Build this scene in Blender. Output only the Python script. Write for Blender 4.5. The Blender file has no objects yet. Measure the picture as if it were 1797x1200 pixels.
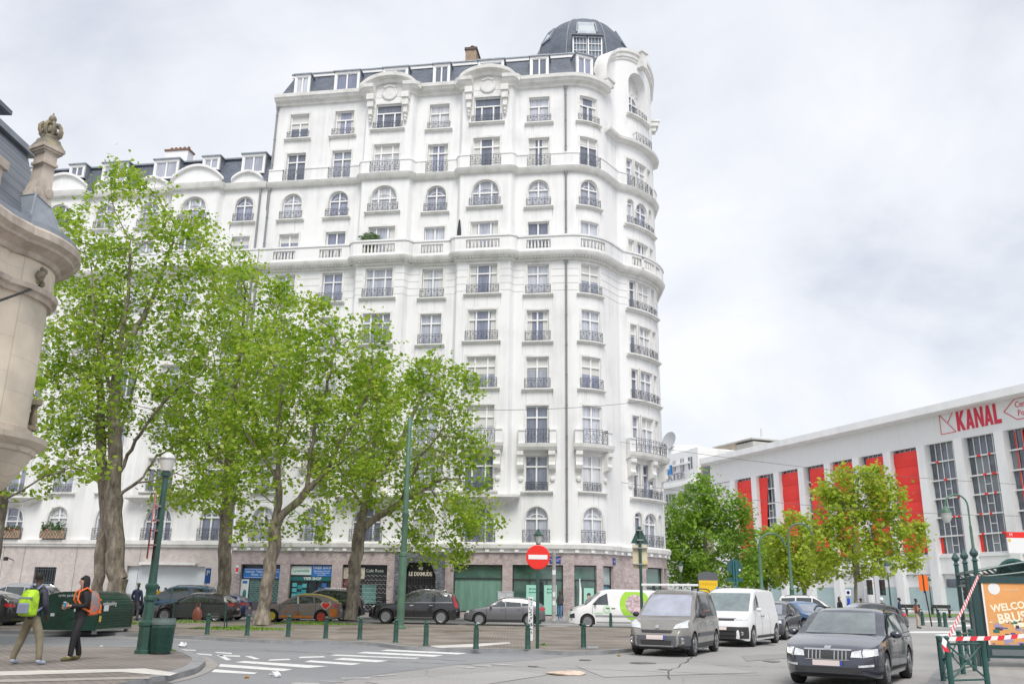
import bpy, bmesh, math, random
import numpy as np
from math import sin, cos, tan, pi, radians, sqrt, atan2, degrees, exp
from mathutils import Vector, Matrix
from mathutils.bvhtree import BVHTree
S = bpy.context.scene
C = S.collection
random.seed(7)
RNG = np.random.default_rng(11)
# ------------------------------------------------------------------ camera
FPX, PITCH, ROLL, EYE = 1530.0, radians(16.15), radians(0.86), 1.6
cam_d = bpy.data.cameras.new("camera")
cam = bpy.data.objects.new("camera", cam_d)
C.objects.link(cam)
cam_d.sensor_width = 36.0
cam_d.sensor_fit = 'HORIZONTAL'
cam_d.lens = 36.0 * FPX / 1797.0
cam_d.clip_start = 0.1
cam_d.clip_end = 3000
cam.matrix_world = Matrix.Translation((0, 0, EYE)) @ Matrix.Rotation(pi/2 + PITCH, 4, 'X') @ Matrix.Rotation(ROLL, 4, 'Z')
S.camera = cam
S.render.engine = 'CYCLES'
S.cycles.max_bounces = 6
S.cycles.transparent_max_bounces = 8
S.cycles.sample_clamp_indirect = 6.0
# ------------------------------------------------------------------ sky and sun
SUN_EL, SUN_AZ = radians(52), radians(174)      # azimuth of the sun, clockwise from +Y: behind the camera, a little left
W = bpy.data.worlds.new("World")
S.world = W
W.use_nodes = True
nt = W.node_tree
for n in list(nt.nodes):
    nt.nodes.remove(n)
def wn(t, **k):
    n = nt.nodes.new(t)
    for a, b in k.items():
        setattr(n, a, b)
    return n
out = wn('ShaderNodeOutputWorld')
bg = wn('ShaderNodeBackground')
bg.inputs['Strength'].default_value = 0.1
sky = wn('ShaderNodeTexSky', sky_type='NISHITA', sun_disc=False, sun_elevation=SUN_EL, sun_rotation=SUN_AZ)
tc = wn('ShaderNodeTexCoord')
sep = wn('ShaderNodeSeparateXYZ')
nt.links.new(tc.outputs['Generated'], sep.inputs[0])
zz = wn('ShaderNodeMath', operation='MAXIMUM'); zz.inputs[1].default_value = 0.02
nt.links.new(sep.outputs['Z'], zz.inputs[0])
za = wn('ShaderNodeMath', operation='ADD'); za.inputs[1].default_value = 0.6
nt.links.new(zz.outputs[0], za.inputs[0])
dx = wn('ShaderNodeMath', operation='DIVIDE'); dy = wn('ShaderNodeMath', operation='DIVIDE')
nt.links.new(sep.outputs['X'], dx.inputs[0]); nt.links.new(za.outputs[0], dx.inputs[1])
nt.links.new(sep.outputs['Y'], dy.inputs[0]); nt.links.new(za.outputs[0], dy.inputs[1])
cmb = wn('ShaderNodeCombineXYZ')
nt.links.new(dx.outputs[0], cmb.inputs['X']); nt.links.new(dy.outputs[0], cmb.inputs['Y'])
cmb.inputs['Z'].default_value = 4.3
n1 = wn('ShaderNodeTexNoise'); n1.inputs['Scale'].default_value = 3.0; n1.inputs['Detail'].default_value = 7; n1.inputs['Roughness'].default_value = 0.54
n1.inputs['Distortion'].default_value = 0.25
nt.links.new(cmb.outputs[0], n1.inputs['Vector'])
cr = wn('ShaderNodeValToRGB')
cr.color_ramp.elements[0].position = 0.34; cr.color_ramp.elements[0].color = (0.63, 0.665, 0.75, 1)
cr.color_ramp.elements[1].position = 0.66; cr.color_ramp.elements[1].color = (0.94, 0.95, 0.97, 1)
e = cr.color_ramp.elements.new(0.5); e.color = (0.82, 0.845, 0.90, 1)
nt.links.new(n1.outputs['Fac'], cr.inputs[0])
ml = wn('ShaderNodeVectorMath', operation='SCALE'); ml.inputs['Scale'].default_value = 6.15
nt.links.new(cr.outputs[0], ml.inputs[0])
mx = wn('ShaderNodeMix', data_type='RGBA'); mx.inputs['Factor'].default_value = 0.93
nt.links.new(sky.outputs[0], mx.inputs['A']); nt.links.new(ml.outputs[0], mx.inputs['B'])
nt.links.new(mx.outputs['Result'], bg.inputs['Color'])
nt.links.new(bg.outputs[0], out.inputs[0])
sun_d = bpy.data.lights.new("sun", 'SUN')
sun_d.energy = 1.5
sun_d.angle = radians(28)
sun_d.color = (1.0, 0.96, 0.9)
sun = bpy.data.objects.new("sun", sun_d)
C.objects.link(sun)
sd = Vector((sin(SUN_AZ)*cos(SUN_EL), cos(SUN_AZ)*cos(SUN_EL), sin(SUN_EL)))
sun.rotation_euler = sd.to_track_quat('Z', 'Y').to_euler()
sun.location = (0, -20, 60)
S.view_settings.view_transform = 'Standard'
S.view_settings.look = 'None'
S.view_settings.exposure = 0.83
S.view_settings.gamma = 1.0
# ------------------------------------------------------------------ survey helpers (camera rays -> places on the real ground / at a known distance)
def ray(px, py):
    x = px - 898.5; y = -(py - 600.0)
    c, s = cos(ROLL), sin(ROLL)
    X = x*c - y*s; Y = x*s + y*c
    cp, sp = cos(PITCH), sin(PITCH)
    return Vector((X, FPX*cp - Y*sp, FPX*sp + Y*cp))
def gnd(px, py, z=0.0):
    r = ray(px, py); t = (z - EYE)/r.z
    return Vector((r.x*t, r.y*t, z))
def at(px, py, Y):
    r = ray(px, py); t = Y/r.y
    return Vector((r.x*t, Y, EYE + r.z*t))
# plan frame of the big facade
P0 = at(950, 1043, 60.0); P0.z = 0
ANG = radians(9)
def proj(p):
    q = Vector(p) - Vector((0, 0, EYE)); cp, sp = cos(PITCH), sin(PITCH)
    yf = q.y*cp + q.z*sp; yu = -q.y*sp + q.z*cp
    a = FPX*q.x/yf; b = FPX*yu/yf; c, s = cos(ROLL), sin(ROLL)
    return a*c + b*s + 898.5, 600 - (-a*s + b*c)
def W2(u, v, z=0):      # facade plan coordinates (u right, v inward) -> world
    return Vector((P0.x + cos(ANG)*u + sin(ANG)*v, P0.y - sin(ANG)*u + cos(ANG)*v, z))
# ------------------------------------------------------------------ scene helpers
def tag(o, label=None, cat=None, group=None, kind=None):
    if label: o['label'] = label
    if cat: o['category'] = cat
    if group: o['group'] = group
    if kind: o['kind'] = kind
    return o
def thing(name, label, cat, loc=(0, 0, 0), rz=0.0, group=None):
    o = bpy.data.objects.new(name, None)
    o.empty_display_size = 0.3
    C.objects.link(o)
    o.location = loc
    o.rotation_euler = (0, 0, rz)
    return tag(o, label, cat, group)
def copy_tree(o, parent=None):
    c = o.copy(); C.objects.link(c)
    if parent is not None:
        c.parent = parent
    for ch in list(o.children):
        copy_tree(ch, c)
    return c
def link(name, me, parent=None, loc=None, rot=None):
    o = bpy.data.objects.new(name, me)
    C.objects.link(o)
    if parent: o.parent = parent
    if loc is not None: o.location = loc
    if rot is not None: o.rotation_euler = rot
    return o
class MB:
    def __init__(s):
        s.v = []; s.f = []; s.m = []
    def poly(s, pts, m=0):
        n = len(s.v)
        s.v += [tuple(p) for p in pts]
        s.f.append(tuple(range(n, n+len(pts)))); s.m.append(m)
        return s
    def grid(s, rows, m=0, closed=False):
        n = len(s.v); k = len(rows[0])
        for r in rows: s.v += [tuple(p) for p in r]
        for i in range(len(rows)-1):
            for j in range(k if closed else k-1):
                j2 = (j+1) % k
                s.f.append((n+i*k+j, n+i*k+j2, n+(i+1)*k+j2, n+(i+1)*k+j)); s.m.append(m)
        return s
    def box(s, x0, x1, y0, y1, z0, z1, m=0, M=None):
        p = [Vector((x, y, z)) for z in (z0, z1) for y in (y0, y1) for x in (x0, x1)]
        if M is not None: p = [M @ q for q in p]
        n = len(s.v); s.v += [tuple(q) for q in p]
        for f in ((0, 2, 3, 1), (4, 5, 7, 6), (0, 1, 5, 4), (2, 6, 7, 3), (0, 4, 6, 2), (1, 3, 7, 5)):
            s.f.append(tuple(n+i for i in f)); s.m.append(m)
        return s
    def bbox(s, x0, x1, y0, y1, z0, z1, b=0.01, m=0, M=None):
        """box with chamfered vertical and top edges (rounded look)"""
        def ring(i, z):
            return [(x0+i, y0+b+i*0, z), (x0+b+i*0, y0+i, z), (x1-b, y0+i, z), (x1-i, y0+b, z), (x1-i, y1-b, z), (x1-b, y1-i, z), (x0+b, y1-i, z), (x0+i, y1-b, z)]
        rows = [ring(0, z0), ring(0, z1-b), ring(b*0.8, z1)]
        if M is not None: rows = [[M @ Vector(q) for q in r] for r in rows]
        s.grid(rows, m, True)
        s.poly(rows[-1], m); s.poly(rows[0][::-1], m)
        return s
    def beam(s, a, b, w, h=None, m=0, up=(0, 0, 1)):
        h = w if h is None else h
        a = Vector(a); b = Vector(b); d = b-a; L = d.length
        if L < 1e-6: return s
        d.normalize(); u = Vector(up)
        if abs(d.dot(u)) > 0.98: u = Vector((0, 1, 0))
        x = d.cross(u).normalized(); z = x.cross(d)
        M = Matrix(((x.x, d.x, z.x, a.x), (x.y, d.y, z.y, a.y), (x.z, d.z, z.z, a.z), (0, 0, 0, 1)))
        return s.box(-w/2, w/2, 0, L, -h/2, h/2, m, M)
    def tube(s, pts, r, n=8, m=0, caps=True):
        pts = [Vector(p) for p in pts]
        R = r if isinstance(r, (list, tuple)) else [r]*len(pts)
        rows = []; ref = None
        for i, p in enumerate(pts):
            d = (pts[min(i+1, len(pts)-1)] - pts[max(i-1, 0)])
            if d.length < 1e-9: d = Vector((0, 0, 1))
            d.normalize()
            if ref is None:
                ref = Vector((1, 0, 0)) if abs(d.x) < 0.9 else Vector((0, 1, 0))
            x = (ref - d*ref.dot(d))
            if x.length < 1e-6: x = d.orthogonal()
            x.normalize(); y = d.cross(x); ref = x
            rows.append([p + x*R[i]*cos(2*pi*k/n) + y*R[i]*sin(2*pi*k/n) for k in range(n)])
        s.grid(rows, m, True)
        if caps:
            s.poly(rows[0][::-1], m); s.poly(rows[-1], m)
        return s
    def lathe(s, prof, n=16, c=(0, 0), m=0, a0=0.0, a1=2*pi, M=None):
        full = abs(a1-a0-2*pi) < 1e-6
        k = n if full else n+1
        rows = []
        for r, z in prof:
            rw = [Vector((c[0]+r*cos(a0+(a1-a0)*j/n), c[1]+r*sin(a0+(a1-a0)*j/n), z)) for j in range(k)]
            if M is not None: rw = [M @ q for q in rw]
            rows.append(rw)
        s.grid(rows, m, full)
        if full:
            if prof[0][0] > 1e-4: s.poly(rows[0][::-1], m)
            if prof[-1][0] > 1e-4: s.poly(rows[-1], m)
        return s
    def prism(s, pts, h, m=0, M=None):
        """2-D outline (x,y) extruded 0..h along z, then M"""
        a = [Vector((p[0], p[1], 0)) for p in pts]; b = [Vector((p[0], p[1], h)) for p in pts]
        if M is not None: a = [M @ q for q in a]; b = [M @ q for q in b]
        s.poly(a[::-1], m); s.poly(b, m); s.grid([a, b], m, True)
        return s
    def blob(s, c, r, n=8, k=6, m=0, M=None):
        rx, ry, rz = r if isinstance(r, (list, tuple)) else (r, r, r)
        rows = []
        for i in range(k+1):
            t = pi*i/k
            q = [Vector((c[0]+rx*max(sin(t), 1e-3)*cos(2*pi*j/n), c[1]+ry*max(sin(t), 1e-3)*sin(2*pi*j/n), c[2]-rz*cos(t))) for j in range(n)]
            if M is not None: q = [M @ p for p in q]
            rows.append(q)
        return s.grid(rows, m, True)
    def mesh(s, name, mats, smooth=False, ang=38):
        me = bpy.data.meshes.new(name)
        me.from_pydata([tuple(p) for p in s.v], [], s.f)
        for mt in (mats if isinstance(mats, (list, tuple)) else [mats]):
            me.materials.append(mt)
        if any(s.m): me.polygons.foreach_set('material_index', s.m)
        if smooth:
            bm = bmesh.new(); bm.from_mesh(me)
            bmesh.ops.remove_doubles(bm, verts=bm.verts, dist=0.0004)
            bm.to_mesh(me); bm.free()
            me.polygons.foreach_set('use_smooth', [True]*len(me.polygons))
            me.set_sharp_from_angle(angle=radians(ang))
        me.update()
        return me
    def build(s, name, mats, parent=None, smooth=False, loc=None, rot=None, ang=38):
        return link(name, s.mesh(name, mats, smooth, ang), parent, loc, rot)
def XZ(x=0, y=0, z=0, rz=0.0):
    """matrix standing a 2-D outline up: (x,y) -> (x,z), extrusion towards -y"""
    return Matrix.Translation((x, y, z)) @ Matrix.Rotation(rz, 4, 'Z') @ Matrix.Rotation(pi/2, 4, 'X')
_txt = {}
def text(name, body, size, m, parent=None, M=None, ext=0.01, align='CENTER', bold=0.0, sx=1.0):
    cu = bpy.data.curves.new(name, 'FONT')
    cu.body = body; cu.size = size; cu.extrude = ext; cu.align_x = align; cu.align_y = 'CENTER'
    cu.offset = bold; cu.resolution_u = 2
    o = bpy.data.objects.new(name, cu); C.objects.link(o)
    bpy.context.view_layer.update()
    dg = bpy.context.evaluated_depsgraph_get()
    me = bpy.data.meshes.new_from_object(o.evaluated_get(dg))
    bpy.data.objects.remove(o)
    me.materials.clear(); me.materials.append(m)
    T = (M or Matrix.Identity(4)) @ Matrix.Diagonal((sx, 1, 1, 1))
    me.transform(T)
    return link(name, me, parent)
# ------------------------------------------------------------------ materials
MAT = {}
def mat(name, col, rough=0.6, metal=0.0, coat=0.0, var=0.0, scale=4.0, bump=0.0, bscale=None, spec=0.5, col2=None, detail=6.0, stretch=None, contrast=(0.3, 0.7), objrand=0.0):
    if name in MAT: return MAT[name]
    m = bpy.data.materials.new(name); m.use_nodes = True
    t = m.node_tree; b = t.nodes['Principled BSDF']
    b.inputs['Base Color'].default_value = (*col, 1)
    b.inputs['Roughness'].default_value = rough
    b.inputs['Metallic'].default_value = metal
    b.inputs['Coat Weight'].default_value = coat
    b.inputs['Coat Roughness'].default_value = 0.06
    b.inputs['Specular IOR Level'].default_value = spec
    tcn = t.nodes.new('ShaderNodeTexCoord')
    src = tcn.outputs['Object']
    if stretch:
        mp = t.nodes.new('ShaderNodeMapping'); mp.inputs['Scale'].default_value = stretch
        t.links.new(src, mp.inputs['Vector']); src = mp.outputs[0]
    last = None
    if var > 0 or col2:
        n = t.nodes.new('ShaderNodeTexNoise'); n.inputs['Scale'].default_value = scale; n.inputs['Detail'].default_value = detail
        n.inputs['Roughness'].default_value = 0.62
        t.links.new(src, n.inputs['Vector'])
        r = t.nodes.new('ShaderNodeValToRGB')
        r.color_ramp.elements[0].position = contrast[0]; r.color_ramp.elements[1].position = contrast[1]
        lo = col2 if col2 else tuple(max(c*(1-var), 0) for c in col)
        hi = col if col2 else tuple(min(c*(1+var), 1) for c in col)
        r.color_ramp.elements[0].color = (*lo, 1); r.color_ramp.elements[1].color = (*hi, 1)
        t.links.new(n.outputs['Fac'], r.inputs[0])
        last = r.outputs[0]
        t.links.new(last, b.inputs['Base Color'])
    if bump > 0:
        n2 = t.nodes.new('ShaderNodeTexNoise'); n2.inputs['Scale'].default_value = bscale or scale*4; n2.inputs['Detail'].default_value = 5
        t.links.new(src, n2.inputs['Vector'])
        bp = t.nodes.new('ShaderNodeBump'); bp.inputs['Strength'].default_value = bump; bp.inputs['Distance'].default_value = 0.02
        t.links.new(n2.outputs['Fac'], bp.inputs['Height']); t.links.new(bp.outputs[0], b.inputs['Normal'])
    MAT[name] = m
    return m
def nodes(m):
    t = m.node_tree
    return t, t.nodes['Principled BSDF']
def emis(name, col, st):
    if name in MAT: return MAT[name]
    m = mat(name, col, 0.4); t, b = nodes(m)
    b.inputs['Emission Color'].default_value = (*col, 1); b.inputs['Emission Strength'].default_value = st
    return m
def brickmat(name, c1, c2, mortar, bw, bh, ms=0.02, rough=0.75, axis='XY', var=0.25, offset=0.5, bump=0.25):
    """courses of stone, slate or setts"""
    if name in MAT: return MAT[name]
    m = mat(name, c1, rough); t, b = nodes(m)
    tcn = t.nodes.new('ShaderNodeTexCoord')
    mp = t.nodes.new('ShaderNodeMapping')
    if axis == 'XZ': mp.inputs['Rotation'].default_value = (-pi/2, 0, 0)
    if axis == 'YZ': mp.inputs['Rotation'].default_value = (-pi/2, 0, -pi/2)
    t.links.new(tcn.outputs['Object'], mp.inputs['Vector'])
    br = t.nodes.new('ShaderNodeTexBrick')
    br.inputs['Color1'].default_value = (*c1, 1); br.inputs['Color2'].default_value = (*c2, 1); br.inputs['Mortar'].default_value = (*mortar, 1)
    br.inputs['Scale'].default_value = 1.0; br.inputs['Brick Width'].default_value = bw; br.inputs['Row Height'].default_value = bh
    br.inputs['Mortar Size'].default_value = ms; br.offset = offset
    t.links.new(mp.outputs[0], br.inputs['Vector'])
    n = t.nodes.new('ShaderNodeTexNoise'); n.inputs['Scale'].default_value = 0.6; n.inputs['Detail'].default_value = 8
    t.links.new(tcn.outputs['Object'], n.inputs['Vector'])
    r = t.nodes.new('ShaderNodeValToRGB')
    r.color_ramp.elements[0].position = 0.32; r.color_ramp.elements[1].position = 0.68
    r.color_ramp.elements[0].color = (1-var, 1-var, 1-var, 1); r.color_ramp.elements[1].color = (1+var*0.5, 1+var*0.5, 1+var*0.5, 1)
    t.links.new(n.outputs['Fac'], r.inputs[0])
    mm = t.nodes.new('ShaderNodeMix'); mm.data_type = 'RGBA'; mm.blend_type = 'MULTIPLY'; mm.inputs['Factor'].default_value = 1.0
    t.links.new(br.outputs['Color'], mm.inputs['A']); t.links.new(r.outputs[0], mm.inputs['B'])
    t.links.new(mm.outputs['Result'], b.inputs['Base Color'])
    bp = t.nodes.new('ShaderNodeBump'); bp.inputs['Strength'].default_value = bump; bp.inputs['Distance'].default_value = 0.02; bp.invert = True
    t.links.new(br.outputs['Fac'], bp.inputs['Height']); t.links.new(bp.outputs[0], b.inputs['Normal'])
    return m
def stucco(name, base, dirt):
    """white painted render: broad tone drift and thin vertical rain streaks"""
    m = mat(name, base, 0.75); t, b = nodes(m)
    tcn = t.nodes.new('ShaderNodeTexCoord')
    mp = t.nodes.new('ShaderNodeMapping'); mp.inputs['Scale'].default_value = (1.6, 1.6, 0.09)
    t.links.new(tcn.outputs['Object'], mp.inputs['Vector'])
    n = t.nodes.new('ShaderNodeTexNoise'); n.inputs['Scale'].default_value = 1.2; n.inputs['Detail'].default_value = 9; n.inputs['Roughness'].default_value = 0.65
    t.links.new(mp.outputs[0], n.inputs['Vector'])
    n2 = t.nodes.new('ShaderNodeTexNoise'); n2.inputs['Scale'].default_value = 0.35; n2.inputs['Detail'].default_value = 6
    t.links.new(tcn.outputs['Object'], n2.inputs['Vector'])
    ad = t.nodes.new('ShaderNodeMath'); ad.operation = 'MULTIPLY_ADD'; ad.inputs[1].default_value = 0.6
    t.links.new(n2.outputs['Fac'], ad.inputs[0]);
    m2 = t.nodes.new('ShaderNodeMath'); m2.operation = 'MULTIPLY'; m2.inputs[1].default_value = 0.55
    t.links.new(n.outputs['Fac'], m2.inputs[0]); t.links.new(m2.outputs[0], ad.inputs[2])
    r = t.nodes.new('ShaderNodeValToRGB'); r.color_ramp.elements[0].position = 0.40; r.color_ramp.elements[1].position = 0.60
    r.color_ramp.elements[0].color = (*dirt, 1); r.color_ramp.elements[1].color = (*base, 1)
    t.links.new(ad.outputs[0], r.inputs[0]); t.links.new(r.outputs[0], b.inputs['Base Color'])
    n3 = t.nodes.new('ShaderNodeTexNoise'); n3.inputs['Scale'].default_value = 30; n3.inputs['Detail'].default_value = 3
    t.links.new(tcn.outputs['Object'], n3.inputs['Vector'])
    bp = t.nodes.new('ShaderNodeBump'); bp.inputs['Strength'].default_value = 0.12; bp.inputs['Distance'].default_value = 0.01
    t.links.new(n3.outputs['Fac'], bp.inputs['Height']); t.links.new(bp.outputs[0], b.inputs['Normal'])
    return m
def glassmat(name, stops, rough=0.04):
    """window glass seen from outside by day: a dark or curtained room behind a reflecting pane, different per object"""
    m = mat(name, stops[0], rough, spec=0.9); t, b = nodes(m)
    oi = t.nodes.new('ShaderNodeObjectInfo')
    r = t.nodes.new('ShaderNodeValToRGB'); r.color_ramp.interpolation = 'CONSTANT'
    els = r.color_ramp.elements
    els[0].position = 0; els[0].color = (*stops[0], 1)
    els[1].position = 1.0/len(stops); els[1].color = (*stops[1], 1)
    for i in range(2, len(stops)):
        q = els.new(i/len(stops)); q.color = (*stops[i], 1)
    t.links.new(oi.outputs['Random'], r.inputs[0])
    tcn = t.nodes.new('ShaderNodeTexCoord')
    wv = t.nodes.new('ShaderNodeTexNoise'); wv.inputs['Scale'].default_value = 1.0; wv.inputs['Detail'].default_value = 4
    mp = t.nodes.new('ShaderNodeMapping'); mp.inputs['Scale'].default_value = (9, 9, 0.5)
    t.links.new(tcn.outputs['Object'], mp.inputs['Vector']); t.links.new(mp.outputs[0], wv.inputs['Vector'])
    mr = t.nodes.new('ShaderNodeMapRange'); mr.inputs['From Min'].default_value = 0.3; mr.inputs['From Max'].default_value = 0.7
    mr.inputs['To Min'].default_value = 0.72; mr.inputs['To Max'].default_value = 1.15
    t.links.new(wv.outputs['Fac'], mr.inputs['Value'])
    vm = t.nodes.new('ShaderNodeVectorMath'); vm.operation = 'SCALE'
    t.links.new(r.outputs[0], vm.inputs[0]); t.links.new(mr.outputs[0], vm.inputs['Scale'])
    t.links.new(vm.outputs[0], b.inputs['Base Color'])
    b.inputs['IOR'].default_value = 1.55
    b.inputs['Coat Weight'].default_value = 0.6; b.inputs['Coat Roughness'].default_value = 0.03
    return m
M_STUC = stucco('white_stucco', (0.80, 0.80, 0.80), (0.645, 0.65, 0.65))
M_TRIM = mat('pale_trim', (0.76, 0.755, 0.735), 0.75, col2=(0.60, 0.59, 0.56), scale=1.3, contrast=(0.28, 0.55))
M_FRAME = mat('white_frame', (0.82, 0.82, 0.82), 0.45)
M_IRON = mat('dark_iron', (0.07, 0.08, 0.10), 0.5)
M_SLATE = brickmat('grey_slate', (0.105, 0.125, 0.165), (0.15, 0.17, 0.21), (0.05, 0.06, 0.08), 0.32, 0.17, 0.012, 0.5, 'XZ', 0.25)
M_SLATED = brickmat('dome_slate', (0.10, 0.12, 0.155), (0.135, 0.155, 0.195), (0.06, 0.07, 0.09), 0.3, 0.2, 0.012, 0.5, 'XZ', 0.2)
M_ZINC = mat('zinc', (0.30, 0.33, 0.37), 0.45, 0.3, var=0.15, scale=2)
M_PIPE = mat('grey_downpipe', (0.23, 0.235, 0.25), 0.5, 0.3)
M_GLASS = glassmat('window_glass', [(0.13, 0.15, 0.20), (0.32, 0.34, 0.41), (0.19, 0.21, 0.30), (0.52, 0.54, 0.60), (0.15, 0.17, 0.23), (0.40, 0.42, 0.49), (0.27, 0.29, 0.40), (0.58, 0.59, 0.62)])
M_BRICKC = mat('chimney_brick', (0.33, 0.24, 0.17), 0.8, var=0.3, scale=3, bump=0.3)
M_GREEN = mat('street_green_paint', (0.022, 0.075, 0.058), 0.38, coat=0.25, var=0.25, scale=3)
M_BLACK = mat('black_plastic', (0.018, 0.018, 0.02), 0.45)
M_WHITE = mat('white_paint', (0.8, 0.8, 0.8), 0.4)
M_RED = mat('sign_red', (0.78, 0.025, 0.015), 0.35)
M_STEEL = mat('galvanised_steel', (0.42, 0.43, 0.44), 0.4, 0.7, var=0.15, scale=6)
# ================================================================== ground, carriageways, pavements, markings
def asphalt(name, c, tint):
    m = mat(name, c, 0.88); t, b = nodes(m)
    tcn = t.nodes.new('ShaderNodeTexCoord')
    n = t.nodes.new('ShaderNodeTexNoise'); n.inputs['Scale'].default_value = 0.16; n.inputs['Detail'].default_value = 9; n.inputs['Roughness'].default_value = 0.6
    t.links.new(tcn.outputs['Object'], n.inputs['Vector'])
    r = t.nodes.new('ShaderNodeValToRGB'); r.color_ramp.elements[0].position = 0.33; r.color_ramp.elements[1].position = 0.66
    r.color_ramp.elements[0].color = (*[q*0.86 for q in c], 1); r.color_ramp.elements[1].color = (*tint, 1)
    t.links.new(n.outputs['Fac'], r.inputs[0])
    n2 = t.nodes.new('ShaderNodeTexNoise'); n2.inputs['Scale'].default_value = 14; n2.inputs['Detail'].default_value = 8; n2.inputs['Roughness'].default_value = 0.8
    t.links.new(tcn.outputs['Object'], n2.inputs['Vector'])
    mr = t.nodes.new('ShaderNodeMapRange'); mr.inputs['From Min'].default_value = 0.3; mr.inputs['From Max'].default_value = 0.7; mr.inputs['To Min'].default_value = 0.84; mr.inputs['To Max'].default_value = 1.14
    t.links.new(n2.outputs['Fac'], mr.inputs['Value'])
    vo = t.nodes.new('ShaderNodeTexVoronoi'); vo.feature = 'DISTANCE_TO_EDGE'; vo.inputs['Scale'].default_value = 0.22
    mpv = t.nodes.new('ShaderNodeVectorMath'); mpv.operation = 'ADD'
    t.links.new(tcn.outputs['Object'], mpv.inputs[0]); t.links.new(n.outputs['Color'], mpv.inputs[1]); t.links.new(mpv.outputs[0], vo.inputs['Vector'])
    ck = t.nodes.new('ShaderNodeMapRange'); ck.inputs['From Min'].default_value = 0.0; ck.inputs['From Max'].default_value = 0.006; ck.inputs['To Min'].default_value = 0.8; ck.inputs['To Max'].default_value = 1.0
    t.links.new(vo.outputs['Distance'], ck.inputs['Value'])
    mu = t.nodes.new('ShaderNodeMath'); mu.operation = 'MULTIPLY'
    t.links.new(mr.outputs[0], mu.inputs[0]); t.links.new(ck.outputs[0], mu.inputs[1])
    vm = t.nodes.new('ShaderNodeVectorMath'); vm.operation = 'SCALE'
    t.links.new(r.outputs[0], vm.inputs[0]); t.links.new(mu.outputs[0], vm.inputs['Scale']); t.links.new(vm.outputs[0], b.inputs['Base Color'])
    n3 = t.nodes.new('ShaderNodeTexNoise'); n3.inputs['Scale'].default_value = 90; n3.inputs['Detail'].default_value = 3
    t.links.new(tcn.outputs['Object'], n3.inputs['Vector'])
    bp = t.nodes.new('ShaderNodeBump'); bp.inputs['Strength'].default_value = 0.3; bp.inputs['Distance'].default_value = 0.01
    t.links.new(n3.outputs['Fac'], bp.inputs['Height']); t.links.new(bp.outputs[0], b.inputs['Normal'])
    return m
M_ASPH = asphalt('asphalt', (0.33, 0.323, 0.315), (0.375, 0.365, 0.355))
M_ASPH2 = asphalt('lane_asphalt', (0.25, 0.255, 0.27), (0.295, 0.297, 0.305))
M_SETT = brickmat('brown_setts', (0.31, 0.265, 0.225), (0.255, 0.22, 0.19), (0.17, 0.15, 0.13), 0.22, 0.14, 0.016, 0.85, 'XY', 0.4, 0.5, 0.35)
M_PINK = brickmat('pinkish_setts', (0.305, 0.265, 0.245), (0.25, 0.22, 0.205), (0.15, 0.14, 0.13), 0.24, 0.16, 0.018, 0.85, 'XY', 0.3, 0.5, 0.4)
M_SLAB = brickmat('pavement_slabs', (0.35, 0.335, 0.32), (0.31, 0.30, 0.285), (0.20, 0.19, 0.18), 0.4, 0.4, 0.012, 0.85, 'XY', 0.2, 0.5, 0.2)
M_KERB = mat('bluestone_kerb', (0.27, 0.275, 0.285), 0.75, var=0.22, scale=2.5, bump=0.2)
M_LINE = mat('road_paint', (0.74, 0.74, 0.73), 0.7, col2=(0.42, 0.42, 0.42), scale=5, contrast=(0.30, 0.46), detail=8)
M_WORN = mat('worn_paint', (0.55, 0.55, 0.55), 0.8, col2=(0.30, 0.30, 0.30), scale=4, contrast=(0.38, 0.6), detail=9)
M_PALE = mat('pale_paving_stone', (0.60, 0.58, 0.54), 0.8, var=0.14, scale=2.0)
def sheet(name, pts, m, z, kind='structure', sub=True):
    mb = MB(); mb.poly([(p[0], p[1], z) for p in pts], 0)
    o = mb.build(name, m)
    return tag(o, kind=kind) if kind else o
def slab(name, pts, m, h, kerb=None, mk=None, kw=0.28, closed=True):
    """raised pavement: top sheet, kerb faces, and a kerbstone strip along the given edge"""
    P = [Vector((p[0], p[1])) for p in pts]
    n = len(P); mb = MB()
    mb.poly([(p.x, p.y, h) for p in P], 0)
    for i in range(n):
        a, b = P[i], P[(i+1) % n]
        mb.poly([(a.x, a.y, 0), (b.x, b.y, 0), (b.x, b.y, h), (a.x, a.y, h)], 1)
    if kerb:
        K = [P[i] for i in kerb]
        L = [];
        for i in range(len(K)):
            d = (K[min(i+1, len(K)-1)]-K[max(i-1, 0)]).normalized(); nn = Vector((-d.y, d.x))
            L.append(nn)
        ins = 1
        rows = [[(k.x, k.y, h+0.004) for k in K], [(k.x+v.x*kw, k.y+v.y*kw, h+0.004) for k, v in zip(K, L)]]
        mb.grid(rows, 1)
    o = mb.build(name, [m, mk or M_KERB])
    return tag(o, kind='structure')
def smoothline(pts, k=3):
    """Catmull-Rom through plan points"""
    P = [Vector((p[0], p[1])) for p in pts]; r = []
    for i in range(len(P)-1):
        p0, p1, p2, p3 = P[max(i-1, 0)], P[i], P[i+1], P[min(i+2, len(P)-1)]
        for j in range(k):
            t = j/k
            r.append(0.5*((2*p1)+(p2-p0)*t+(2*p0-5*p1+4*p2-p3)*t*t+(3*p1-p0-3*p2+p3)*t**3))
    r.append(P[-1]); return r
mb = MB(); mb.poly([(-900, -60, 0), (900, -60, 0), (900, 1800, 0), (-900, 1800, 0)])
tag(mb.build('road', M_ASPH), kind='structure')
G = lambda pts, z=0.0: [gnd(x, y, z) for x, y in pts]
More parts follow.
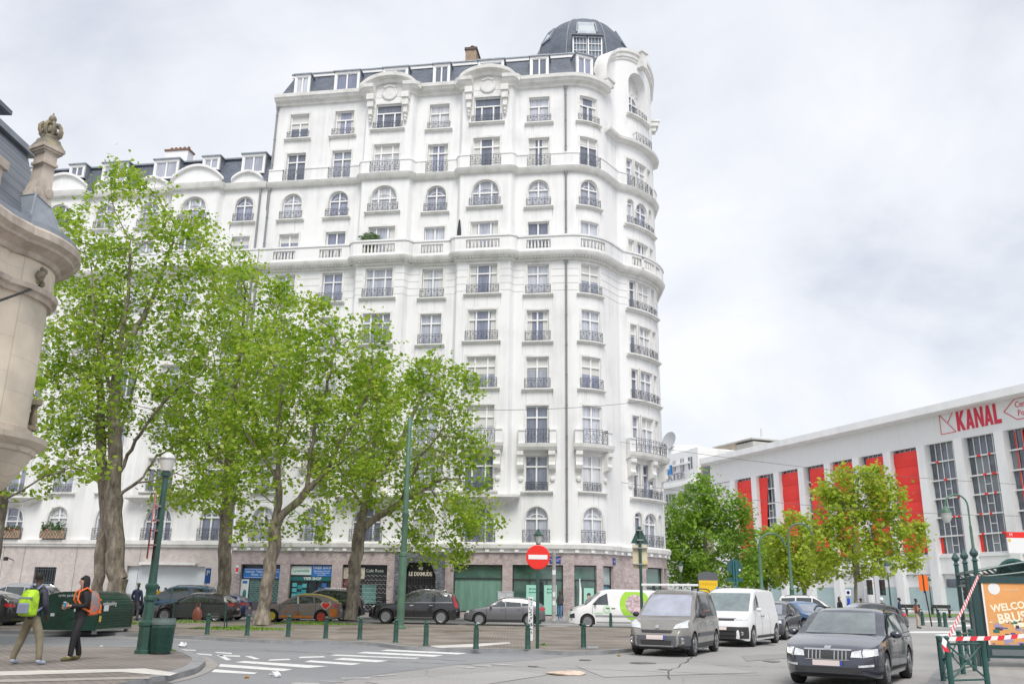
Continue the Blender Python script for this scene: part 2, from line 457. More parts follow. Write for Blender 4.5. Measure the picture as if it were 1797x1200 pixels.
sheet('lane', [(-60, 24), (-60, 33.5)] + [tuple(p[:2]) for p in G([(300, 1121.5), (467, 1127), (600, 1130.5), (700, 1137), (760, 1142), (905, 1146), (1010, 1150), (930, 1158), (800, 1166), (640, 1186), (560, 1204), (500, 1230), (300, 1240), (270, 1200), (350, 1182), (372, 1168), (350, 1150), (297, 1137)])] + [(-12, 24)], M_ASPH2, 0.004)
# planted island in front of the building: setts with a dark kerb, dipped at the crossing
front = [(-60, 33.6)] + [tuple(p[:2]) for p in G([(120, 1113), (220, 1116), (300, 1119.5), (363, 1122.5), (467, 1128), (600, 1130.5), (660, 1133.5), (705, 1139.5), (760, 1143), (830, 1144.5), (900, 1145.5), (960, 1147.5), (1000, 1149.5), (1060, 1148), (1105, 1144)])]
front = [tuple(p) for p in smoothline(front, 3)]
nf = len(front)
isl = front + [(5.2, 31.0), (9.0, 38.0), (11.5, 43.0), (11.0, 45.2), (4, 46.0), (-60, 46.0)]
slab('island_pavement', isl, M_SETT, 0.10, kerb=list(range(nf)))
# near pavement on the left
near = [tuple(p[:2]) for p in G([(-700, 1400), (272, 1199), (300, 1194), (340, 1183), (356, 1172), (358, 1163), (340, 1153), (297, 1143.5), (230, 1141.5), (0, 1139.5)])] + [(-60, 24.6)]
nn_ = [near[0]] + [tuple(p) for p in smoothline(near[1:9], 3)] + near[9:]
kk = list(range(1, len(nn_)))
nn_ = [(-60, -20), (-11.6, -20)] + nn_[1:]
slab('near_pavement', nn_, M_PINK, 0.11, kerb=list(range(2, len(nn_))))
gut = [tuple(p) for p in smoothline([tuple(q[:2]) for q in G([(300, 1199), (345, 1188), (375, 1174), (381, 1165), (360, 1152), (300, 1140), (230, 1138)])], 4)]
gb = MB(); inn = [tuple(p) for p in smoothline([tuple(q[:2]) for q in G([(278, 1199), (340, 1184), (357, 1172), (359, 1163), (341, 1152.5), (297, 1142.5), (230, 1140.5)])], 4)]
gb.grid([[(p[0], p[1], 0.012) for p in gut], [(p[0], p[1], 0.012) for p in inn]]); tag(gb.build('gutter', mat('gutter_stone', (0.33, 0.31, 0.295), 0.85, var=0.2, scale=3)), kind='structure')
sheet('pale_paving_band', G([(-60, 1177), (0, 1177), (226, 1172.5), (255, 1172), (312, 1180), (298, 1185), (212, 1178), (0, 1184.5), (-60, 1185)], 0.116), M_PALE, 0.116)
sheet('pale_paving_band', G([(-30, 1192), (268, 1186), (260, 1190), (-30, 1197)], 0.116), mat('worn_pale_stone', (0.36, 0.33, 0.31), 0.85, var=0.15, scale=3), 0.116)
def c8(pts): return [(300+x/2.995, 1080+y/2.995) for x, y in pts]
marks = [[(230, 282), (455, 300), (435, 308), (212, 297)], [(260, 254), (640, 282), (590, 292), (250, 268)], [(385, 238), (825, 266), (720, 275), (335, 245)], [(735, 235), (1000, 252), (950, 260), (700, 243)],
         [(905, 222), (1145, 237), (1080, 245), (850, 230)], [(870, 204), (1310, 222), (1285, 228), (830, 209)], [(1020, 190), (1435, 208), (1380, 216), (975, 197)], [(1140, 178), (1560, 197), (1510, 204), (1100, 184)],
         [(385, 212), (420, 213), (470, 228), (440, 230)], [(520, 230), (620, 227), (632, 233), (508, 237)], [(680, 216), (800, 213), (815, 219), (670, 223)], [(228, 190), (318, 196), (322, 202), (240, 196)], [(240, 208), (270, 208), (318, 232), (290, 235)], [(250, 206), (365, 210), (362, 216), (255, 213)],
         [(0, 174), (130, 180), (130, 185), (0, 179)], [(100, 195), (215, 204), (215, 210), (105, 200)]]
for mk in marks: sheet('road_marking', G(c8(mk)), M_LINE, 0.008)
for mk in ([(-40, 1133.5), (60, 1133.8), (60, 1135.2), (-40, 1134.8)], [(170, 1136), (235, 1136.8), (235, 1138.2), (170, 1137.4)]):
    sheet('road_marking', G(mk), M_LINE, 0.008)
for mk in ([(1510, 268), (1600, 272), (1595, 277), (1505, 272)], [(1685, 251), (1785, 257), (1790, 262), (1690, 257)], [(1600, 259), (1690, 264), (1680, 269), (1595, 264)], [(790, 341), (910, 344), (905, 350), (780, 346)], [(900, 325), (1050, 325), (1040, 332), (890, 331)], [(640, 351), (785, 356), (780, 364), (630, 358)], [(1060, 315), (1180, 308), (1180, 313), (1065, 320)]):
    sheet('road_marking', G(c8(mk)), M_WORN, 0.008)
sheet('crossing_stone', G([(752, 1132.5), (893, 1126), (897, 1128), (832, 1134.5), (772, 1136)], 0.106), M_PALE, 0.106)
# pavement in front of the apartment building
pv = [W2(u, -5.2) for u in (-50, -20, 1.5)] + [W2(4.2, -4.6), W2(7.0, -2.6), W2(9.6, 0.5), W2(11.8, 4.5), W2(12.8, 9), W2(12, 24)]
slab('building_pavement', [tuple(p[:2]) for p in pv] + [tuple(W2(-60, 24)[:2]), tuple(W2(-60, -5.2)[:2])], M_SLAB, 0.12, kerb=list(range(len(pv))))
# pavement by the metro entrance on the right
mp_ = [tuple(p[:2]) for p in G([(1652, 1240), (1659, 1200), (1670, 1181), (1700, 1170), (1745, 1163), (1850, 1158), (2200, 1150)])]
slab('metro_pavement', mp_ + [(40, 10)], M_SLAB, 0.10, kerb=list(range(len(mp_))))
# far side: square, lawn strip, pavement before the long building
sheet('far_pavement', [(40, 84), (130, 60), (170, 90), (90, 135), (40, 150)], M_SLAB, 0.006)
lawn = [gnd(1560, 1084.5), gnd(1612, 1083.5), gnd(1700, 1083), gnd(1860, 1082), gnd(1860, 1078), gnd(1700, 1078.5), gnd(1600, 1079)]
slab('lawn', [tuple(p[:2]) for p in lawn], mat('lawn_green', (0.12, 0.22, 0.03), 0.9, var=0.3, scale=1.5, bump=0.4), 0.12)
for mk in ([(1598, 1107.5), (1690, 1107), (1688, 1110), (1592, 1110.5)], [(1668, 1096), (1800, 1094), (1800, 1097), (1664, 1099.5)], [(1620, 1089), (1800, 1086.5), (1800, 1088.5), (1618, 1091.5)], [(1640, 1113), (1720, 1108), (1728, 1110), (1648, 1116)]):
    sheet('road_marking', G(mk), M_LINE, 0.008)
M_PATCH = asphalt('patch_asphalt', (0.27, 0.268, 0.265), (0.31, 0.305, 0.30)); M_PATCH2 = asphalt('pale_patch', (0.38, 0.37, 0.36), (0.42, 0.41, 0.40))
for i, (pp, mm_) in enumerate(((G([(1010, 1168), (1230, 1163), (1330, 1180), (1060, 1188)]), M_PATCH2), (G([(640, 1196), (900, 1176), (960, 1184), (760, 1215)]), M_PATCH2), (G([(1300, 1150), (1400, 1146), (1390, 1154), (1310, 1160)]), M_PATCH), ([(12, 40), (14.5, 40), (22, 62), (19, 62)], M_PATCH), ([(-40, 26.2), (-12, 26.4), (-12, 26.9), (-40, 26.8)], M_PATCH), ([(-30, 51.2), (10, 50.6), (10, 52), (-30, 52.4)], M_PATCH))):
    sheet('asphalt_patch', pp, mm_, 0.0075)
g_ = np.random.default_rng(3); M_TAR = mat('tar_seam', (0.10, 0.10, 0.105), 0.6)
for (xa, ya), (xb, yb) in (((3.2, 19), (7.5, 34)), ((-3, 22.5), (5.5, 20)), ((9, 24), (17, 52)), ((-7, 26), (-1, 23)), ((4.5, 23), (10, 22))):
    k = 26; mb = MB(); L_ = []
    for i in range(k+1):
        t = i/k; L_.append((xa+(xb-xa)*t+g_.normal(0, 0.05), ya+(yb-ya)*t+g_.normal(0, 0.05)))
    mb.grid([[(x-0.022, y, 0.0098) for x, y in L_], [(x+0.022, y+0.02, 0.0098) for x, y in L_]]); tag(mb.build('tar_seam', M_TAR), kind='structure')
M_OIL = mat('oil_stain', (0.12, 0.118, 0.115), 0.5)
for x, y, r in ((5.3, 28.6, 0.35), (6.6, 31.0, 0.2), (9.3, 33.2, 0.3), (2.0, 24.0, 0.16), (7.0, 24.5, 0.22), (0.6, 21.6, 0.12), (3.6, 21.2, 0.15)):
    sheet('oil_stain', [(x+r*cos(a)*(1+0.25*sin(3*a+x)), y+r*1.3*sin(a)*(1+0.2*sin(2*a+y))) for a in [2*pi*k/16 for k in range(16)]], M_OIL, 0.0112)
mb = MB(); mb.lathe([(0.33, 0.011), (0.33, 0.0125), (0.0, 0.0125)], 20, (3.4, 23.2)); tag(mb.build('manhole_cover', mat('cast_iron', (0.13, 0.128, 0.125), 0.55, var=0.4, scale=12)), kind='structure')
sheet('manhole_cover', G([(1020, 1133.5), (1050, 1133.5), (1050, 1137), (1018, 1137)], 0.106), M_STEEL, 0.107)
sheet('drain_cover', G([(262, 1196), (290, 1194), (306, 1199), (276, 1203)], 0.116), mat('drain_iron', (0.10, 0.10, 0.105), 0.6), 0.117)
sheet('tree_pit', G([(600, 1100.5), (650, 1100), (662, 1104), (590, 1105)], 0.106), mat('soil', (0.16, 0.125, 0.095), 0.95, var=0.3, scale=2), 0.106)
sheet('tree_pit', G([(785, 1105), (850, 1104), (845, 1108), (775, 1109)], 0.106), MAT['soil'], 0.106)
# tufts of grass (uncountable)
M_GRASS = mat('grass', (0.17, 0.30, 0.035), 0.8, var=0.35, scale=3)
def grass(name, cx, cy, rx, ry, n, h=0.2, z=0.1):
    g = np.random.default_rng(int(abs(cx*37+cy*11))); mb = MB()
    for i in range(n):
        a = g.uniform(0, 2*pi); r = sqrt(g.uniform(0, 1)); x = cx+rx*r*cos(a); y = cy+ry*r*sin(a)
        hh = h*g.uniform(0.4, 1)*(1.15-r); b = g.uniform(0, pi); w = 0.022
        lx, ly = g.normal(0, 0.06), g.normal(0, 0.06)
        mb.poly([(x-w*cos(b), y-w*sin(b), z), (x+w*cos(b), y+w*sin(b), z), (x+lx, y+ly, z+hh)])
    return tag(mb.build(name, M_GRASS), 'low tufts of green grass on the paving', 'grass', kind='stuff')
grass('grass_tufts', -10.9, 37.6, 2.2, 1.3, 1500); grass('grass_tufts', -9.4, 44.6, 2.4, 1.2, 1500); grass('grass_tufts', -17.4, 41.5, 1.2, 1.0, 700); grass('grass_tufts', -8.9, 23.45, 0.5, 0.3, 420, 0.16, 0.11); grass('grass_tufts', 1.1, 28.9, 0.14, 0.14, 60, 0.15)
grass('grass_tufts', -15.6, 44.4, 1.6, 0.8, 500)
# ================================================================== the white corner apartment building
class Facade:
    def __init__(s, pts):
        s.p = [Vector(q) for q in pts]
        s.n = len(s.p)
        s.s = [0.0]
        for i in range(1, s.n): s.s.append(s.s[-1] + (s.p[i]-s.p[i-1]).length)
        s.L = s.s[-1]; s.cache = {}
    def ofs(s, off):
        k = round(off, 4)
        if k not in s.cache:
            seg = []
            for i in range(s.n-1):
                d = (s.p[i+1]-s.p[i]).normalized(); seg.append(Vector((d.y, -d.x)))
            r = []
            for i in range(s.n):
                a = seg[max(i-1, 0)]; b = seg[min(i, s.n-2)]
                m = (a+b)
                m = m / max(m.length_squared/2, 0.35)
                r.append(s.p[i] + m*off)
            s.cache[k] = r
        return s.cache[k]
    def idx(s, t):
        t = min(max(t, 0), s.L)
        lo, hi = 0, s.n-2
        while lo < hi:
            m = (lo+hi+1)//2
            if s.s[m] <= t: lo = m
            else: hi = m-1
        return lo, (t-s.s[lo])/max(s.s[lo+1]-s.s[lo], 1e-9)
    def at(s, t, off=0.0, z=0.0):
        i, f = s.idx(t); o = s.ofs(off)
        q = o[i]*(1-f) + o[i+1]*f
        return Vector((q.x, q.y, z))
    def tang(s, t):
        a = s.at(t-0.3); b = s.at(t+0.3); return atan2(b.y-a.y, b.x-a.x)
    def u2s(s, u):
        for i in range(s.n-1):
            if s.p[i].x <= u <= s.p[i+1].x:
                return s.s[i] + (u-s.p[i].x)/max(s.p[i+1].x-s.p[i].x, 1e-9)*(s.s[i+1]-s.s[i])
        return 0 if u < s.p[0].x else s.L
    def px2s(s, px, z, s0):
        best = None
        t = s0
        while t < s.L:
            q = s.at(t); x = proj(W2(q.x, q.y, z))[0]
            if best is None or abs(x-px) < best[0]: best = (abs(x-px), t)
            t += 0.04
        return best[1]
    def samples(s, a, b, step=None):
        r = [a] + [x for x in s.s if a+1e-4 < x < b-1e-4] + [b]
        return r
    def sweep(s, prof, a, b, mb, m=0, caps=True):
        """closed profile [(off,z)] carried along the facade"""
        rows = [[s.at(t, o, z) for o, z in prof] for t in s.samples(a, b)]
        mb.grid(rows, m, True)
        if caps:
            mb.poly(rows[0], m); mb.poly(rows[-1][::-1], m)
        return mb
    def wall(s, mb, z0, z1, wins, a=None, b=None, depth=0.3, m=0, mr=0, off=0.0):
        """one storey of wall with openings [(centre s, width, z bottom, z top, arched)]; z1 may be a function of s"""
        a = 0 if a is None else a; b = s.L if b is None else b
        zt = z1 if callable(z1) else (lambda t: z1)
        br = set(s.samples(a, b))
        spans = []
        for (c, w, zb, zh, ar) in wins:
            k = 12 if ar else 3
            for i in range(k+1): br.add(c-w/2+w*i/k)
            spans.append((c-w/2, c+w/2, zb, zh, ar, c, w))
        br = sorted(x for x in br if a-1e-6 <= x <= b+1e-6)
        cl = [br[0]]
        for x in br[1:]:
            if x-cl[-1] > 1e-4: cl.append(x)
        for i in range(len(cl)-1):
            t0, t1 = cl[i], cl[i+1]; tm = (t0+t1)/2
            sp = next((q for q in spans if q[0]-1e-5 < tm < q[1]+1e-5), None)
            A = lambda t, z, o=off: s.at(t, o, z)
            if sp is None:
                mb.poly([A(t0, z0), A(t1, z0), A(t1, zt(t1)), A(t0, zt(t0))], m); continue
            q0, q1, zb, zh, ar, c, w = sp
            def hz(t):
                if not ar: return zh
                x = min(abs(t-c)/(w/2), 1.0)
                return zh - w/2 + w/2*sqrt(max(1-x*x, 0))
            h0, h1 = hz(t0), hz(t1); d = off-depth
            if zb > z0+1e-4: mb.poly([A(t0, z0), A(t1, z0), A(t1, zb), A(t0, zb)], m)
            if zt(tm) > hz(tm)+1e-4: mb.poly([A(t0, h0), A(t1, h1), A(t1, zt(t1)), A(t0, zt(t0))], m)
            mb.poly([A(t0, zb), A(t1, zb), A(t1, zb, d), A(t0, zb, d)], mr)
            mb.poly([A(t0, h0, d), A(t1, h1, d), A(t1, h1), A(t0, h0)], mr)
            if abs(t0-q0) < 1e-3: mb.poly([A(t0, zb), A(t0, zb, d), A(t0, h0, d), A(t0, h0)], mr)
            if abs(t1-q1) < 1e-3: mb.poly([A(t1, zb, d), A(t1, zb), A(t1, h1), A(t1, h1, d)], mr)
        return mb
M_STAIN = mat('rain_stain', (0.665, 0.665, 0.65), 0.8, var=0.06, scale=3)
M_BLIND = mat('blind_cloth', (0.62, 0.62, 0.60), 0.7)
# ---- window joinery (shared meshes)
_wm = {}
def window_meshes(w, h, arch, nl, style):
    k = (round(w, 2), round(h, 2), arch, nl, style)
    if k in _wm: return _wm[k]
    mb = MB(); f = 0.075; y0, y1 = -0.05, 0.05
    sp = h - w/2 if arch else h
    out_ = [(-w/2, 0), (w/2, 0), (w/2, sp)]
    inn = [(-w/2+f, f), (w/2-f, f), (w/2-f, sp)]
    if arch:
        for i in range(1, 12):
            t = pi*i/12
            out_.append((w/2*cos(t), sp + w/2*sin(t))); inn.append(((w/2-f)*cos(t), sp + (w/2-f)*sin(t)))
    else:
        inn[2] = (w/2-f, h-f)
    out_.append((-w/2, sp)); inn.append((-w/2+f, sp if arch else h-f))
    n = len(out_)
    for i in range(n):
        j = (i+1) % n
        o0, o1, i0, i1 = out_[i], out_[j], inn[i], inn[j]
        mb.poly([(o0[0], y0, o0[1]), (o1[0], y0, o1[1]), (i1[0], y0, i1[1]), (i0[0], y0, i0[1])])
        mb.poly([(i0[0], y0, i0[1]), (i1[0], y0, i1[1]), (i1[0], y1, i1[1]), (i0[0], y1, i0[1])])
        mb.poly([(o0[0], y1, o0[1]), (o1[0], y1, o1[1]), (o1[0], y0, o1[1]), (o0[0], y0, o0[1])])
    tz = {0: 0.69*h, 1: 0.5*h, 2: 0.66*h, 3: sp}[style]
    topz = (h-f) if not arch else None
    for i in range(1, nl):
        x = -w/2 + w*i/nl
        if nl == 3: x = (-0.22*w, 0.22*w)[i-1]
        zt_ = (sp + sqrt(max((w/2-f)**2-x*x, 0))) if arch else h-f
        if style == 2: zt_ = tz
        mb.box(x-0.055, x+0.055, y0-0.02, y1-0.004, f, zt_)
    mb.box(-w/2+f, w/2-f, y0-0.03, y1-0.006, tz-0.05, tz+0.05)
    if style == 3 and w > 1:      # arched transom bar
        r = w/2*0.62
        pts = [(r*cos(pi*i/8), y0+0.02, sp+0.05+r*0.5*sin(pi*i/8)) for i in range(9)]
        mb.tube(pts, 0.03, 4)
    fr = mb.mesh('window_frame', M_FRAME)
    pn = MB().poly([(p[0]*0.99, 0.03, p[1]) for p in out_]).mesh('window_pane', M_GLASS)
    _wm[k] = (fr, pn); return _wm[k]
def place_window(F, root, c, w, zb, h, arch, nl, style, back=0.24):
    fr, pn = window_meshes(w, h, arch, nl, style)
    q = F.at(c, -back, zb)
    o = link('window', fr, root, q, (0, 0, F.tang(c)))
    link('window_pane', pn, o)
    g = random.random()
    if g < 0.42 and not arch:      # half-drawn blinds and curtains behind the panes
        b_ = MB(); f = random.choice((0.25, 0.4, 0.55, 0.31, 0.8))
        if g < 0.25: b_.box(-w/2+0.07, w/2-0.07, 0.012, 0.024, h*(1-f), h-0.06); b_.build('roller_blind', M_BLIND, o)
        else:
            for s_ in (-1, 1): b_ = MB(); b_.grid([[(s_*(w/2-0.08-(0.12+0.22*f)*w*i/6), 0.01+0.012*(i % 2), z) for i in range(7)] for z in (0.08, h-0.07)]); b_.build('curtain', M_BLIND, o)
    return o
def railing(F, root, a, b, z, h, off, dense=False, boxes=None, name='balcony_railing'):
    mb = MB(); r = 0.017
    n = max(4, int((b-a)/0.25))
    ss = [a+(b-a)*i/n for i in range(n+1)]
    for zz_ in (z+0.06, z+h-0.12, z+h):
        pts = [F.at(t, off, zz_) for t in ss]
        if off > 0.05: pts = [F.at(a, 0, zz_)] + pts + [F.at(b, 0, zz_)]
        mb.tube(pts, r, 4)
    cell = 0.42; k = max(2, round((b-a)/cell)); cw = (b-a)/k
    for i in range(k+1):
        t = a+cw*i
        mb.tube([F.at(t, off, z), F.at(t, off, z+h)], r*0.9, 4)
    zc = z+0.06+(h-0.18)/2; rr = min((h-0.2)/2, cw/2)*0.9
    for i in range(k):
        t = a+cw*(i+0.5)
        pts = [F.at(t+rr*0.95*cos(2*pi*j/8), off, zc+rr*sin(2*pi*j/8)) for j in range(9)]
        mb.tube(pts, r*0.8, 3, caps=False)
        mb.tube([F.at(t-cw/2, off, z+0.06), F.at(t-cw*0.1, off, zc), F.at(t, off, z+h-0.12)], r*0.7, 3, caps=False)
        mb.tube([F.at(t+cw/2, off, z+0.06), F.at(t+cw*0.1, off, zc), F.at(t, off, z+h-0.12)], r*0.7, 3, caps=False)
    return mb.build(name, M_IRON, root)
def sill(F, root, a, b, z, d=0.26, t=0.2):
    mb = MB()
    F.sweep([(-0.05, z), (d, z), (d, z-t*0.45), (d*0.6, z-t*0.6), (d*0.5, z-t), (-0.05, z-t)], a, b, mb)
    o = mb.build('window_sill', M_TRIM, root)
    for s_ in [a+0.05, b-0.07] + [random.uniform(a, b) for _ in range(random.randint(1, 4))]:     # rain stains run down from the sill
        w = random.uniform(0.02, 0.055); l = random.uniform(0.35, 1.25)
        MB().poly([F.at(s_-w, 0.005, z-t), F.at(s_-w*0.25, 0.005, z-t-l), F.at(s_+w*0.3, 0.005, z-t-l*0.92), F.at(s_+w, 0.005, z-t)][::-1]).build('rain_stain', M_STAIN, o)
    return o
def surround(F, mb, c, w, zb, zt_, arch, m=0):
    """thin raised architrave round an opening"""
    e = 0.16; o = 0.03
    a, b = c-w/2, c+w/2
    sp = zt_-w/2 if arch else zt_
    F.sweep([(0, zb), (o, zb), (o, sp), (0, sp)], a-e, a-0.003, mb, m)
    F.sweep([(0, zb), (o, zb), (o, sp), (0, sp)], b+0.003, b+e, mb, m)
    if not arch:
        F.sweep([(0, zt_+0.003), (o, zt_+0.003), (o, zt_+e), (0, zt_+e)], a-e, b+e, mb, m)
    else:
        N = 14; R0, R1 = w/2+0.003, w/2+e
        r0 = [];
        for i in range(N+1):
            t = pi*i/N
            r0.append([F.at(c+R0*cos(t), 0, sp+R0*sin(t)), F.at(c+R0*cos(t), o, sp+R0*sin(t)), F.at(c+R1*cos(t), o, sp+R1*sin(t)), F.at(c+R1*cos(t), 0, sp+R1*sin(t))])
        mb.grid(r0, m)
def arc_part(F, wo, c, w, zb, zt_, ar):
    mb = MB(); surround(F, mb, c, w, zb, zt_, ar)
    o = mb.build('architrave', M_TRIM, wo)
    o.matrix_parent_inverse = (Matrix.Translation(wo.location) @ wo.rotation_euler.to_matrix().to_4x4()).inverted()
    return o
def arcpts(cx, cy, r, a0, a1, n):
    """from normal angle a0 to a1 (0 = facing -y), convex"""
    return [(cx + r*sin(a0+(a1-a0)*i/n), cy - r*cos(a0+(a1-a0)*i/n)) for i in range(n+1)]
R1, TH = 3.0, radians(64)
BAYS = [(-14.25, -10.25), (-6.45, -2.25)]
BD = 0.55
def jog(u0, u1):
    r = []
    for i in range(7):
        t = i/6; r.append((u0-0.18+0.36*t, -BD*(0.5-0.5*cos(pi*t))))
    for i in range(7):
        t = i/6; r.append((u1-0.18+0.36*t, -BD*(0.5+0.5*cos(pi*t))))
    return r
tail = arcpts(1.8, R1, R1, 0, TH, 14)
e_ = tail[-1]
crease = (e_[0]+2.0*cos(TH), e_[1]+2.0*sin(TH))
tail += [(e_[0]+1.0*cos(TH), e_[1]+1.0*sin(TH))]
RB, A0, A1 = 6.0, radians(30), radians(84)
BC = (crease[0]-RB*sin(A0), crease[1]+RB*cos(A0))
tail += arcpts(BC[0], BC[1], RB, A0, A1, 16)
e2 = tail[-1]; t2 = radians(98)
for d_ in (1.0, 3.0, 6.0, 10.0, 14.0): tail.append((e2[0]+d_*cos(t2), e2[1]+d_*sin(t2)))
UL = -22.05
FL = Facade([(UL, 0)] + tail)
up = [(UL, 0)]
for b_ in BAYS: up += jog(*b_)
FU = Facade(up + tail)
root = thing('apartment_building', 'tall white corner apartment building with iron balconies, slate mansard and grey dome', 'building', (P0.x, P0.y, 0), -ANG)
BR = root
def sarc(F, ang): return F.s[F.n-1] and (F.u2s(1.8) + R1*ang)
COLS = [(-19.95, 1.6, 2), (-16.15, 1.6, 2), (-12.3, 2.1, 3), (-8.3, 1.6, 2), (-4.35, 2.1, 3), (-0.36, 1.6, 2)]
def columns(F):
    r = [(F.u2s(u), w, n) for u, w, n in COLS]
    s18 = F.u2s(1.7999)
    r.append((s18 + R1*radians(34), 1.55, 2))
    sc = s18 + R1*TH + 2.0
    bay = [(sc + RB*radians(a-30), w, n) for a, w, n in ((42.5, 0.66, 1), (55.5, 1.55, 2), (68.5, 0.66, 1))]
    return r, bay, s18, sc
cu_, bayu, s18u, scu = columns(FU)
cl_, bayl, s18l, scl = columns(FL)
#        z0,    z1,   zb,    zt,   arch, style, sill, rail height, rail offset
ROWS = [(4.98, 8.0, 4.99, 7.38, True, 3, 0, 0.85, 0.10, 'L'),
        (8.0, 11.2, 8.45, 10.86, False, 0, 1, 0.62, -0.10, 'U'),
        (11.2, 14.8, 11.72, 14.38, False, 0, 0, 0, 0, 'U'),
        (14.8, 18.3, 15.62, 17.92, False, 0, 1, 0.72, 0.14, 'U'),
        (18.3, 21.8, 19.1, 21.42, False, 0, 1, 0.72, 0.14, 'U'),
        (21.8, 25.2, 22.68, 24.96, False, 0, 1, 0.68, 0.14, 'U'),
        (25.2, 28.9, 26.2, 28.36, False, 1, 0, 0, 0, 'U'),
        (28.9, 32.4, 29.62, 31.8, True, 3, 1, 0.66, 0.14, 'U'),
        (32.4, 36.0, 33.0, 35.36, False, 0, 0, 0.85, 0.20, 'U'),
        (36.0, 39.7, 36.68, 38.9, False, 2, 1, 0.60, 0.14, 'U')]
wall = MB(); trimw = MB()
gable_s0 = s18u + R1*TH*0.93
def build_rows(F, cols, bay, rows, root, wall, trim, kind, s_end=None, skip=()):
    for (z0, z1, zb, zt_, ar, st, sl, rh, ro, which) in rows:
        if which != kind: continue
        ws = [(c, w, n) for c, w, n in cols] + ([(c, w, n) for c, w, n in bay] if z0 < 35.9 else [])
        lim = s_end if s_end else F.L
        F.wall(wall, z0, z1, [(c, w, zb, zt_, ar) for c, w, n in ws], 0, lim)
        for c, w, n in ws:
            isbay = any(abs(c-b[0]) < 1e-6 for b in bay)
            arc_part(F, place_window(F, root, c, w, zb, zt_-zb, ar, n, st), c, w, zb, zt_, ar)
            if not isbay:
                if sl: sill(F, root, c-w/2-0.34, c+w/2+0.34, zb-0.03 if z0 < 36 else zb-0.02)
                if rh: railing(F, root, c-w/2-(0.12 if ro > 0 else -0.02), c+w/2+(0.12 if ro > 0 else -0.02), zb-0.02, rh, ro)
            else:
                if rh: railing(F, root, c-w/2-0.08, c+w/2+0.08, zb-0.02, rh, 0.12)
        if bay and sl and z0 < 35.9:
            sill(F, root, bay[0][0]-0.75, bay[-1][0]+0.75, zb-0.03, 0.34, 0.24)
build_rows(FL, cl_, bayl, ROWS, BR, wall, trimw, 'L')
build_rows(FU, cu_, bayu, ROWS[:-1], BR, wall, trimw, 'U')
# top storey: windows on the straight part and the round bay of column seven, the gabled corner separately
z0, z1, zb, zt_, ar, st, sl, rh, ro, _k = ROWS[-1]
FU.wall(wall, z0, z1+0.6, [(c, w, zb, zt_, ar) for c, w, n in cu_], 0, s18u + R1*TH)
for c, w, n in cu_:
    arc_part(FU, place_window(FU, BR, c, w, zb, zt_-zb, ar, n, st), c, w, zb, zt_, ar)
    sill(FU, BR, c-w/2-0.34, c+w/2+0.34, zb-0.02); railing(FU, BR, c-w/2-0.12, c+w/2+0.12, zb-0.02, rh, ro)
# gabled corner above z = 36
gs0, gs1 = s18u + R1*TH, FU.L - 12.8
gm = bayu[1][0]; ghw = gm - gs0
def gtop(s):
    x = min(abs(s-gm)/ghw, 1.0)
    return 41.2 + 4.2*sqrt(max(1-x**2.4, 0))
gfine = Facade([tuple(FU.at(gs0 + (min(gm+ghw, FU.L-13)-gs0)*i/40)[:2]) for i in range(41)])
GL = gfine.L; gmid = gm-gs0
gt = lambda s: gtop(s+gs0)
nw, nzb, nzt = 2.5, 39.5, 43.7
gfine.wall(wall, 36.0, gt, [(gmid, nw, nzb, nzt, True)], 0, GL, depth=0.9)
FU.wall(wall, 36.0, 40.6, [], gs0+GL, FU.L)
arch = MB()
rows_ = []
for i in range(41):
    s = GL*i/40; z = gt(s)
    rows_.append([gfine.at(s, o, z+dz) for o, dz in ((0, -0.8), (0.09, -0.78), (0.1, -0.6), (0.2, -0.55), (0.23, -0.26), (0.34, -0.18), (0.36, 0.1), (-0.9, 0.1), (-0.9, -0.8))])
arch.grid(rows_, 0, True); arch.poly(rows_[0]); arch.poly(rows_[-1][::-1])
# keystone block at the crown and scrolls at the feet
q = gfine.at(gmid+0.15, 0.2, 45.3); Mk = Matrix.Translation(q) @ Matrix.Rotation(gfine.tang(gmid), 4, 'Z')
arch.box(-0.32, 0.32, -0.4, 0.5, -1.1, 0.25, 0, Mk); arch.box(-0.45, 0.45, -0.52, 0.6, 0.25, 0.42, 0, Mk)
for s_ in (0.25, GL-0.3):
    q = gfine.at(s_, 0.1, 40.6); Mk = Matrix.Translation(q) @ Matrix.Rotation(gfine.tang(s_), 4, 'Z')
    arch.box(-0.5, 0.5, -0.55, 0.5, -0.1, 0.3, 0, Mk); arch.box(-0.58, 0.58, -0.65, 0.5, 0.3, 0.5, 0, Mk); arch.box(-0.35, 0.35, -0.35, 0.4, -0.5, -0.1, 0, Mk)
arch.build('gable_arch', M_TRIM, BR, smooth=True)
niche = MB()          # carved shell relief at the back of the niche
bk = []
for i in range(13):
    t = -nw/2 + nw*i/12
    row = []
    for j in range(15):
        zf = nzb + (nzt-nzb)*j/14
        hz = nzt-nw/2 + sqrt(max((nw/2)**2-t*t, 0))
        row.append(gfine.at(gmid+t, -0.86 + 0.05*sin(9*t)*cos(zf*7) + random.uniform(-0.05, 0.07), min(zf, hz)))
    bk.append(row)
niche.grid(bk); niche.build('niche_relief', M_TRIM, BR)
place_window(gfine, BR, gmid-0.1, 1.5, nzb, 2.3, True, 2, 3, back=0.74)
railing(gfine, BR, gmid-1.2, gmid+1.2, nzb, 0.75, 0.05); sill(gfine, BR, gmid-1.6, gmid+1.6, nzb-0.02, 0.3, 0.25)
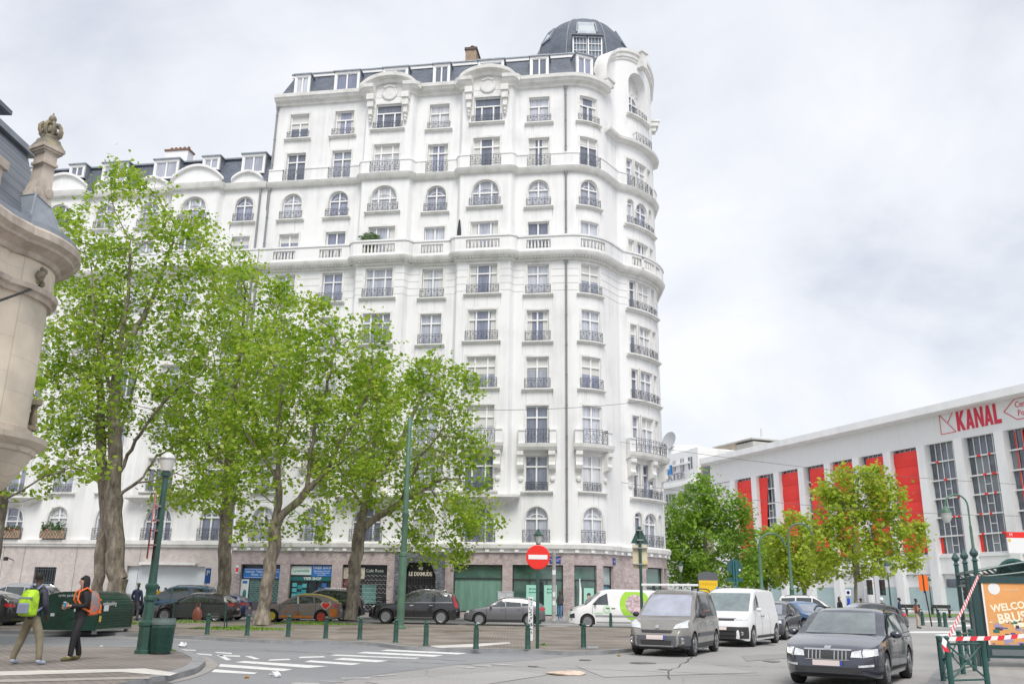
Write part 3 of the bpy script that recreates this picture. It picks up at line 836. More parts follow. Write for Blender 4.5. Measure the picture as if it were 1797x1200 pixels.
# balcony under the niche
bal = MB(); gfine.sweep([(0, 36.5), (0.5, 36.7), (0.55, 36.9), (0, 36.9)], 0.2, GL-0.2, bal)
bal.build('gable_string_course', M_TRIM, BR)
railing(FU, BR, bayu[1][0]-0.9, bayu[1][0]+1.2, 36.9, 0.85, 0.4)
wall.build('stucco_wall', M_STUC, BR, smooth=True, ang=25)
# ---- storey bands, balustrade, cornices
def band(F, name, prof, a, b, m=M_TRIM):
    mb = MB(); F.sweep(prof, a, b, mb); return mb.build(name, m, BR, smooth=True, ang=30)
band(FL, 'plinth_cornice', [(0, 4.3), (0.18, 4.32), (0.2, 4.5), (0.36, 4.6), (0.4, 4.85), (0.34, 4.98), (0, 4.98)], 0, FL.L-8, M_TRIM)
s_ = 0.4
_cl = MB().box(-0.13, 0.13, -0.34, -0.205, -0.06, 0.1).mesh('cornice_lamp', M_WHITE)
while s_ < FL.L-9:
    link('cornice_lamp', _cl, BR, FL.at(s_, 0, 4.4), (0, 0, FL.tang(s_))); s_ += 1.0
# horizontal joints grooved in the storey under the balustrade cornice
gj = MB()
for zj in (22.9, 23.45, 24.0, 24.55):
    segs = []; cur = 0
    for c, w, n in sorted(cu_+bayu):
        segs.append((cur, c-w/2-0.2)); cur = c+w/2+0.2
    segs.append((cur, FU.L-10))
    for a_, b_ in segs:
        if b_-a_ > 0.1:
            gj = MB(); FU.sweep([(0, zj-0.02), (0.012, zj-0.02), (0.012, zj+0.02), (0, zj+0.02)], a_, b_, gj); gj.build('course_joint', mat('joint_grey', (0.55, 0.55, 0.55), 0.8), BR)
band(FU, 'balustrade_cornice', [(0, 25.15), (0.15, 25.2), (0.18, 25.35), (0.5, 25.45), (0.62, 25.6), (0.66, 25.8), (0, 25.8)], 0, FU.L-6)
dn = MB(); s_ = 0.2
while s_ < FU.L-8:
    q = FU.at(s_, 0, 25.36); Mk = Matrix.Translation(q) @ Matrix.Rotation(FU.tang(s_), 4, 'Z')
    dn.box(-0.07, 0.07, -0.44, -0.16, 0.0, 0.07, 0, Mk); s_ += 0.24
dn.build('dentils', M_TRIM, BR)
par = MB()
cur = 0
allc = sorted(cu_ + [(bayu[0][0]+0.2, 0.9, 1), (bayu[1][0], 1.4, 2), (bayu[2][0], 0.66, 1)])
for c, w, n in allc:
    hw = w/2+0.12
    FU.sweep([(0.30, 25.8), (0.52, 25.8), (0.52, 26.92), (0.30, 26.92)], cur, c-hw, par)
    FU.sweep([(0.30, 25.8), (0.52, 25.8), (0.52, 26.05), (0.30, 26.05)], c-hw, c+hw, par)
    FU.sweep([(0.30, 26.72), (0.52, 26.72), (0.52, 26.92), (0.30, 26.92)], c-hw, c+hw, par)
    k = int(hw*2/0.24); balu = MB()
    for i in range(k):
        t = c-hw+hw*2*(i+0.5)/k; q = FU.at(t, 0.41)
        balu.lathe([(0.05, 26.05), (0.085, 26.2), (0.07, 26.4), (0.045, 26.6), (0.07, 26.72)], 6, (q.x, q.y))
    balu.build('baluster_row', M_TRIM, BR)
    cur = c+hw
FU.sweep([(0.30, 25.8), (0.52, 25.8), (0.52, 26.92), (0.30, 26.92)], cur, FU.L-6, par)
FU.sweep([(0.24, 26.925), (0.6, 26.925), (0.6, 27.06), (0.24, 27.06)], 0, FU.L-6, par)
par.build('balustrade_parapet', M_STUC, BR)
cur = 0
for c, w, n in sorted(cu_+bayu):
    hw = w/2+0.12
    p2 = MB(); FU.sweep([(0, 32.75), (0.22, 32.75), (0.22, 33.78), (0.27, 33.79), (0.27, 33.9), (0, 33.9)], cur, c-hw, p2); cur = c+hw
    p2.build('upper_parapet', M_STUC, BR)
p2 = MB(); FU.sweep([(0, 32.75), (0.22, 32.75), (0.22, 33.78), (0.27, 33.79), (0.27, 33.9), (0, 33.9)], cur, FU.L-6, p2)
p2.build('upper_parapet', M_STUC, BR)
band(FU, 'upper_string_course', [(0, 32.3), (0.2, 32.34), (0.34, 32.5), (0.42, 32.74), (0, 32.74)], 0, FU.L-6)
# main cornice with two arched pediments
CP = [(0, 39.62), (0.16, 39.68), (0.2, 39.86), (0.48, 39.98), (0.56, 40.12), (0.66, 40.2), (0.7, 40.48), (0, 40.48)]
cuts = [(FU.u2s(-12.3)-1.1, FU.u2s(-12.3)+1.1), (FU.u2s(-4.35)-1.1, FU.u2s(-4.35)+1.1)]
band(FU, 'main_cornice', CP, 0, cuts[0][0]); band(FU, 'main_cornice', CP, cuts[0][1], cuts[1][0]); band(FU, 'main_cornice', CP, cuts[1][1], s18u+R1*TH+0.3)
for uc in (-12.3, -4.35):
    sc_ = FU.u2s(uc); mb = MB(); rr = []
    N = 20; hw = 2.05; rise = 1.15
    for i in range(N+1):
        x = -hw + 2*hw*i/N
        z = 39.95 + rise*sqrt(max(1-(x/hw)**2, 0))**1.15
        rr.append([FU.at(sc_+x, o, z+dz) for o, dz in ((0, -0.42), (0.2, -0.36), (0.3, -0.12), (0.7, 0.0), (0.74, 0.28), (-0.3, 0.3), (-0.3, -0.42))])
    mb.grid(rr, 0, True); mb.poly(rr[0]); mb.poly(rr[-1][::-1])
    fill = [FU.at(sc_-1.15, 0.02, 39.5)] + [FU.at(sc_-hw*0.9+2*hw*0.9*i/10, 0.02, 39.8+0.95*sqrt(max(1-(-0.9+1.8*i/10)**2, 0))) for i in range(11)] + [FU.at(sc_+1.15, 0.02, 39.5)]
    mb.poly(fill)
    mb.build('arched_pediment', M_TRIM, BR, smooth=True, ang=30)
    md = MB()
    q = FU.at(sc_, 0.03, 39.85); Mk = Matrix.Translation(q) @ Matrix.Rotation(pi/2, 4, 'X')
    md.lathe([(0.62, 0.0), (0.62, 0.06), (0.52, 0.1), (0.5, 0.05), (0.0, 0.05)], 20, M=Mk)
    for k in range(-3, 4):
        md.blob((q.x+k*0.13, q.y-0.1, q.z+0.66-abs(k)*0.05), (0.11, 0.07, 0.1), 6, 4)
    md.build('medallion', M_TRIM, BR, smooth=True)
    for sg in (-1, 1):
        k = MB(); q = FU.at(sc_+sg*1.42, 0, 0)
        Mk = Matrix.Translation((q.x, q.y, 0))
        k.box(-0.3, 0.3, -0.62, 0, 39.1, 39.6, 0, Mk); k.box(-0.24, 0.24, -0.5, 0, 38.5, 39.1, 0, Mk); k.box(-0.16, 0.16, -0.35, 0, 37.9, 38.5, 0, Mk)
        for zz_, rr_ in ((38.35, 0.26), (37.95, 0.22), (37.6, 0.18), (37.3, 0.14)):
            k.blob((q.x, q.y-0.14, zz_), (rr_, 0.2, rr_*0.9), 6, 4)
        k.build('console', M_TRIM, BR, smooth=True)
# balconies of the third row
for (c, w, n) in cu_ + [(bayu[1][0], 4.0, 0)]:
    hw = w/2+0.62 if n else 2.35
    mb = MB()
    FU.sweep([(0, 11.1), (0.5, 11.2), (0.62, 11.38), (0.68, 11.62), (0, 11.62)], c-hw, c+hw, mb)
    mb.build('balcony_slab', M_TRIM, BR)
    pd = MB()
    FU.sweep([(0.12, 11.62), (0.5, 11.62), (0.5, 12.5), (0.56, 12.52), (0.56, 12.62), (0.06, 12.62), (0.06, 12.52), (0.12, 12.5)], c-hw+0.06, c-hw+0.55, pd); pd.build('balcony_pedestal', M_STUC, BR); pd = MB()
    FU.sweep([(0.12, 11.62), (0.5, 11.62), (0.5, 12.5), (0.56, 12.52), (0.56, 12.62), (0.06, 12.62), (0.06, 12.52), (0.12, 12.5)], c+hw-0.55, c+hw-0.06, pd)
    pd.build('balcony_pedestal', M_STUC, BR)
    railing(FU, BR, c-hw+0.56, c+hw-0.56, 11.62, 1.0, 0.55)
    for sg in ((-1, 1) if n else (-1, 0, 1)):
        k = MB(); t = c+sg*(hw-0.32); q = FU.at(t); Mk = Matrix.Translation(q) @ Matrix.Rotation(FU.tang(t), 4, 'Z')
        k.prism([(0, 11.12), (-0.6, 11.12), (-0.6, 10.85), (-0.45, 10.72), (-0.42, 10.35), (-0.5, 10.15), (-0.4, 9.92), (-0.14, 9.85), (0, 9.7)], 0.46, 0, Mk @ Matrix.Translation((-0.23, 0, 0)) @ Matrix(((0, 0, 1, 0), (1, 0, 0, 0), (0, 1, 0, 0), (0, 0, 0, 1))))
        k.blob((0, -0.08, 9.25), (0.2, 0.1, 0.2), 6, 4, 0, Mk)
        k.build('balcony_bracket', M_TRIM, BR)
# corbels carrying the two projecting bays
for (a_, b_) in BAYS:
    mb = MB(); a_ -= 0.35; b_ += 0.75
    mb.grid([[(a_, 0.05, 8.12), (a_, -0.95, 8.12), (b_, -0.95, 8.12), (b_, 0.05, 8.12)], [(a_, 0.05, 7.95), (a_, -0.95, 7.95), (b_, -0.95, 7.95), (b_, 0.05, 7.95)],
             [(a_+0.3, 0.05, 7.9), (a_+0.3, -0.75, 7.88), (b_-0.3, -0.75, 7.88), (b_-0.3, 0.05, 7.9)], [(a_+1.6, 0.05, 7.25), (a_+1.6, -0.02, 7.3), (b_-1.6, -0.02, 7.3), (b_-1.6, 0.05, 7.25)]])
    mb.poly([(a_, 0.05, 8.12), (b_, 0.05, 8.12), (b_, -0.95, 8.12), (a_, -0.95, 8.12)])
    mb.build('bay_corbel', M_TRIM, BR)
# ---- flanks and flat roof behind
bk = MB()
endp = FL.at(FL.L); YB = 15.0
bk.poly([(UL, YB, 0), (UL, 0, 0), (UL, 0, 40.5), (UL, YB, 40.5)])
bk.poly([(endp.x, endp.y, 0), (UL, YB, 0), (UL, YB, 40.5), (endp.x, endp.y, 40.5)])
bk.build('flank_walls', M_STUC, BR)
# ---- mansard
def roof_pt(s, top):
    return FL.at(s, -1.25 if top else -0.1, 43.15 if top else 40.5)
ms1 = s18l + R1*TH + 1.6
ss = FL.samples(0.0, ms1)
mr = MB()
mr.grid([[roof_pt(s, False) for s in ss], [roof_pt(max(s, 0.75), True) for s in ss]])
mr.poly([(UL, YB, 40.5), (UL, 0.1, 40.5), (UL+0.75, 1.25, 43.15), (UL+0.75, YB, 43.15)])
mr.build('mansard_roof', M_SLATE, BR)
fs = MB(); FL.sweep([(-1.22, 43.05), (-1.1, 43.05), (-1.1, 43.3), (-1.22, 43.3)], 0.62, ms1-1.2, fs); fs.build('roof_fascia', M_WHITE, BR)
fe = MB(); FL.sweep([(-1.5, 43.31), (-1.02, 43.31), (-1.02, 43.4), (-1.5, 43.4)], 0.55, ms1-1.2, fe); fe.build('roof_edge', M_ZINC, BR)
fr_ = MB(); tp = [FL.at(s, -1.3, 43.3) for s in FL.samples(0.7, FL.L-3)] + [Vector((endp.x-1, YB, 43.3)), Vector((UL+0.8, YB, 43.3))]
fr_.poly(tp); fr_.build('flat_roof', M_ZINC, BR)
inner = MB(); inner.grid([[FL.at(s, -0.95, 36) for s in FL.samples(ms1-2, FL.L)], [FL.at(s, -1.0, 43.3) for s in FL.samples(ms1-2, FL.L)]]); inner.build('gable_back_wall', M_ZINC, BR)
def dormer(F, root, s, w, z0, h, n, off0, offf, mroof=M_ZINC):
    """flat-roofed dormer: white surround, two lights, zinc cheeks"""
    q = F.at(s, offf, 0); Mk = Matrix.Translation((q.x, q.y, 0)) @ Matrix.Rotation(F.tang(s), 4, 'Z')
    mb = MB()
    D = 1.7
    for sx in (-1, 1):
        mb.box(sx*w/2-0.02 if sx > 0 else -w/2, sx*w/2 if sx > 0 else -w/2+0.02, 0.14, D, z0, z0+h, 1, Mk)
    mb.box(-w/2-0.1, w/2+0.1, -0.14, D, z0+h, z0+h+0.1, 1, Mk)
    f = 0.17
    mb.box(-w/2, -w/2+f, -0.02, 0.14, z0, z0+h, 0, Mk); mb.box(w/2-f, w/2, -0.02, 0.14, z0, z0+h, 0, Mk)
    mb.box(-w/2+f, w/2-f, -0.02, 0.14, z0+h-0.2, z0+h, 0, Mk); mb.box(-w/2+f, w/2-f, -0.05, 0.14, z0, z0+0.14, 0, Mk)
    o = mb.build('dormer', [M_WHITE, mroof], root)
    fr, pn = window_meshes(round(w-2*f, 2), round(h-0.34, 2), False, n, 2 if n == 9 else 4)
    wo = link('window', fr, o, Mk @ Vector((0, 0.07, z0+0.14)), (0, 0, F.tang(s)))
    link('window_pane', pn, wo)
    return o
def _dm(w, h, nl):
    k = (round(w, 2), round(h, 2), False, nl, 4)
    if k in _wm: return
    mb = MB(); f = 0.06
    for b in ((-w/2, -w/2+f, 0, h), (w/2-f, w/2, 0, h)): mb.box(b[0], b[1], -0.04, 0.04, b[2], b[3])
    mb.box(-w/2+f, w/2-f, -0.04, 0.04, 0, f); mb.box(-w/2+f, w/2-f, -0.04, 0.04, h-f, h)
    for i in range(1, nl):
        x = -w/2+w*i/nl; mb.box(x-0.06, x+0.06, -0.05, 0.035, f, h-f)
    _wm[k] = (mb.mesh('window_frame', M_FRAME), MB().poly([(-w/2, 0.03, 0), (w/2, 0.03, 0), (w/2, 0.03, h), (-w/2, 0.03, h)]).mesh('window_pane', M_GLASS))
for u, w in ((-20.15, 1.35), (-16.3, 2.15), (-12.2, 2.1), (-8.35, 1.4), (-4.3, 2.1), (-0.4, 1.5)):
    _dm(w-0.34, 1.96-0.34, 2); dormer(FL, BR, FL.u2s(u), w, 40.78, 1.96, 2, -0.3, -0.28)
_dm(1.45-0.34, 1.96-0.34, 2); dormer(FL, BR, s18l+R1*radians(30), 1.45, 40.78, 1.96, 2, -0.3, -0.25)
# ---- dome
DC = (BC[0], BC[1])
prof = [(4.55, 42.0), (4.5, 44.5), (4.38, 46.2), (4.08, 47.9), (3.62, 49.0), (2.95, 49.9), (2.1, 50.6), (1.05, 51.05)]
dm = MB(); dm.lathe(prof, 40, DC); dm.build('dome', M_SLATED, BR, smooth=True)
cap = MB(); cap.lathe([(1.0, 51.0), (1.15, 51.02), (1.15, 51.2), (0.95, 51.3), (0.95, 51.45), (0.55, 51.62), (0, 51.66)], 20, DC)
cap.build('dome_cap', M_ZINC, BR, smooth=True)
rb = MB()
def dome_pt(a, z, d=0.0):
    for i in range(len(prof)-1):
        if prof[i][1] <= z <= prof[i+1][1]:
            f = (z-prof[i][1])/(prof[i+1][1]-prof[i][1]); r = prof[i][0]*(1-f)+prof[i+1][0]*f; break
    return Vector((DC[0]+(r+d)*sin(a), DC[1]-(r+d)*cos(a), z))
for k in range(8):
    a = radians(-13 + 45*k)
    rb.tube([dome_pt(a, 43+0.38*i, 0.02) for i in range(22)], 0.055, 5)
rb.build('dome_ribs', M_ZINC, BR)
def dome_pane(a, ha, z0, z1, name, d=0.2):
    fr = MB(); pn = MB()
    c4 = [dome_pt(a-ha, z0, d), dome_pt(a+ha, z0, d), dome_pt(a+ha*0.95, z1, d), dome_pt(a-ha*0.95, z1, d)]
    pn.poly(c4)
    for i in range(4): fr.beam(c4[i], c4[(i+1) % 4], 0.12, d*1.8)
    o = fr.build(name, M_ZINC, BR)
    pn.build('skylight_pane', mat('sky_glass', (0.55, 0.58, 0.6), 0.08, spec=1.0, coat=1.0), o)
dome_pane(radians(10), radians(11), 47.55, 48.7, 'skylight'); dome_pane(radians(-46), radians(8), 48.0, 49.3, 'skylight', 0.09); dome_pane(radians(70), radians(8), 48.0, 49.3, 'skylight', 0.09)
# dome dormer with small panes, facing the street
a = radians(10); Mk = Matrix.Translation((DC[0]+4.6*sin(a), DC[1]-4.6*cos(a), 0)) @ Matrix.Rotation(a, 4, 'Z')
dd = MB()
dd.box(-1.3, 1.3, -0.35, 1.8, 46.9, 47.04, 1, Mk); dd.box(-1.3, -1.24, -0.02, 1.6, 44.0, 46.9, 1, Mk); dd.box(1.24, 1.3, -0.02, 1.6, 44.0, 46.9, 1, Mk)
dd.box(-1.24, 1.24, -0.12, 1.0, 43.6, 44.86, 1, Mk)
for x0, x1 in ((-1.2, -0.08), (0.08, 1.2)):
    for x in [x0+(x1-x0)*i/4 for i in range(5)]:
        wd = 0.05 if x in (x0, x1) else 0.014
        dd.box(x-wd, x+wd, -0.1, -0.02, 44.88, 46.88, 0, Mk)
    for z in (44.9, 45.55, 46.2, 46.86):
        dd.box(x0, x1, -0.115, -0.03, z-0.02, z+0.02, 0, Mk)
o = dd.build('dome_dormer', [M_WHITE, M_SLATED], BR)
MB().poly([Mk @ Vector(p) for p in ((-1.2, 0.0, 44.88), (1.2, 0.0, 44.88), (1.2, 0.0, 46.88), (-1.2, 0.0, 46.88))]).build('window_pane', mat('dome_glass', (0.17, 0.21, 0.26), 0.06, spec=0.9, var=0.3, scale=2), o)
# chimney
ch = MB(); ch.box(-7.5, -6.55, 5.0, 8.2, 43.3, 47.2); ch.box(-7.58, -6.47, 4.9, 8.3, 47.2, 47.42, 1)
ch.lathe([(0.18, 47.42), (0.16, 47.85), (0.2, 47.9)], 8, (-7.02, 5.6), 1); ch.lathe([(0.18, 47.42), (0.16, 47.75)], 8, (-7.02, 7.2), 1)
ch.build('chimney', [M_BRICKC, mat('chimney_cap', (0.12, 0.09, 0.08), 0.8)], BR)
# ---- downpipes
def downpipe(u, segs, r=0.075, off=-0.12):
    mb = MB()
    for z0_, z1_ in segs:
        mb.tube([(u, off, z0_), (u, off, z1_)], r, 8)
        zc = z0_+0.5
        while zc < z1_: mb.lathe([(r+0.02, zc), (r+0.02, zc+0.07)], 8, (u, off)); zc += 2.2
        mb.lathe([(r, z1_-0.32), (r*1.8, z1_-0.1), (r*1.8, z1_)], 8, (u, off))
    return mb.build('downpipe', M_PIPE, BR, smooth=True)
downpipe(1.72, [(33.92, 39.6), (27.1, 32.3), (5.0, 25.15)]); downpipe(UL+0.15, [(33.92, 39.6), (27.1, 32.3)])
downpipe(UL-0.2, [(0.15, 25.0)], 0.09)
# ================================================================== marble ground floor and shopfronts of the corner building
def marble(name, c1, c2, vein):
    m = mat(name, c1, 0.35, spec=0.5); t, b = nodes(m)
    tcn = t.nodes.new('ShaderNodeTexCoord')
    n = t.nodes.new('ShaderNodeTexNoise'); n.inputs['Scale'].default_value = 1.3; n.inputs['Detail'].default_value = 10; n.inputs['Distortion'].default_value = 1.2
    t.links.new(tcn.outputs['Object'], n.inputs['Vector'])
    r = t.nodes.new('ShaderNodeValToRGB'); r.color_ramp.elements[0].position = 0.35; r.color_ramp.elements[1].position = 0.62
    r.color_ramp.elements[0].color = (*c2, 1); r.color_ramp.elements[1].color = (*c1, 1)
    t.links.new(n.outputs['Fac'], r.inputs[0])
    mp = t.nodes.new('ShaderNodeMapping'); mp.inputs['Rotation'].default_value = (0, 0.45, 0); mp.inputs['Scale'].default_value = (0.6, 0.6, 2.4)
    t.links.new(tcn.outputs['Object'], mp.inputs['Vector'])
    n2 = t.nodes.new('ShaderNodeTexNoise'); n2.inputs['Scale'].default_value = 1.6; n2.inputs['Detail'].default_value = 9; n2.inputs['Distortion'].default_value = 2.0
    t.links.new(mp.outputs[0], n2.inputs['Vector'])
    r2 = t.nodes.new('ShaderNodeValToRGB'); e = r2.color_ramp.elements
    e[0].position = 0.46; e[0].color = (0, 0, 0, 1); e[1].position = 0.54; e[1].color = (0, 0, 0, 1); q = e.new(0.5); q.color = (0.75, 0.75, 0.75, 1)
    t.links.new(n2.outputs['Fac'], r2.inputs[0])
    mm = t.nodes.new('ShaderNodeMix'); mm.data_type = 'RGBA'
    t.links.new(r2.outputs[0], mm.inputs['Factor']); t.links.new(r.outputs[0], mm.inputs['A']); mm.inputs['B'].default_value = (*vein, 1)
    t.links.new(mm.outputs['Result'], b.inputs['Base Color'])
    return m
M_MARB = marble('pink_marble', (0.47, 0.385, 0.375), (0.345, 0.275, 0.275), (0.64, 0.60, 0.58))
M_MARB2 = marble('pale_marble', (0.56, 0.50, 0.475), (0.45, 0.395, 0.38), (0.62, 0.58, 0.56))
M_DMARB = marble('dark_marble', (0.13, 0.135, 0.155), (0.06, 0.065, 0.08), (0.32, 0.33, 0.36))
M_SHOPG = mat('shop_glass', (0.055, 0.125, 0.10), 0.06, spec=0.9, var=0.5, scale=0.9, coat=0.5)
M_SHOPF = mat('frosted_shop_film', (0.17, 0.31, 0.25), 0.2, var=0.18, scale=1.5, stretch=(3, 3, 0.4), coat=0.5)
M_SHFR = mat('dark_shop_frame', (0.03, 0.035, 0.04), 0.4)
M_BLUE = mat('shop_blue', (0.02, 0.16, 0.50), 0.45)
M_DIN = mat('dim_interior', (0.018, 0.03, 0.032), 0.25, var=0.6, scale=3)
M_PAPER = mat('white_panel', (0.72, 0.75, 0.76), 0.5)
M_MINT = mat('mint_panel', (0.36, 0.66, 0.55), 0.5)
base = MB()
shops = [(-19.78, 2.9, 0.3, 3.40), (-16.08, 3.05, 0.3, 3.42), (-12.2, 3.2, 0.3, 3.44), (-8.3, 2.5, 0.14, 3.9), (-4.3, 3.35, 0.45, 3.52), (-0.25, 3.4, 0.3, 3.54)]
sw = [(FL.u2s(u), w, zb, zt_, False) for u, w, zb, zt_ in shops]
s_a = FL.px2s(1028, 2.2, s18l); s_b = FL.px2s(1068, 2.2, s18l); s_c = scl+RB*radians(29)
sw += [(s_a, 1.55, 0.45, 3.55, False), (s_b, 1.2, 0.45, 3.55, False), (s_c, 2.3, 0.45, 3.6, False), (scl+RB*radians(47), 0.9, 0.45, 3.6, False)]
FL.wall(base, 0.0, 4.3, sw, 0, FL.L, depth=0.35, off=0.06)
base.build('marble_base', M_MARB, BR, smooth=True, ang=25)
# soffit lip between marble and stucco is the plinth cornice above
def shopwin(s, w, zb, zt_, mullz, mat_lo, mat_hi, nlo=1, name='shop_window'):
    T = Matrix.Translation(FL.at(s, -0.25)) @ Matrix.Rotation(FL.tang(s), 4, 'Z')
    f = MB()
    f.box(-w/2, -w/2+0.06, -0.05, 0.05, zb, zt_, 0, T); f.box(w/2-0.06, w/2, -0.05, 0.05, zb, zt_, 0, T)
    f.box(-w/2+0.06, w/2-0.06, -0.05, 0.05, zt_-0.08, zt_, 0, T); f.box(-w/2+0.06, w/2-0.06, -0.05, 0.05, zb, zb+0.08, 0, T)
    f.box(-w/2+0.06, w/2-0.06, -0.06, 0.05, mullz-0.04, mullz+0.04, 0, T)
    for i in range(1, nlo): f.box(-w/2+w*i/nlo-0.03, -w/2+w*i/nlo+0.03, -0.045, 0.05, zb+0.08, mullz-0.04, 0, T)
    o = f.build(name, M_SHFR, BR)
    MB().poly([T @ Vector(p) for p in ((-w/2, 0.02, zb), (w/2, 0.02, zb), (w/2, 0.02, mullz), (-w/2, 0.02, mullz))]).build('window_pane', mat_lo, o)
    MB().poly([T @ Vector(p) for p in ((-w/2, 0.021, mullz), (w/2, 0.021, mullz), (w/2, 0.021, zt_), (-w/2, 0.021, zt_))]).build('window_pane', mat_hi, o)
    return o, T
shopwin(*sw[4][:4], 2.62, M_SHOPF, M_SHOPG)
o, T = shopwin(*sw[5][:4], 2.6, M_SHOPG, M_SHOPG, 3)
for x0 in (-0.78, 0.42):
    p = MB().box(x0, x0+0.85, -0.1, -0.06, 0.38, 2.25, 0, T).build('window_poster', M_MINT, o)
    for k in (0, 1):
        q = MB(); q.lathe([(0.06, 0), (0.06, 0.01), (0.04, 0.012), (0.04, 0.0)], 10, M=T @ Matrix.Translation((x0+0.25, -0.102, 2.0-0.22*k)) @ Matrix.Rotation(pi/2, 4, 'X'))
        q.box(x0+0.34, x0+0.68, -0.108, -0.1, 1.97-0.22*k, 2.03-0.22*k, 0, T); q.build('poster_mark', mat('teal_print', (0.05, 0.25, 0.2), 0.5), p)
MB().box(-0.15, 0.35, -0.055, -0.03, 0.35, 2.45, 0, T).build('shop_door', M_DIN, o)
o, T = shopwin(*sw[6][:4], 2.6, M_SHOPG, M_SHOPG)
# poster of a person in the window
pp = MB().box(-0.1, 0.6, -0.09, -0.06, 0.6, 2.1, 0, T).build('window_poster', M_MINT, o)
g = MB(); g.blob((0.25, -0.1, 1.55), (0.12, 0.02, 0.16), 10, 6, 0, T); g.blob((0.25, -0.1, 1.1), (0.3, 0.02, 0.32), 10, 6, 1, T); g.blob((0.25, -0.096, 1.66), (0.14, 0.02, 0.14), 10, 6, 2, T)
g.build('poster_figure', [mat('poster_skin', (0.5, 0.34, 0.27), 0.6), mat('poster_navy', (0.05, 0.1, 0.22), 0.6), mat('poster_hair', (0.05, 0.035, 0.03), 0.6)], pp)
fl = MB(); fl.tube([T @ Vector((-0.55, -0.5, 0.4)), T @ Vector((-0.5, -0.55, 2.7))], 0.025, 6); fl.prism([(0, 0), (0.14, 0.1), (0.16, 1.2), (0.05, 1.9), (0, 1.9)], 0.02, 0, T @ Matrix.Translation((-0.54, -0.5, 0.75)) @ Matrix.Rotation(pi/2, 4, 'X'))
fl.build('beach_flag', M_WHITE, o)
o, T = shopwin(*sw[7][:4], 2.3, mat('shop_blue_glass', (0.06, 0.25, 0.36), 0.08, var=0.5, scale=1.5, coat=0.5), mat('pale_glass', (0.35, 0.42, 0.42), 0.08, var=0.3, scale=1.2))
shopwin(*sw[8][:4], 2.2, mat('pale_green_glass', (0.33, 0.50, 0.47), 0.1, var=0.25, scale=1.0), M_SHOPG, 2)
shopwin(*sw[9][:4], 2.2, M_SHOPG, M_SHOPG)
# shops: internet and phone shop, phone shop, night shop
def shopfront(idx, label):
    s, w, zb, zt_, _ = sw[idx]
    T = Matrix.Translation(FL.at(s, -0.25)) @ Matrix.Rotation(FL.tang(s), 4, 'Z')
    bkp = MB(); bkp.box(-w/2, w/2, 0.0, 0.06, zb, zt_, 0, T)
    return bkp.build('shopfront', M_DIN, BR), T, w, zb, zt_
M_SHUT = mat('roller_grille', (0.10, 0.11, 0.12), 0.5, 0.3)
def grille(o, T, x0, x1, z0, z1, m, st=0.14):
    g = MB(); y = -0.05; nz = int((z1-z0)/st)
    n = int((x1-x0)/st)
    for i in range(nz):
        z = z0+st*i
        pts = [T @ Vector((x0+(x1-x0)*k/n, y, z+(0.5*st if (k+i) % 2 else -0.0)*1.0)) for k in range(n+1)]
        g.tube(pts, 0.014, 3, caps=False)
    return g.build('roller_grille', m, o)
o, T, w, zb, zt_ = shopfront(0, 'blue')
MB().box(-1.3, 1.42, -0.14, -0.03, 2.45, 3.12, 0, T).build('shop_sign', M_BLUE, o)
text('sign_lettering', "Internet  Telecom  Transfert\nPhone  Copy  Fax", 0.21, M_WHITE, o, T @ Matrix.Translation((0.06, -0.145, 2.8)) @ Matrix.Rotation(pi/2, 4, 'X'), 0.004)
fr = MB()
for z in (2.5, 3.06): fr.box(-1.2, 1.32, -0.15, -0.141, z, z+0.02, 0, T)
fr.build('sign_border', M_WHITE, o)
MB().box(-1.42, -0.85, -0.12, -0.03, 0.9, 2.38, 0, T).build('shop_poster', M_PAPER, o)
g = MB(); g.blob((-1.1, -0.13, 1.4), (0.14, 0.02, 0.3), 8, 6, 0, T); g.box(-1.3, -0.95, -0.13, -0.12, 2.1, 2.28, 1, T); g.build('poster_print', [mat('print_teal', (0.03, 0.2, 0.2), 0.5), M_BLUE], o)
MB().box(-0.8, 1.4, -0.03, 0.0, 0.9, 2.4, 0, T).build('shop_display', mat('green_display', (0.07, 0.16, 0.14), 0.3, var=0.6, scale=3), o)
grille(o, T, -0.8, 1.42, 0.9, 2.4, mat('grille_teal', (0.28, 0.42, 0.42), 0.5))
MB().box(-1.42, 1.42, -0.04, -0.01, 0.31, 0.9, 0, T).build('shop_plinth', mat('dark_grey_panel', (0.10, 0.10, 0.11), 0.5), o)
pr = MB(); pr.box(-1.62, -1.4, -0.75, -0.66, 2.75, 3.3, 0, T); pr.box(-1.6, -1.42, -0.76, -0.75, 2.85, 3.15, 1, T); pr.build('projecting_sign', [M_PAPER, M_RED], o)
o, T, w, zb, zt_ = shopfront(1, 'phone')
MB().box(-1.48, -0.02, -0.14, -0.03, 2.72, 3.3, 0, T).build('shop_sign', mat('pale_sign', (0.62, 0.70, 0.70), 0.5), o)
text('sign_lettering', "Lycamobile", 0.26, mat('print_green', (0.05, 0.34, 0.16), 0.5), o, T @ Matrix.Translation((-0.74, -0.145, 3.0)) @ Matrix.Rotation(pi/2, 4, 'X'), 0.004, bold=0.004)
MB().box(0.0, 1.5, -0.14, -0.03, 2.62, 3.38, 0, T).build('shop_sign', M_BLUE, o)
text('sign_lettering', "YASER SHOP", 0.24, M_WHITE, o, T @ Matrix.Translation((0.75, -0.145, 3.2)) @ Matrix.Rotation(pi/2, 4, 'X'), 0.004, bold=0.004)
text('sign_lettering', "Alimentation Generale\nTel. Gsm Reparation\nAccessoires", 0.13, M_WHITE, o, T @ Matrix.Translation((0.75, -0.145, 2.86)) @ Matrix.Rotation(pi/2, 4, 'X'), 0.004)
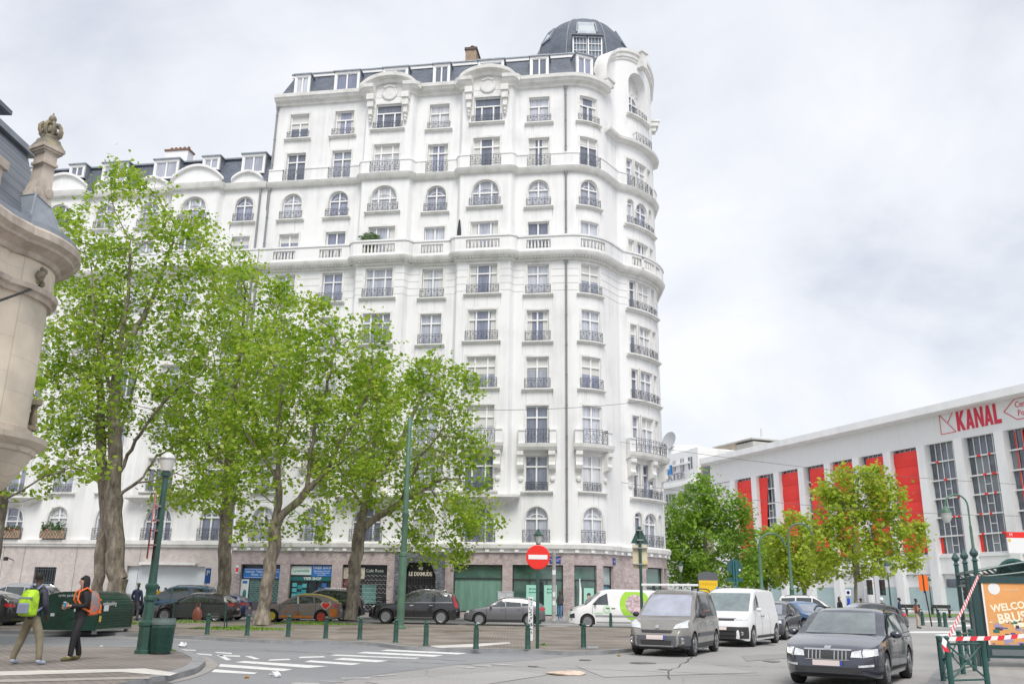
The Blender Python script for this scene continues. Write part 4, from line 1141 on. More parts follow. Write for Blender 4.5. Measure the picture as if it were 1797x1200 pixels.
MB().box(-1.5, 1.5, -0.12, -0.03, 2.33, 2.6, 0, T).build('shop_sign', mat('dark_teal', (0.01, 0.13, 0.13), 0.4), o)
text('sign_lettering', "YSER SHOP", 0.26, M_WHITE, o, T @ Matrix.Translation((0.1, -0.125, 2.47)) @ Matrix.Rotation(pi/2, 4, 'X'), 0.004, bold=0.006)
g = MB()
for k, (x, z, c) in enumerate([(-1.2, 2.05, 0), (-1.2, 1.7, 0), (-1.2, 1.35, 0), (-0.8, 1.9, 1), (-0.45, 2.0, 0), (-0.5, 1.6, 1), (-0.85, 1.45, 1), (0.95, 2.05, 2), (1.2, 1.8, 2), (0.7, 1.75, 2), (1.3, 1.2, 3), (0.35, 1.35, 1), (-1.1, 0.95, 4)]):
    g.box(x-0.17, x+0.17, -0.05, -0.01, z-0.13, z+0.13, c, T)
g.build('window_display', [mat('disp_cyan', (0.10, 0.45, 0.48), 0.4), mat('disp_teal', (0.02, 0.28, 0.34), 0.4), mat('disp_blue', (0.03, 0.14, 0.4), 0.4), M_RED, mat('disp_tan', (0.45, 0.36, 0.22), 0.5)], o)
f = MB();
for x in (-1.48, -0.3, 0.3, 1.42): f.box(x, x+0.06, -0.08, -0.03, 0.31, 2.33, 0, T)
f.build('shop_frame', M_SHFR, o)
o, T, w, zb, zt_ = shopfront(2, 'night')
MB().box(-1.55, -0.05, -0.12, -0.03, 2.5, 3.25, 0, T).build('shop_sign', mat('sign_tan', (0.45, 0.40, 0.33), 0.5, var=0.4, scale=3), o)
text('sign_lettering', "Cafe", 0.4, mat('print_brown', (0.2, 0.08, 0.05), 0.5), o, T @ Matrix.Translation((-0.9, -0.125, 2.88)) @ Matrix.Rotation(pi/2, 4, 'X'), 0.004)
text('sign_lettering', "Cafe Rose", 0.3, mat('print_grey', (0.6, 0.62, 0.6), 0.5), o, T @ Matrix.Translation((0.65, -0.075, 3.05)) @ Matrix.Rotation(pi/2, 4, 'X'), 0.004)
MB().box(-1.5, -0.6, -0.03, 0, 0.9, 2.5, 0, T).build('shop_display', mat('red_display', (0.28, 0.06, 0.07), 0.4, var=0.4, scale=2), o)
MB().box(-0.2, 0.8, -0.03, 0, 0.9, 2.1, 0, T).build('shop_display', mat('teal_display', (0.12, 0.30, 0.27), 0.4, var=0.4, scale=2), o)
grille(o, T, -1.55, 1.58, 0.3, 2.95, mat('grille_pink', (0.33, 0.27, 0.28), 0.5))
# house door: dark marble surround with canted head and black ironwork doors
s, w, zb, zt_, _ = sw[3]
T = Matrix.Translation(FL.at(s, 0.0)) @ Matrix.Rotation(FL.tang(s), 4, 'Z')
d = MB()
outl = [(-1.75, 0.12), (-1.75, 4.28), (1.75, 4.28), (1.75, 0.12), (1.15, 0.12), (1.15, 2.75), (0.75, 3.62), (-0.75, 3.62), (-1.15, 2.75), (-1.15, 0.12)]
A = [(-1.75, 0.12), (-1.75, 4.28), (-0.75, 3.62), (-1.15, 2.75), (-1.15, 0.12)]
d.prism([(-1.75, 0.12), (-1.15, 0.12), (-1.15, 2.75), (-0.75, 3.62), (-0.75, 4.28), (-1.75, 4.28)], 0.35, 0, T @ Matrix.Translation((0, 0.12, 0)) @ Matrix.Rotation(pi/2, 4, 'X'))
d.prism([(1.75, 0.12), (1.75, 4.28), (0.75, 4.28), (0.75, 3.62), (1.15, 2.75), (1.15, 0.12)], 0.35, 0, T @ Matrix.Translation((0, 0.12, 0)) @ Matrix.Rotation(pi/2, 4, 'X'))
d.box(-0.75, 0.75, -0.23, 0.12, 3.62, 4.28, 0, T)
do = d.build('door_surround', M_DMARB, BR)
dr = MB(); dr.box(-1.2, 1.2, 0.18, 0.24, 0.14, 3.7, 0, T)
dl = dr.build('entrance_door', mat('door_black', (0.012, 0.012, 0.015), 0.3), do)
iw = MB()
for k in range(-5, 6):
    if k % 2 == 0 or True: iw.box(k*0.2-0.012, k*0.2+0.012, 0.13, 0.17, 0.2, 2.6, 0, T)
for z in (0.25, 0.9, 1.55, 2.1, 2.6): iw.box(-1.1, 1.1, 0.12, 0.16, z, z+0.03, 0, T)
for k in range(-4, 5, 2):
    for z in (0.57, 1.22, 1.82):
        iw.tube([T @ Vector((k*0.2+0.17*cos(a*pi/4), 0.13, z+0.24*sin(a*pi/4))) for a in range(9)], 0.014, 3, caps=False)
iw.build('door_ironwork', mat('iron_sheen', (0.07, 0.07, 0.075), 0.4), dl)
text('door_lettering', "LE DIXMUDE", 0.36, mat('gilt', (0.72, 0.66, 0.55), 0.4), do, T @ Matrix.Translation((0, 0.11, 2.86)) @ Matrix.Rotation(pi/2, 4, 'X'), 0.01, bold=0.01, sx=0.8)
text('door_lettering', "40", 0.32, MAT['gilt'], do, T @ Matrix.Translation((0, 0.11, 3.24)) @ Matrix.Rotation(pi/2, 4, 'X'), 0.01, bold=0.01)
# enamel street plates
for px, wd, bd in ((974, 0.75, "PLACE DE L'YSER\nIJZERPLEIN"), (1076, 0.35, "40")):
    s = FL.px2s(px, 3.9, s18l-2.0); T = Matrix.Translation(FL.at(s, 0.07)) @ Matrix.Rotation(FL.tang(s), 4, 'Z')
    o = MB().box(-wd/2, wd/2, -0.03, 0.0, 3.65, 4.1, 0, T).build('street_plate', mat('enamel_blue', (0.03, 0.055, 0.28), 0.3), BR)
    text('plate_lettering', bd, 0.11 if len(bd) > 3 else 0.2, M_WHITE, o, T @ Matrix.Translation((0, -0.035, 3.87)) @ Matrix.Rotation(pi/2, 4, 'X'), 0.003)
# planters and closed parasol on the big balcony
def shrub_mesh(n, r, seed, cols):
    g = np.random.default_rng(seed); mb = MB()
    for i in range(n):
        c = Vector(g.normal(0, 1, 3)); c.normalize(); c *= r*g.uniform(0.3, 1)
        d = Vector(g.normal(0, 1, 3)).normalized(); e = d.orthogonal(); l = r*g.uniform(0.18, 0.34)
        mb.poly([c-e*l*0.4, c+d*l*0.5-e*l*0.1, c+e*l*0.4, c-d*l*0.5+e*l*0.1], int(g.integers(0, cols)))
    return mb
M_LEAFB = mat('balcony_leaf', (0.06, 0.12, 0.035), 0.6, var=0.4, scale=6)
M_FLW = mat('pink_flower', (0.6, 0.16, 0.2), 0.6)
# ================================================================== lower white building continuing the street to the left
LW0 = -48.0
wing = thing('terrace_building', 'lower white mansard building behind the plane trees, left of the tall corner building', 'building', W2(UL-0.05, 0.0), -ANG)
BW = BR; BR = wing
def wj(u0, u1):
    r = []
    for i in range(5):
        t = i/4; r.append((u0-0.15+0.3*t, -0.5*(0.5-0.5*cos(pi*t))))
    for i in range(5):
        t = i/4; r.append((u1-0.15+0.3*t, -0.5*(0.5+0.5*cos(pi*t))))
    return r
o_ = -UL+0.05
WB = [(-42.0+o_, -37.8+o_), (-30.1+o_, -25.9+o_)]
WL = Facade([(LW0+o_, 0), (0, 0)])
WU = Facade([(LW0+o_, 0)] + wj(*WB[0]) + wj(*WB[1]) + [(0, 0)])
WC = [(-44.0, 1.6, 2), (-39.85, 2.1, 3), (-36.0, 1.6, 2), (-32.1, 1.6, 2), (-28.0, 2.1, 3), (-23.95, 1.5, 2)]
wc_u = [(WU.u2s(u+o_), w, n) for u, w, n in WC]; wc_l = [(WL.u2s(u+o_), w, n) for u, w, n in WC]
ww = MB(); wt = MB()
RW = [r for r in ROWS[:8]]
RW[7] = (28.9, 32.6) + RW[7][2:]
build_rows(WL, wc_l, [], RW, wing, ww, wt, 'L'); build_rows(WU, wc_u, [], RW, wing, ww, wt, 'U')
ww.poly([(LW0+o_, 12, 0), (LW0+o_, 0, 0), (LW0+o_, 0, 33), (LW0+o_, 12, 33)])
ww.build('stucco_wall', M_STUC, wing, smooth=True, ang=25)
band(WL, 'plinth_cornice', [(0, 4.5), (0.2, 4.52), (0.22, 4.62), (0.3, 4.7), (0.3, 4.98), (0, 4.98)], 0, WL.L-0.02)
band(WU, 'balustrade_cornice', [(0, 25.15), (0.15, 25.2), (0.18, 25.35), (0.5, 25.45), (0.62, 25.6), (0.66, 25.8), (0, 25.8)], 0, WU.L-0.02)
mb = MB(); WU.sweep([(0.30, 25.8), (0.52, 25.8), (0.52, 26.92), (0.58, 26.93), (0.58, 27.06), (0.26, 27.06), (0.26, 26.93), (0.3, 26.92)], 0, WU.L-0.02, mb); mb.build('balustrade_parapet', M_STUC, wing)
band(WU, 'main_cornice', [(0, 32.3), (0.3, 32.4), (0.4, 32.6), (0.45, 32.85), (0, 32.85)], 0, WU.L-0.02)
for (a_, b_) in WB:
    mb = MB(); a_ -= 0.35; b_ += 0.35
    mb.grid([[(a_, 0.05, 8.12), (a_, -0.9, 8.12), (b_, -0.9, 8.12), (b_, 0.05, 8.12)], [(a_, 0.05, 7.95), (a_, -0.9, 7.95), (b_, -0.9, 7.95), (b_, 0.05, 7.95)], [(a_+1.2, 0.05, 7.3), (a_+1.2, -0.02, 7.35), (b_-1.2, -0.02, 7.35), (b_-1.2, 0.05, 7.3)]])
    mb.build('bay_corbel', M_TRIM, wing)
# curved gables over the bays, small arched pediments over the plain columns
for c, w, n in wc_u:
    big = n == 3; hw = 2.1 if big else 1.35; rise = 1.35 if big else 0.75; zb_ = 32.86
    g = MB(); top = []
    for i in range(25):
        x = -1+2*i/24; z = rise*(cos(x*pi*0.5)**0.8 if abs(x) < 0.999 else 0)*0.85 + (0.35 if abs(x) < 0.999 else 0.3)
        top.append((x*hw, z))
    rows = [[WU.at(c+x, 0.06, zb_), WU.at(c+x, 0.06, zb_+z), WU.at(c+x, 0.3, zb_+z), WU.at(c+x, 0.3, zb_+z+0.2), WU.at(c+x, -0.3, zb_+z+0.2), WU.at(c+x, -0.3, zb_)] for x, z in top]
    g.grid(rows, 0, True); g.poly(rows[0]); g.poly(rows[-1][::-1]); g.build('curved_gable', M_STUC, wing, smooth=True, ang=30)
mr = MB(); L_ = WL.L
mr.grid([[WL.at(0, -0.05, 32.86), WL.at(L_, -0.05, 32.86)], [WL.at(0, -1.2, 35.75), WL.at(L_, -1.2, 35.75)]]); mr.build('mansard_roof', M_SLATE, wing)
MB().grid([[WL.at(0, -1.2, 35.76), WL.at(L_, -1.2, 35.76)], [WL.at(0, -12, 36.3), WL.at(L_, -12, 36.3)]]).build('flat_roof', M_ZINC, wing)
ze = MB(); WL.sweep([(-1.3, 35.77), (-1.0, 35.77), (-1.0, 35.9), (-1.3, 35.9)], 0, L_-0.02, ze); ze.build('roof_edge', M_ZINC, wing)
for u, w, h, z in ((-23.75, 2.0, 1.75, 34.0), (-27.45, 1.5, 1.2, 34.55), (-31.4, 2.2, 1.75, 34.0), (-36.0, 2.3, 1.85, 33.9), (-39.5, 1.4, 1.2, 34.6), (-44, 2.2, 1.75, 34)):
    _dm(w-0.34, h-0.34, 2); dormer(WL, wing, WL.u2s(u+o_), w, z, h, 2, -0.3, -0.35)
ch = MB(); ch.box(-33.6+o_, -31.5+o_, 3.4, 4.3, 36, 38.3); ch.box(-33.7+o_, -31.4+o_, 3.3, 4.4, 38.3, 38.45, 1)
for k in range(5): ch.lathe([(0.14, 38.45), (0.12, 38.8)], 7, (-33.3+o_+0.4*k, 3.8), 1)
ch.build('chimney', [M_STUC, mat('chimney_pot', (0.22, 0.12, 0.08), 0.8)], wing)
# ground floor: pale marble, shops, barred window, garage
base2 = MB()
g_s = lambda u: WL.u2s(u+o_)
open2 = [(g_s(-44.0), 6.4, 0.9, 3.1, False), (g_s(-36.3), 1.75, 0.9, 3.05, False), (g_s(-26.9), 6.0, 0.2, 3.2, False)]
WL.wall(base2, 0.0, 4.5, open2, 0, WL.L, depth=0.35, off=0.05)
base2.build('marble_base', M_MARB2, wing)
jt = MB()
for u in (-40.2, -39.9, -38.2, -34.0, -32.0, -31.2, -29.0): jt.box(u+o_-0.02, u+o_+0.02, -0.062, -0.051, 0.2, 4.5)
jt.build('panel_joints', mat('joint_brown', (0.30, 0.25, 0.24), 0.8), wing)
def pane2(i, m, name, back=0.3):
    s, w, zb, zt_, _ = open2[i]; q = WL.at(s, -back)
    return MB().box(q.x-w/2, q.x+w/2, q.y, q.y+0.05, zb, zt_).build(name, m, wing), q
gd, q = pane2(2, mat('garage_panel', (0.62, 0.66, 0.70), 0.5, var=0.06, scale=0.8), 'garage_door', 0.22)
cv = MB(); cv.box(q.x-1.9, q.x+2.4, -0.42, -0.06, 3.28, 3.45); cv.build('garage_canopy', M_TRIM, wing)
bw, q = pane2(1, M_DIN, 'barred_window')
b_ = MB(); s, w, zb, zt_, _ = open2[1]
for k in range(9): b_.box(q.x-w/2+w*(k+0.5)/9-0.018, q.x-w/2+w*(k+0.5)/9+0.018, -0.02, 0.02, zb, zt_)
for z in (zb+0.2, (zb+zt_)/2, zt_-0.2): b_.box(q.x-w/2, q.x+w/2, -0.03, 0.03, z, z+0.04)
b_.build('window_bars', M_IRON, bw)
sg, q = pane2(0, mat('shop_pale_glass', (0.30, 0.36, 0.35), 0.1, var=0.25, scale=1.2), 'shop_window')
sn = MB(); sn.box(q.x-3.1, q.x+3.1, -0.4, -0.06, 2.55, 3.35); sn.build('shop_sign', mat('sign_black', (0.015, 0.012, 0.018), 0.4), sg)
text('sign_lettering', "Mobile", 0.5, mat('print_magenta', (0.4, 0.03, 0.3), 0.5), sg, Matrix.Translation((q.x-0.6, -0.405, 2.95)) @ Matrix.Rotation(pi/2, 4, 'X'), 0.004, bold=0.006)
text('sign_lettering', "Phone", 0.42, mat('print_cream', (0.75, 0.72, 0.5), 0.5), sg, Matrix.Translation((q.x+1.95, -0.405, 2.98)) @ Matrix.Rotation(pi/2, 4, 'X'), 0.004, bold=0.006)
mb = MB(); mb.tube([(-38.95+o_, -0.1, 3.5), (-38.95+o_, -0.9, 3.7)], 0.03, 6); mb.box(-39.05+o_, -38.85+o_, -1.05, -0.8, 3.45, 3.7); mb.build('wall_floodlight', M_BLACK, wing)
# drainpipes
mb = MB()
mb.tube([(-0.55, -0.12, 0.2), (-0.55, -0.12, 25.1)], 0.09, 8); mb.tube([(-0.55, -0.12, 27.1), (-0.55, -0.12, 32.4)], 0.08, 8); mb.tube([(-4.0, -0.12, 27.1), (-4.0, -0.12, 32.2)], 0.07, 8)
mb.build('downpipe', M_PIPE, wing)
# flower boxes on two first-floor windows
for u, w in ((-39.85, 2.3), (-36.0, 1.8)):
    b = thing('flower_box', ('wide ' if w > 2 else 'narrower ') + 'timber flower box with pink flowers and ' + ('trailing' if w > 2 else 'tall upright') + ' greenery on a first-floor window rail', 'flower box', W2(u, -0.32, 5.0), -ANG)
    x = MB(); x.bbox(-w/2, w/2, -0.2, 0.12, 0.08, 0.62, 0.02); x.build('planter', mat('planter_tan', (0.38, 0.27, 0.18), 0.7, var=0.2, scale=4), b)
    dz = MB()
    k = int(w/0.24)
    for i in range(k):
        xx = -w/2+w*(i+0.5)/k
        dz.tube([(xx-0.11, -0.22, 0.35), (xx, -0.22, 0.58), (xx+0.11, -0.22, 0.35), (xx, -0.22, 0.12), (xx-0.11, -0.22, 0.35)], 0.016, 4)
    dz.build('iron_lattice', M_IRON, b)
    lf = MB(); g = np.random.default_rng(int(u*-10))
    for i in range(260):
        xx = g.uniform(-w/2, w/2); hh = abs(g.normal(0, 0.16 if w > 2 else 0.3)); c = Vector((xx, g.uniform(-0.25, 0.12), 0.6+hh)); d = Vector(g.normal(0, 1, 3)).normalized(); e = d.orthogonal()
        l = 0.09; lf.poly([c-e*l*0.5, c+d*l, c+e*l*0.5, c-d*l], 1 if (g.random() < 0.22 and hh < 0.22) else 0)
    lf.build('flowers', [M_LEAFB, M_FLW], b)
BR = BW
# shrub and closed parasol on the balustraded terrace of the corner building
t = thing('terrace_shrub', 'leafy green shrub standing behind the white balustrade of the terrace', 'plant', W2(-13.2, -0.62, 26.0))
sh = MB()
shr = shrub_mesh(420, 0.75, 5, 1); shr.v = [(v[0]*1.25, v[1]*0.5, v[2]*0.75+1.35) for v in shr.v]; shr.build('foliage', M_LEAFB, t)
for k in range(5): sh.tube([(0.1*(k-2), 0, 0.0), (0.28*(k-2), 0, 1.5)], 0.02, 4)
sh.lathe([(0.2, 0), (0.26, 0.4), (0.24, 0.4)], 10); sh.build('stem', mat('bark_small', (0.09, 0.07, 0.05), 0.8), t)
t = thing('closed_parasol', 'dark closed parasol standing on the white terrace beside a window', 'parasol', W2(-6.25, -0.62, 26.0))
mb = MB(); mb.lathe([(0.28, 0), (0.28, 0.06), (0.04, 0.1)], 10); mb.tube([(0, 0, 0.05), (0, 0, 2.6)], 0.025, 6); mb.build('pole', M_BLACK, t)
mb = MB(); mb.lathe([(0.05, 0.9), (0.17, 1.0), (0.15, 1.7), (0.06, 2.5), (0.0, 2.62)], 9); mb.build('folded_canopy', mat('dark_canvas', (0.035, 0.04, 0.05), 0.8), t)
# ================================================================== long white exhibition building with red banners, and the blocks behind
KD = Vector((-0.37578, 0.92671)); KP = Vector((64.278, 120.0))
kan = thing('exhibition_building', 'long white modernist building with tall glazed bays, red banners and red KANAL lettering', 'building', (KP.x, KP.y, 0), radians(-67.93))
M_KW = mat('white_concrete', (0.86, 0.865, 0.865), 0.7, col2=(0.75, 0.755, 0.76), scale=0.5, contrast=(0.3, 0.55), stretch=(1, 1, 0.25))
M_KB = mat('panelled_white', (0.85, 0.855, 0.85), 0.65, col2=(0.77, 0.775, 0.77), scale=2.5, contrast=(0.35, 0.5), stretch=(6, 6, 0.1))
M_KG = mat('curtain_glass', (0.075, 0.095, 0.12), 0.08, spec=0.8, var=0.7, scale=0.5, coat=0.5)
M_KR = mat('red_banner', (0.85, 0.04, 0.028), 0.55, var=0.08, scale=0.5)
M_PB = mat('pale_blue_panel', (0.42, 0.55, 0.56), 0.25, var=0.12, scale=0.3, coat=0.3)
XL, XR = -62.2, 30.0
kw = MB()
kw.box(XL, XR, 0.6, 30, 7.9, 28.0)                    # body
kw.box(XL, XR, -0.15, 0.6, 5.3, 7.86)                 # band under the windows
kw.box(XL, XR, 0.35, 0.6, 0.0, 5.3)
kw.box(XL, -55.9, -0.1, 0.6, 7.86, 23.5)
kw.box(XL+0.05, XR, -0.3, 0.6, 7.5, 7.8)
kw.build('wall', M_KW, kan)
fr = MB(); fr.box(XL, XR, -0.25, 0.6, 23.6, 27.6); fr.build('frieze', M_KB, kan)
rf = MB(); rf.box(XL-0.6, XR, -2.4, 31, 27.62, 28.7); rf.box(XL-0.5, XR, -2.1, -0.2, 27.5, 27.62); rf.build('roof_overhang', M_KW, kan)
px_ = [6.5+6.55*1, 5.25]
pil = [5.25 - 6.55*k - 0.0 for k in range(-3, 10)]
pil = [4.6-6.55*k for k in range(-3, 10)]
for x in pil:
    MB().box(x-0.72, x+0.72, -0.75, 0.6, 0, 23.6).build('pillar', M_KW, kan)
ZR = [10.45, 13.05, 15.7, 18.3, 20.95]
for i in range(len(pil)-1):
    x1, x0 = pil[i]-0.72, pil[i+1]+0.72
    gl = MB(); gl.box(x0, x1, 0.4, 0.45, 7.9, 23.6)
    bay = gl.build('glazed_bay', M_KG, kan)
    fm = MB(); W_ = x1-x0
    kind = 'glass' if i <= 4 else ('half' if i == 10 else 'red')
    for z in ZR: fm.box(x0, x1, 0.05, 0.3, z-0.1, z+0.1)
    for k in range(1, 5):
        xx = x0+W_*k/5
        fm.box(xx-0.05, xx+0.05, 0.28, 0.38, 7.9, 23.6)
    for r in range(1, 6):
        if r % 2 == 1 or True:
            zc = ([7.9]+ZR+[23.6])[r]-1.3
            if r < 5: fm.box(x0+W_*0.4, x0+W_*0.6, 0.27, 0.37, zc-0.05, zc+0.05)
    fm.box(x0, x1, 0.0, 0.35, 7.9, 8.05)
    fm.build('glazing_bars', M_WHITE, bay)
    bl = MB()
    g = np.random.default_rng(i+3)
    for k in range(5):          # blinds, reflections of rooms: pale and dark panes
        for r in range(6):
            if g.random() < 0.13:
                za = ([7.9]+ZR+[23.6])[r]; zb2 = ([7.9]+ZR+[23.6])[r+1]
                bl = MB(); bl.box(x0+W_*k/5+0.06, x0+W_*(k+1)/5-0.06, 0.37, 0.395, za+0.1, zb2-0.1); bl.build('blind', mat('blind_grey', (0.22, 0.25, 0.27), 0.5), bay)
    if kind == 'red':
        rd = MB()
        a_, b_ = (x0+0.85, x1-0.45) if i % 2 == 0 else (x0+0.1, x1-0.3)
        for r in range(6):
            za = ([8.3]+ZR+[23.2])[r]; zb2 = ([8.3]+ZR+[23.2])[r+1]
            rd.grid([[(a_, -0.05, za+0.06), (b_, -0.05, za+0.06)], [(a_, -0.13, (za+zb2)/2), (b_, -0.13, (za+zb2)/2)], [(a_, -0.02, zb2-0.03), (b_, -0.02, zb2-0.03)]])
        rd.box(a_, b_, 0.0, 0.04, 8.4, 23.1)
        rd.build('red_banner', M_KR, bay)
    if kind == 'half':
        rd = MB(); rd.prism([(x0+0.1, 8.2), (x0+2.6, 8.2), (x0+1.5, 12.5), (x0+1.9, 17), (x0+2.6, 23.0), (x0+0.1, 23.2)], 0.06, 0, XZ(0, 0.0)); rd.build('red_banner', M_KR, bay)
    if kind == 'glass':
        tp = MB(); g = np.random.default_rng(i)
        for z in ZR:
            for k in range(2):
                xx = x0+W_*g.uniform(0.05, 0.9); MB().box(xx, xx+g.uniform(0.3, 0.7), 0.02, 0.32, z-0.14, z+0.14).build('red_tape', M_KR, bay)
        if i in (2, 1):
            for xx in (x0+W_*0.2, x0+W_*0.42):
                MB().box(xx-0.07, xx+0.07, 0.2, 0.27, 12.5+g.uniform(0, 5), 23.4).build('red_tape', M_KR, bay)
        if i >= 2: tp.box(x0, x0+0.5, 0.36, 0.39, 8, 10.4)
        if tp.v: tp.build('red_tape', M_KR, bay)
    # street level
    sh = MB(); sh.box(x0, x1, 0.2, 0.34, 0.3, 3.45); sh.build('street_panel', M_PB, kan)
    if i in (3, 4):
        dk = MB(); dk.box(x0+(0.0 if i == 3 else 0.3), x1-0.05, 0.15, 0.34, 3.5, 5.2 if i == 3 else 4.6); dk.build('dark_window', M_KG, kan)
        if i == 3: MB().box(x0+0.02, x0+0.75, 0.1, 0.145, 3.52, 5.18).build('red_blind', mat('dull_red', (0.45, 0.12, 0.11), 0.6), kan)
    else:
        dk = MB(); dk.box(x0, x1, 0.2, 0.34, 3.5, 5.2); dk.build('upper_street_panel', M_KW, kan)
    ln = MB(); ln.box(x0, x1, 0.12, 0.345, 0.0, 0.3); ln.build('plinth', M_KW, kan)
# lettering on the frieze, drawn as flat red shapes
LT = {'K': [[(0, 0), (.26, 0), (.26, 1), (0, 1)], [(.26, .40), (.48, 0), (.78, 0), (.42, .56)], [(.26, .40), (.42, .56), (.76, 1), (.48, 1), (.26, .62)]],
      'A': [[(0, 0), (.24, 0), (.46, 1), (.27, 1)], [(.76, 0), (.52, 0), (.30, 1), (.49, 1)], [(.22, .18), (.54, .18), (.50, .36), (.26, .36)]],
      'N': [[(0, 0), (.23, 0), (.23, 1), (0, 1)], [(.55, 0), (.78, 0), (.78, 1), (.55, 1)], [(.23, 1), (0.05, 1), (.55, 0), (.73, 0)]],
      'L': [[(0, 0), (.25, 0), (.25, 1), (0, 1)], [(.25, 0), (.62, 0), (.62, .2), (.25, .2)]]}
M_KL = mat('letter_red', (0.68, 0.03, 0.07), 0.5)
x = -2.0
kl = []
for chx in 'KANAL':
    mb = MB()
    for j, q in enumerate(LT[chx]):
        mb.prism([(x+a*1.78, 24.7+b*2.75) for a, b in q], 0.05+0.003*j, 0, XZ(0, -0.26))
    mb.build('letter', M_KL, kan); x += 1.5 if chx != 'L' else 1.2
def lineloop(pts, w, name, close=True):
    mb = MB(); n = len(pts)
    for i in range(n if close else n-1):
        a, b = pts[i], pts[(i+1) % n]
        mb.beam((a[0], -0.28-0.002*i, a[1]), (b[0], -0.28-0.002*i, b[1]), 0.04, w)
    return mb.build(name, M_KL, kan)
lg = MB()
for a, b in (((-4.85, 24.7), (-4.85, 27.55)), ((-4.85, 27.55), (-2.5, 27.55)), ((-2.5, 27.55), (-3.55, 26.15)), ((-4.85, 27.55), (-2.3, 24.7)), ((-2.3, 24.7), (-4.85, 24.7))):
    lg.beam((a[0], -0.28, a[1]), (b[0], -0.28, b[1]), 0.04, 0.1)
lg.build('emblem', M_KL, kan)
lineloop([(5.6, 26.1), (7.4, 27.5), (19.5, 27.5), (19.5, 24.75), (7.4, 24.75)], 0.1, 'sign_outline')
text('sign_lettering', "Centre\n Pompidou", 1.15, M_KL, kan, Matrix.Translation((7.3, -0.27, 26.1)) @ Matrix.Rotation(pi/2, 4, 'X'), 0.02, 'LEFT', sx=0.82)
# blocks beyond, in the same street line
th = thing('theatre_building', 'white art deco building with THEATER letters and a satellite dish on its roof', 'building', (KP.x, KP.y, 0), radians(-67.93))
t = MB()
t.box(-90, -63.8, 0.8, 20, 0, 23.0); t.box(-90, -66.6, 0.2, 20, 23.0, 31.9); t.box(-69.6, -66.6, 0.0, 18, 23.0, 31.95)
t.box(-76, -69.6, -0.35, 0.2, 28.9, 29.3)
t.build('wall', M_KW, th)
t = MB(); t.lathe([(4.0, 31.9), (4.0, 33.3), (3.6, 33.9), (0.0, 34.3)], 20, (-78.5, 5)); t.build('round_roof', M_KW, th, smooth=True)
t = MB(); t.box(-90, -67.2, -1.2, 0.8, 24.3, 24.9); t.box(-90, -68.2, -0.9, 0.8, 24.9, 25.3)
t.box(-90, -72.3, -0.9, 0.8, 18.4, 19.6); t.box(-90, -72.3, -0.9, 0.8, 13.2, 14.4); t.box(-90, -72.3, -0.9, 0.8, 8.0, 9.2); t.build('balcony_bands', M_KW, th)
for (x0, x1, z0, z1) in ((-73.3, -72.3, 27.6, 30.3), (-70.3, -68.5, 27.7, 30.2), (-76.3, -75.6, 28.0, 30.2), (-71.9, -68.3, 21.8, 24.2), (-79.5, -77.2, 20.4, 23.2), (-75.5, -73, 20.4, 23.0), (-79.5, -77.5, 15.0, 17.5), (-75.4, -73.2, 15, 17.5), (-79.5, -77.5, 9.8, 12.3), (-70.5, -68, 16, 18.5), (-70.5, -68, 10.5, 13), (-66.5, -65, 16, 18.5)):
    o = MB().box(x0, x1, -0.05 if z1 > 23.1 else 0.6, 0.9, z0, z1).build('window', mat('far_window', (0.13, 0.15, 0.17), 0.15), th)
    f = MB();
    for xx in (x0, (x0+x1)/2, x1): f.box(xx-0.06, xx+0.06, -0.1 if z1 > 23.1 else 0.55, -0.051 if z1 > 23.1 else 0.599, z0, z1)
    f.build('window_frame', M_WHITE, o)
MB().box(-78.6, -76.8, -0.1, 0.1, 27.4, 29.4).build('blue_panel', mat('panel_blue', (0.02, 0.22, 0.55), 0.4), th)
text('letters', "THEATER", 2.0, mat('letter_grey', (0.30, 0.31, 0.34), 0.5), th, Matrix.Translation((-76.4, -0.95, 26.4)) @ Matrix.Rotation(pi/2, 4, 'X'), 0.15, bold=0.03, sx=1.45)
t = MB(); Mk = Matrix.Translation((-79.0, 1.0, 35.2)) @ Matrix.Rotation(radians(75), 4, 'X') @ Matrix.Rotation(radians(12), 4, 'Y')
t.lathe([(0.0, -0.5), (1.1, -0.35), (2.05, 0.1), (2.1, 0.12), (1.1, -0.28), (0.0, -0.42)], 24, M=Mk); t.tube([(-79.0, 1.6, 31.9), (-79, 1.5, 34.9)], 0.15, 6)
t.build('satellite_dish', mat('dish_grey', (0.42, 0.43, 0.45), 0.5), th, smooth=True)
br = thing('beige_block', 'beige concrete block with flat roof rising behind the end of the long white building', 'building', (KP.x, KP.y, 0), radians(-67.93))
M_BG = mat('beige_render', (0.42, 0.36, 0.28), 0.8, var=0.15, scale=0.5); M_BG2 = mat('grey_render', (0.42, 0.41, 0.38), 0.8, var=0.12, scale=0.5)
t = MB(); t.box(-66.4, -62.8, 0.6, 26, 0, 28.2); t.box(-74, -66.4, 9.5, 30, 20, 33.4); t.build('wall', M_BG, br)
t = MB(); t.box(-66.4, -60.5, 9.6, 30, 20, 33.0); t.box(-74.4, -60.3, 9.2, 30.3, 33.4, 33.7); t.build('side_wall', M_BG2, br)
for (x0, x1, z0, z1) in ((-65.8, -63.4, 24.9, 27.6), (-65.8, -63.4, 20.5, 23.6), (-65.8, -63.4, 16, 19)):
    MB().box(x0, x1, 0.5, 0.7, z0, z1).build('window', MAT['far_window'], br)
MB().box(-71, -68, 9.3, 9.6, 30.0, 32.4).build('window', MAT['far_window'], br)
t = thing('slender_mast', 'slender pale tower top far behind the white roof edge', 'tower', at(1355, 1048, 260).xy.to_3d())
zt_ = at(1355, 752, 260).z
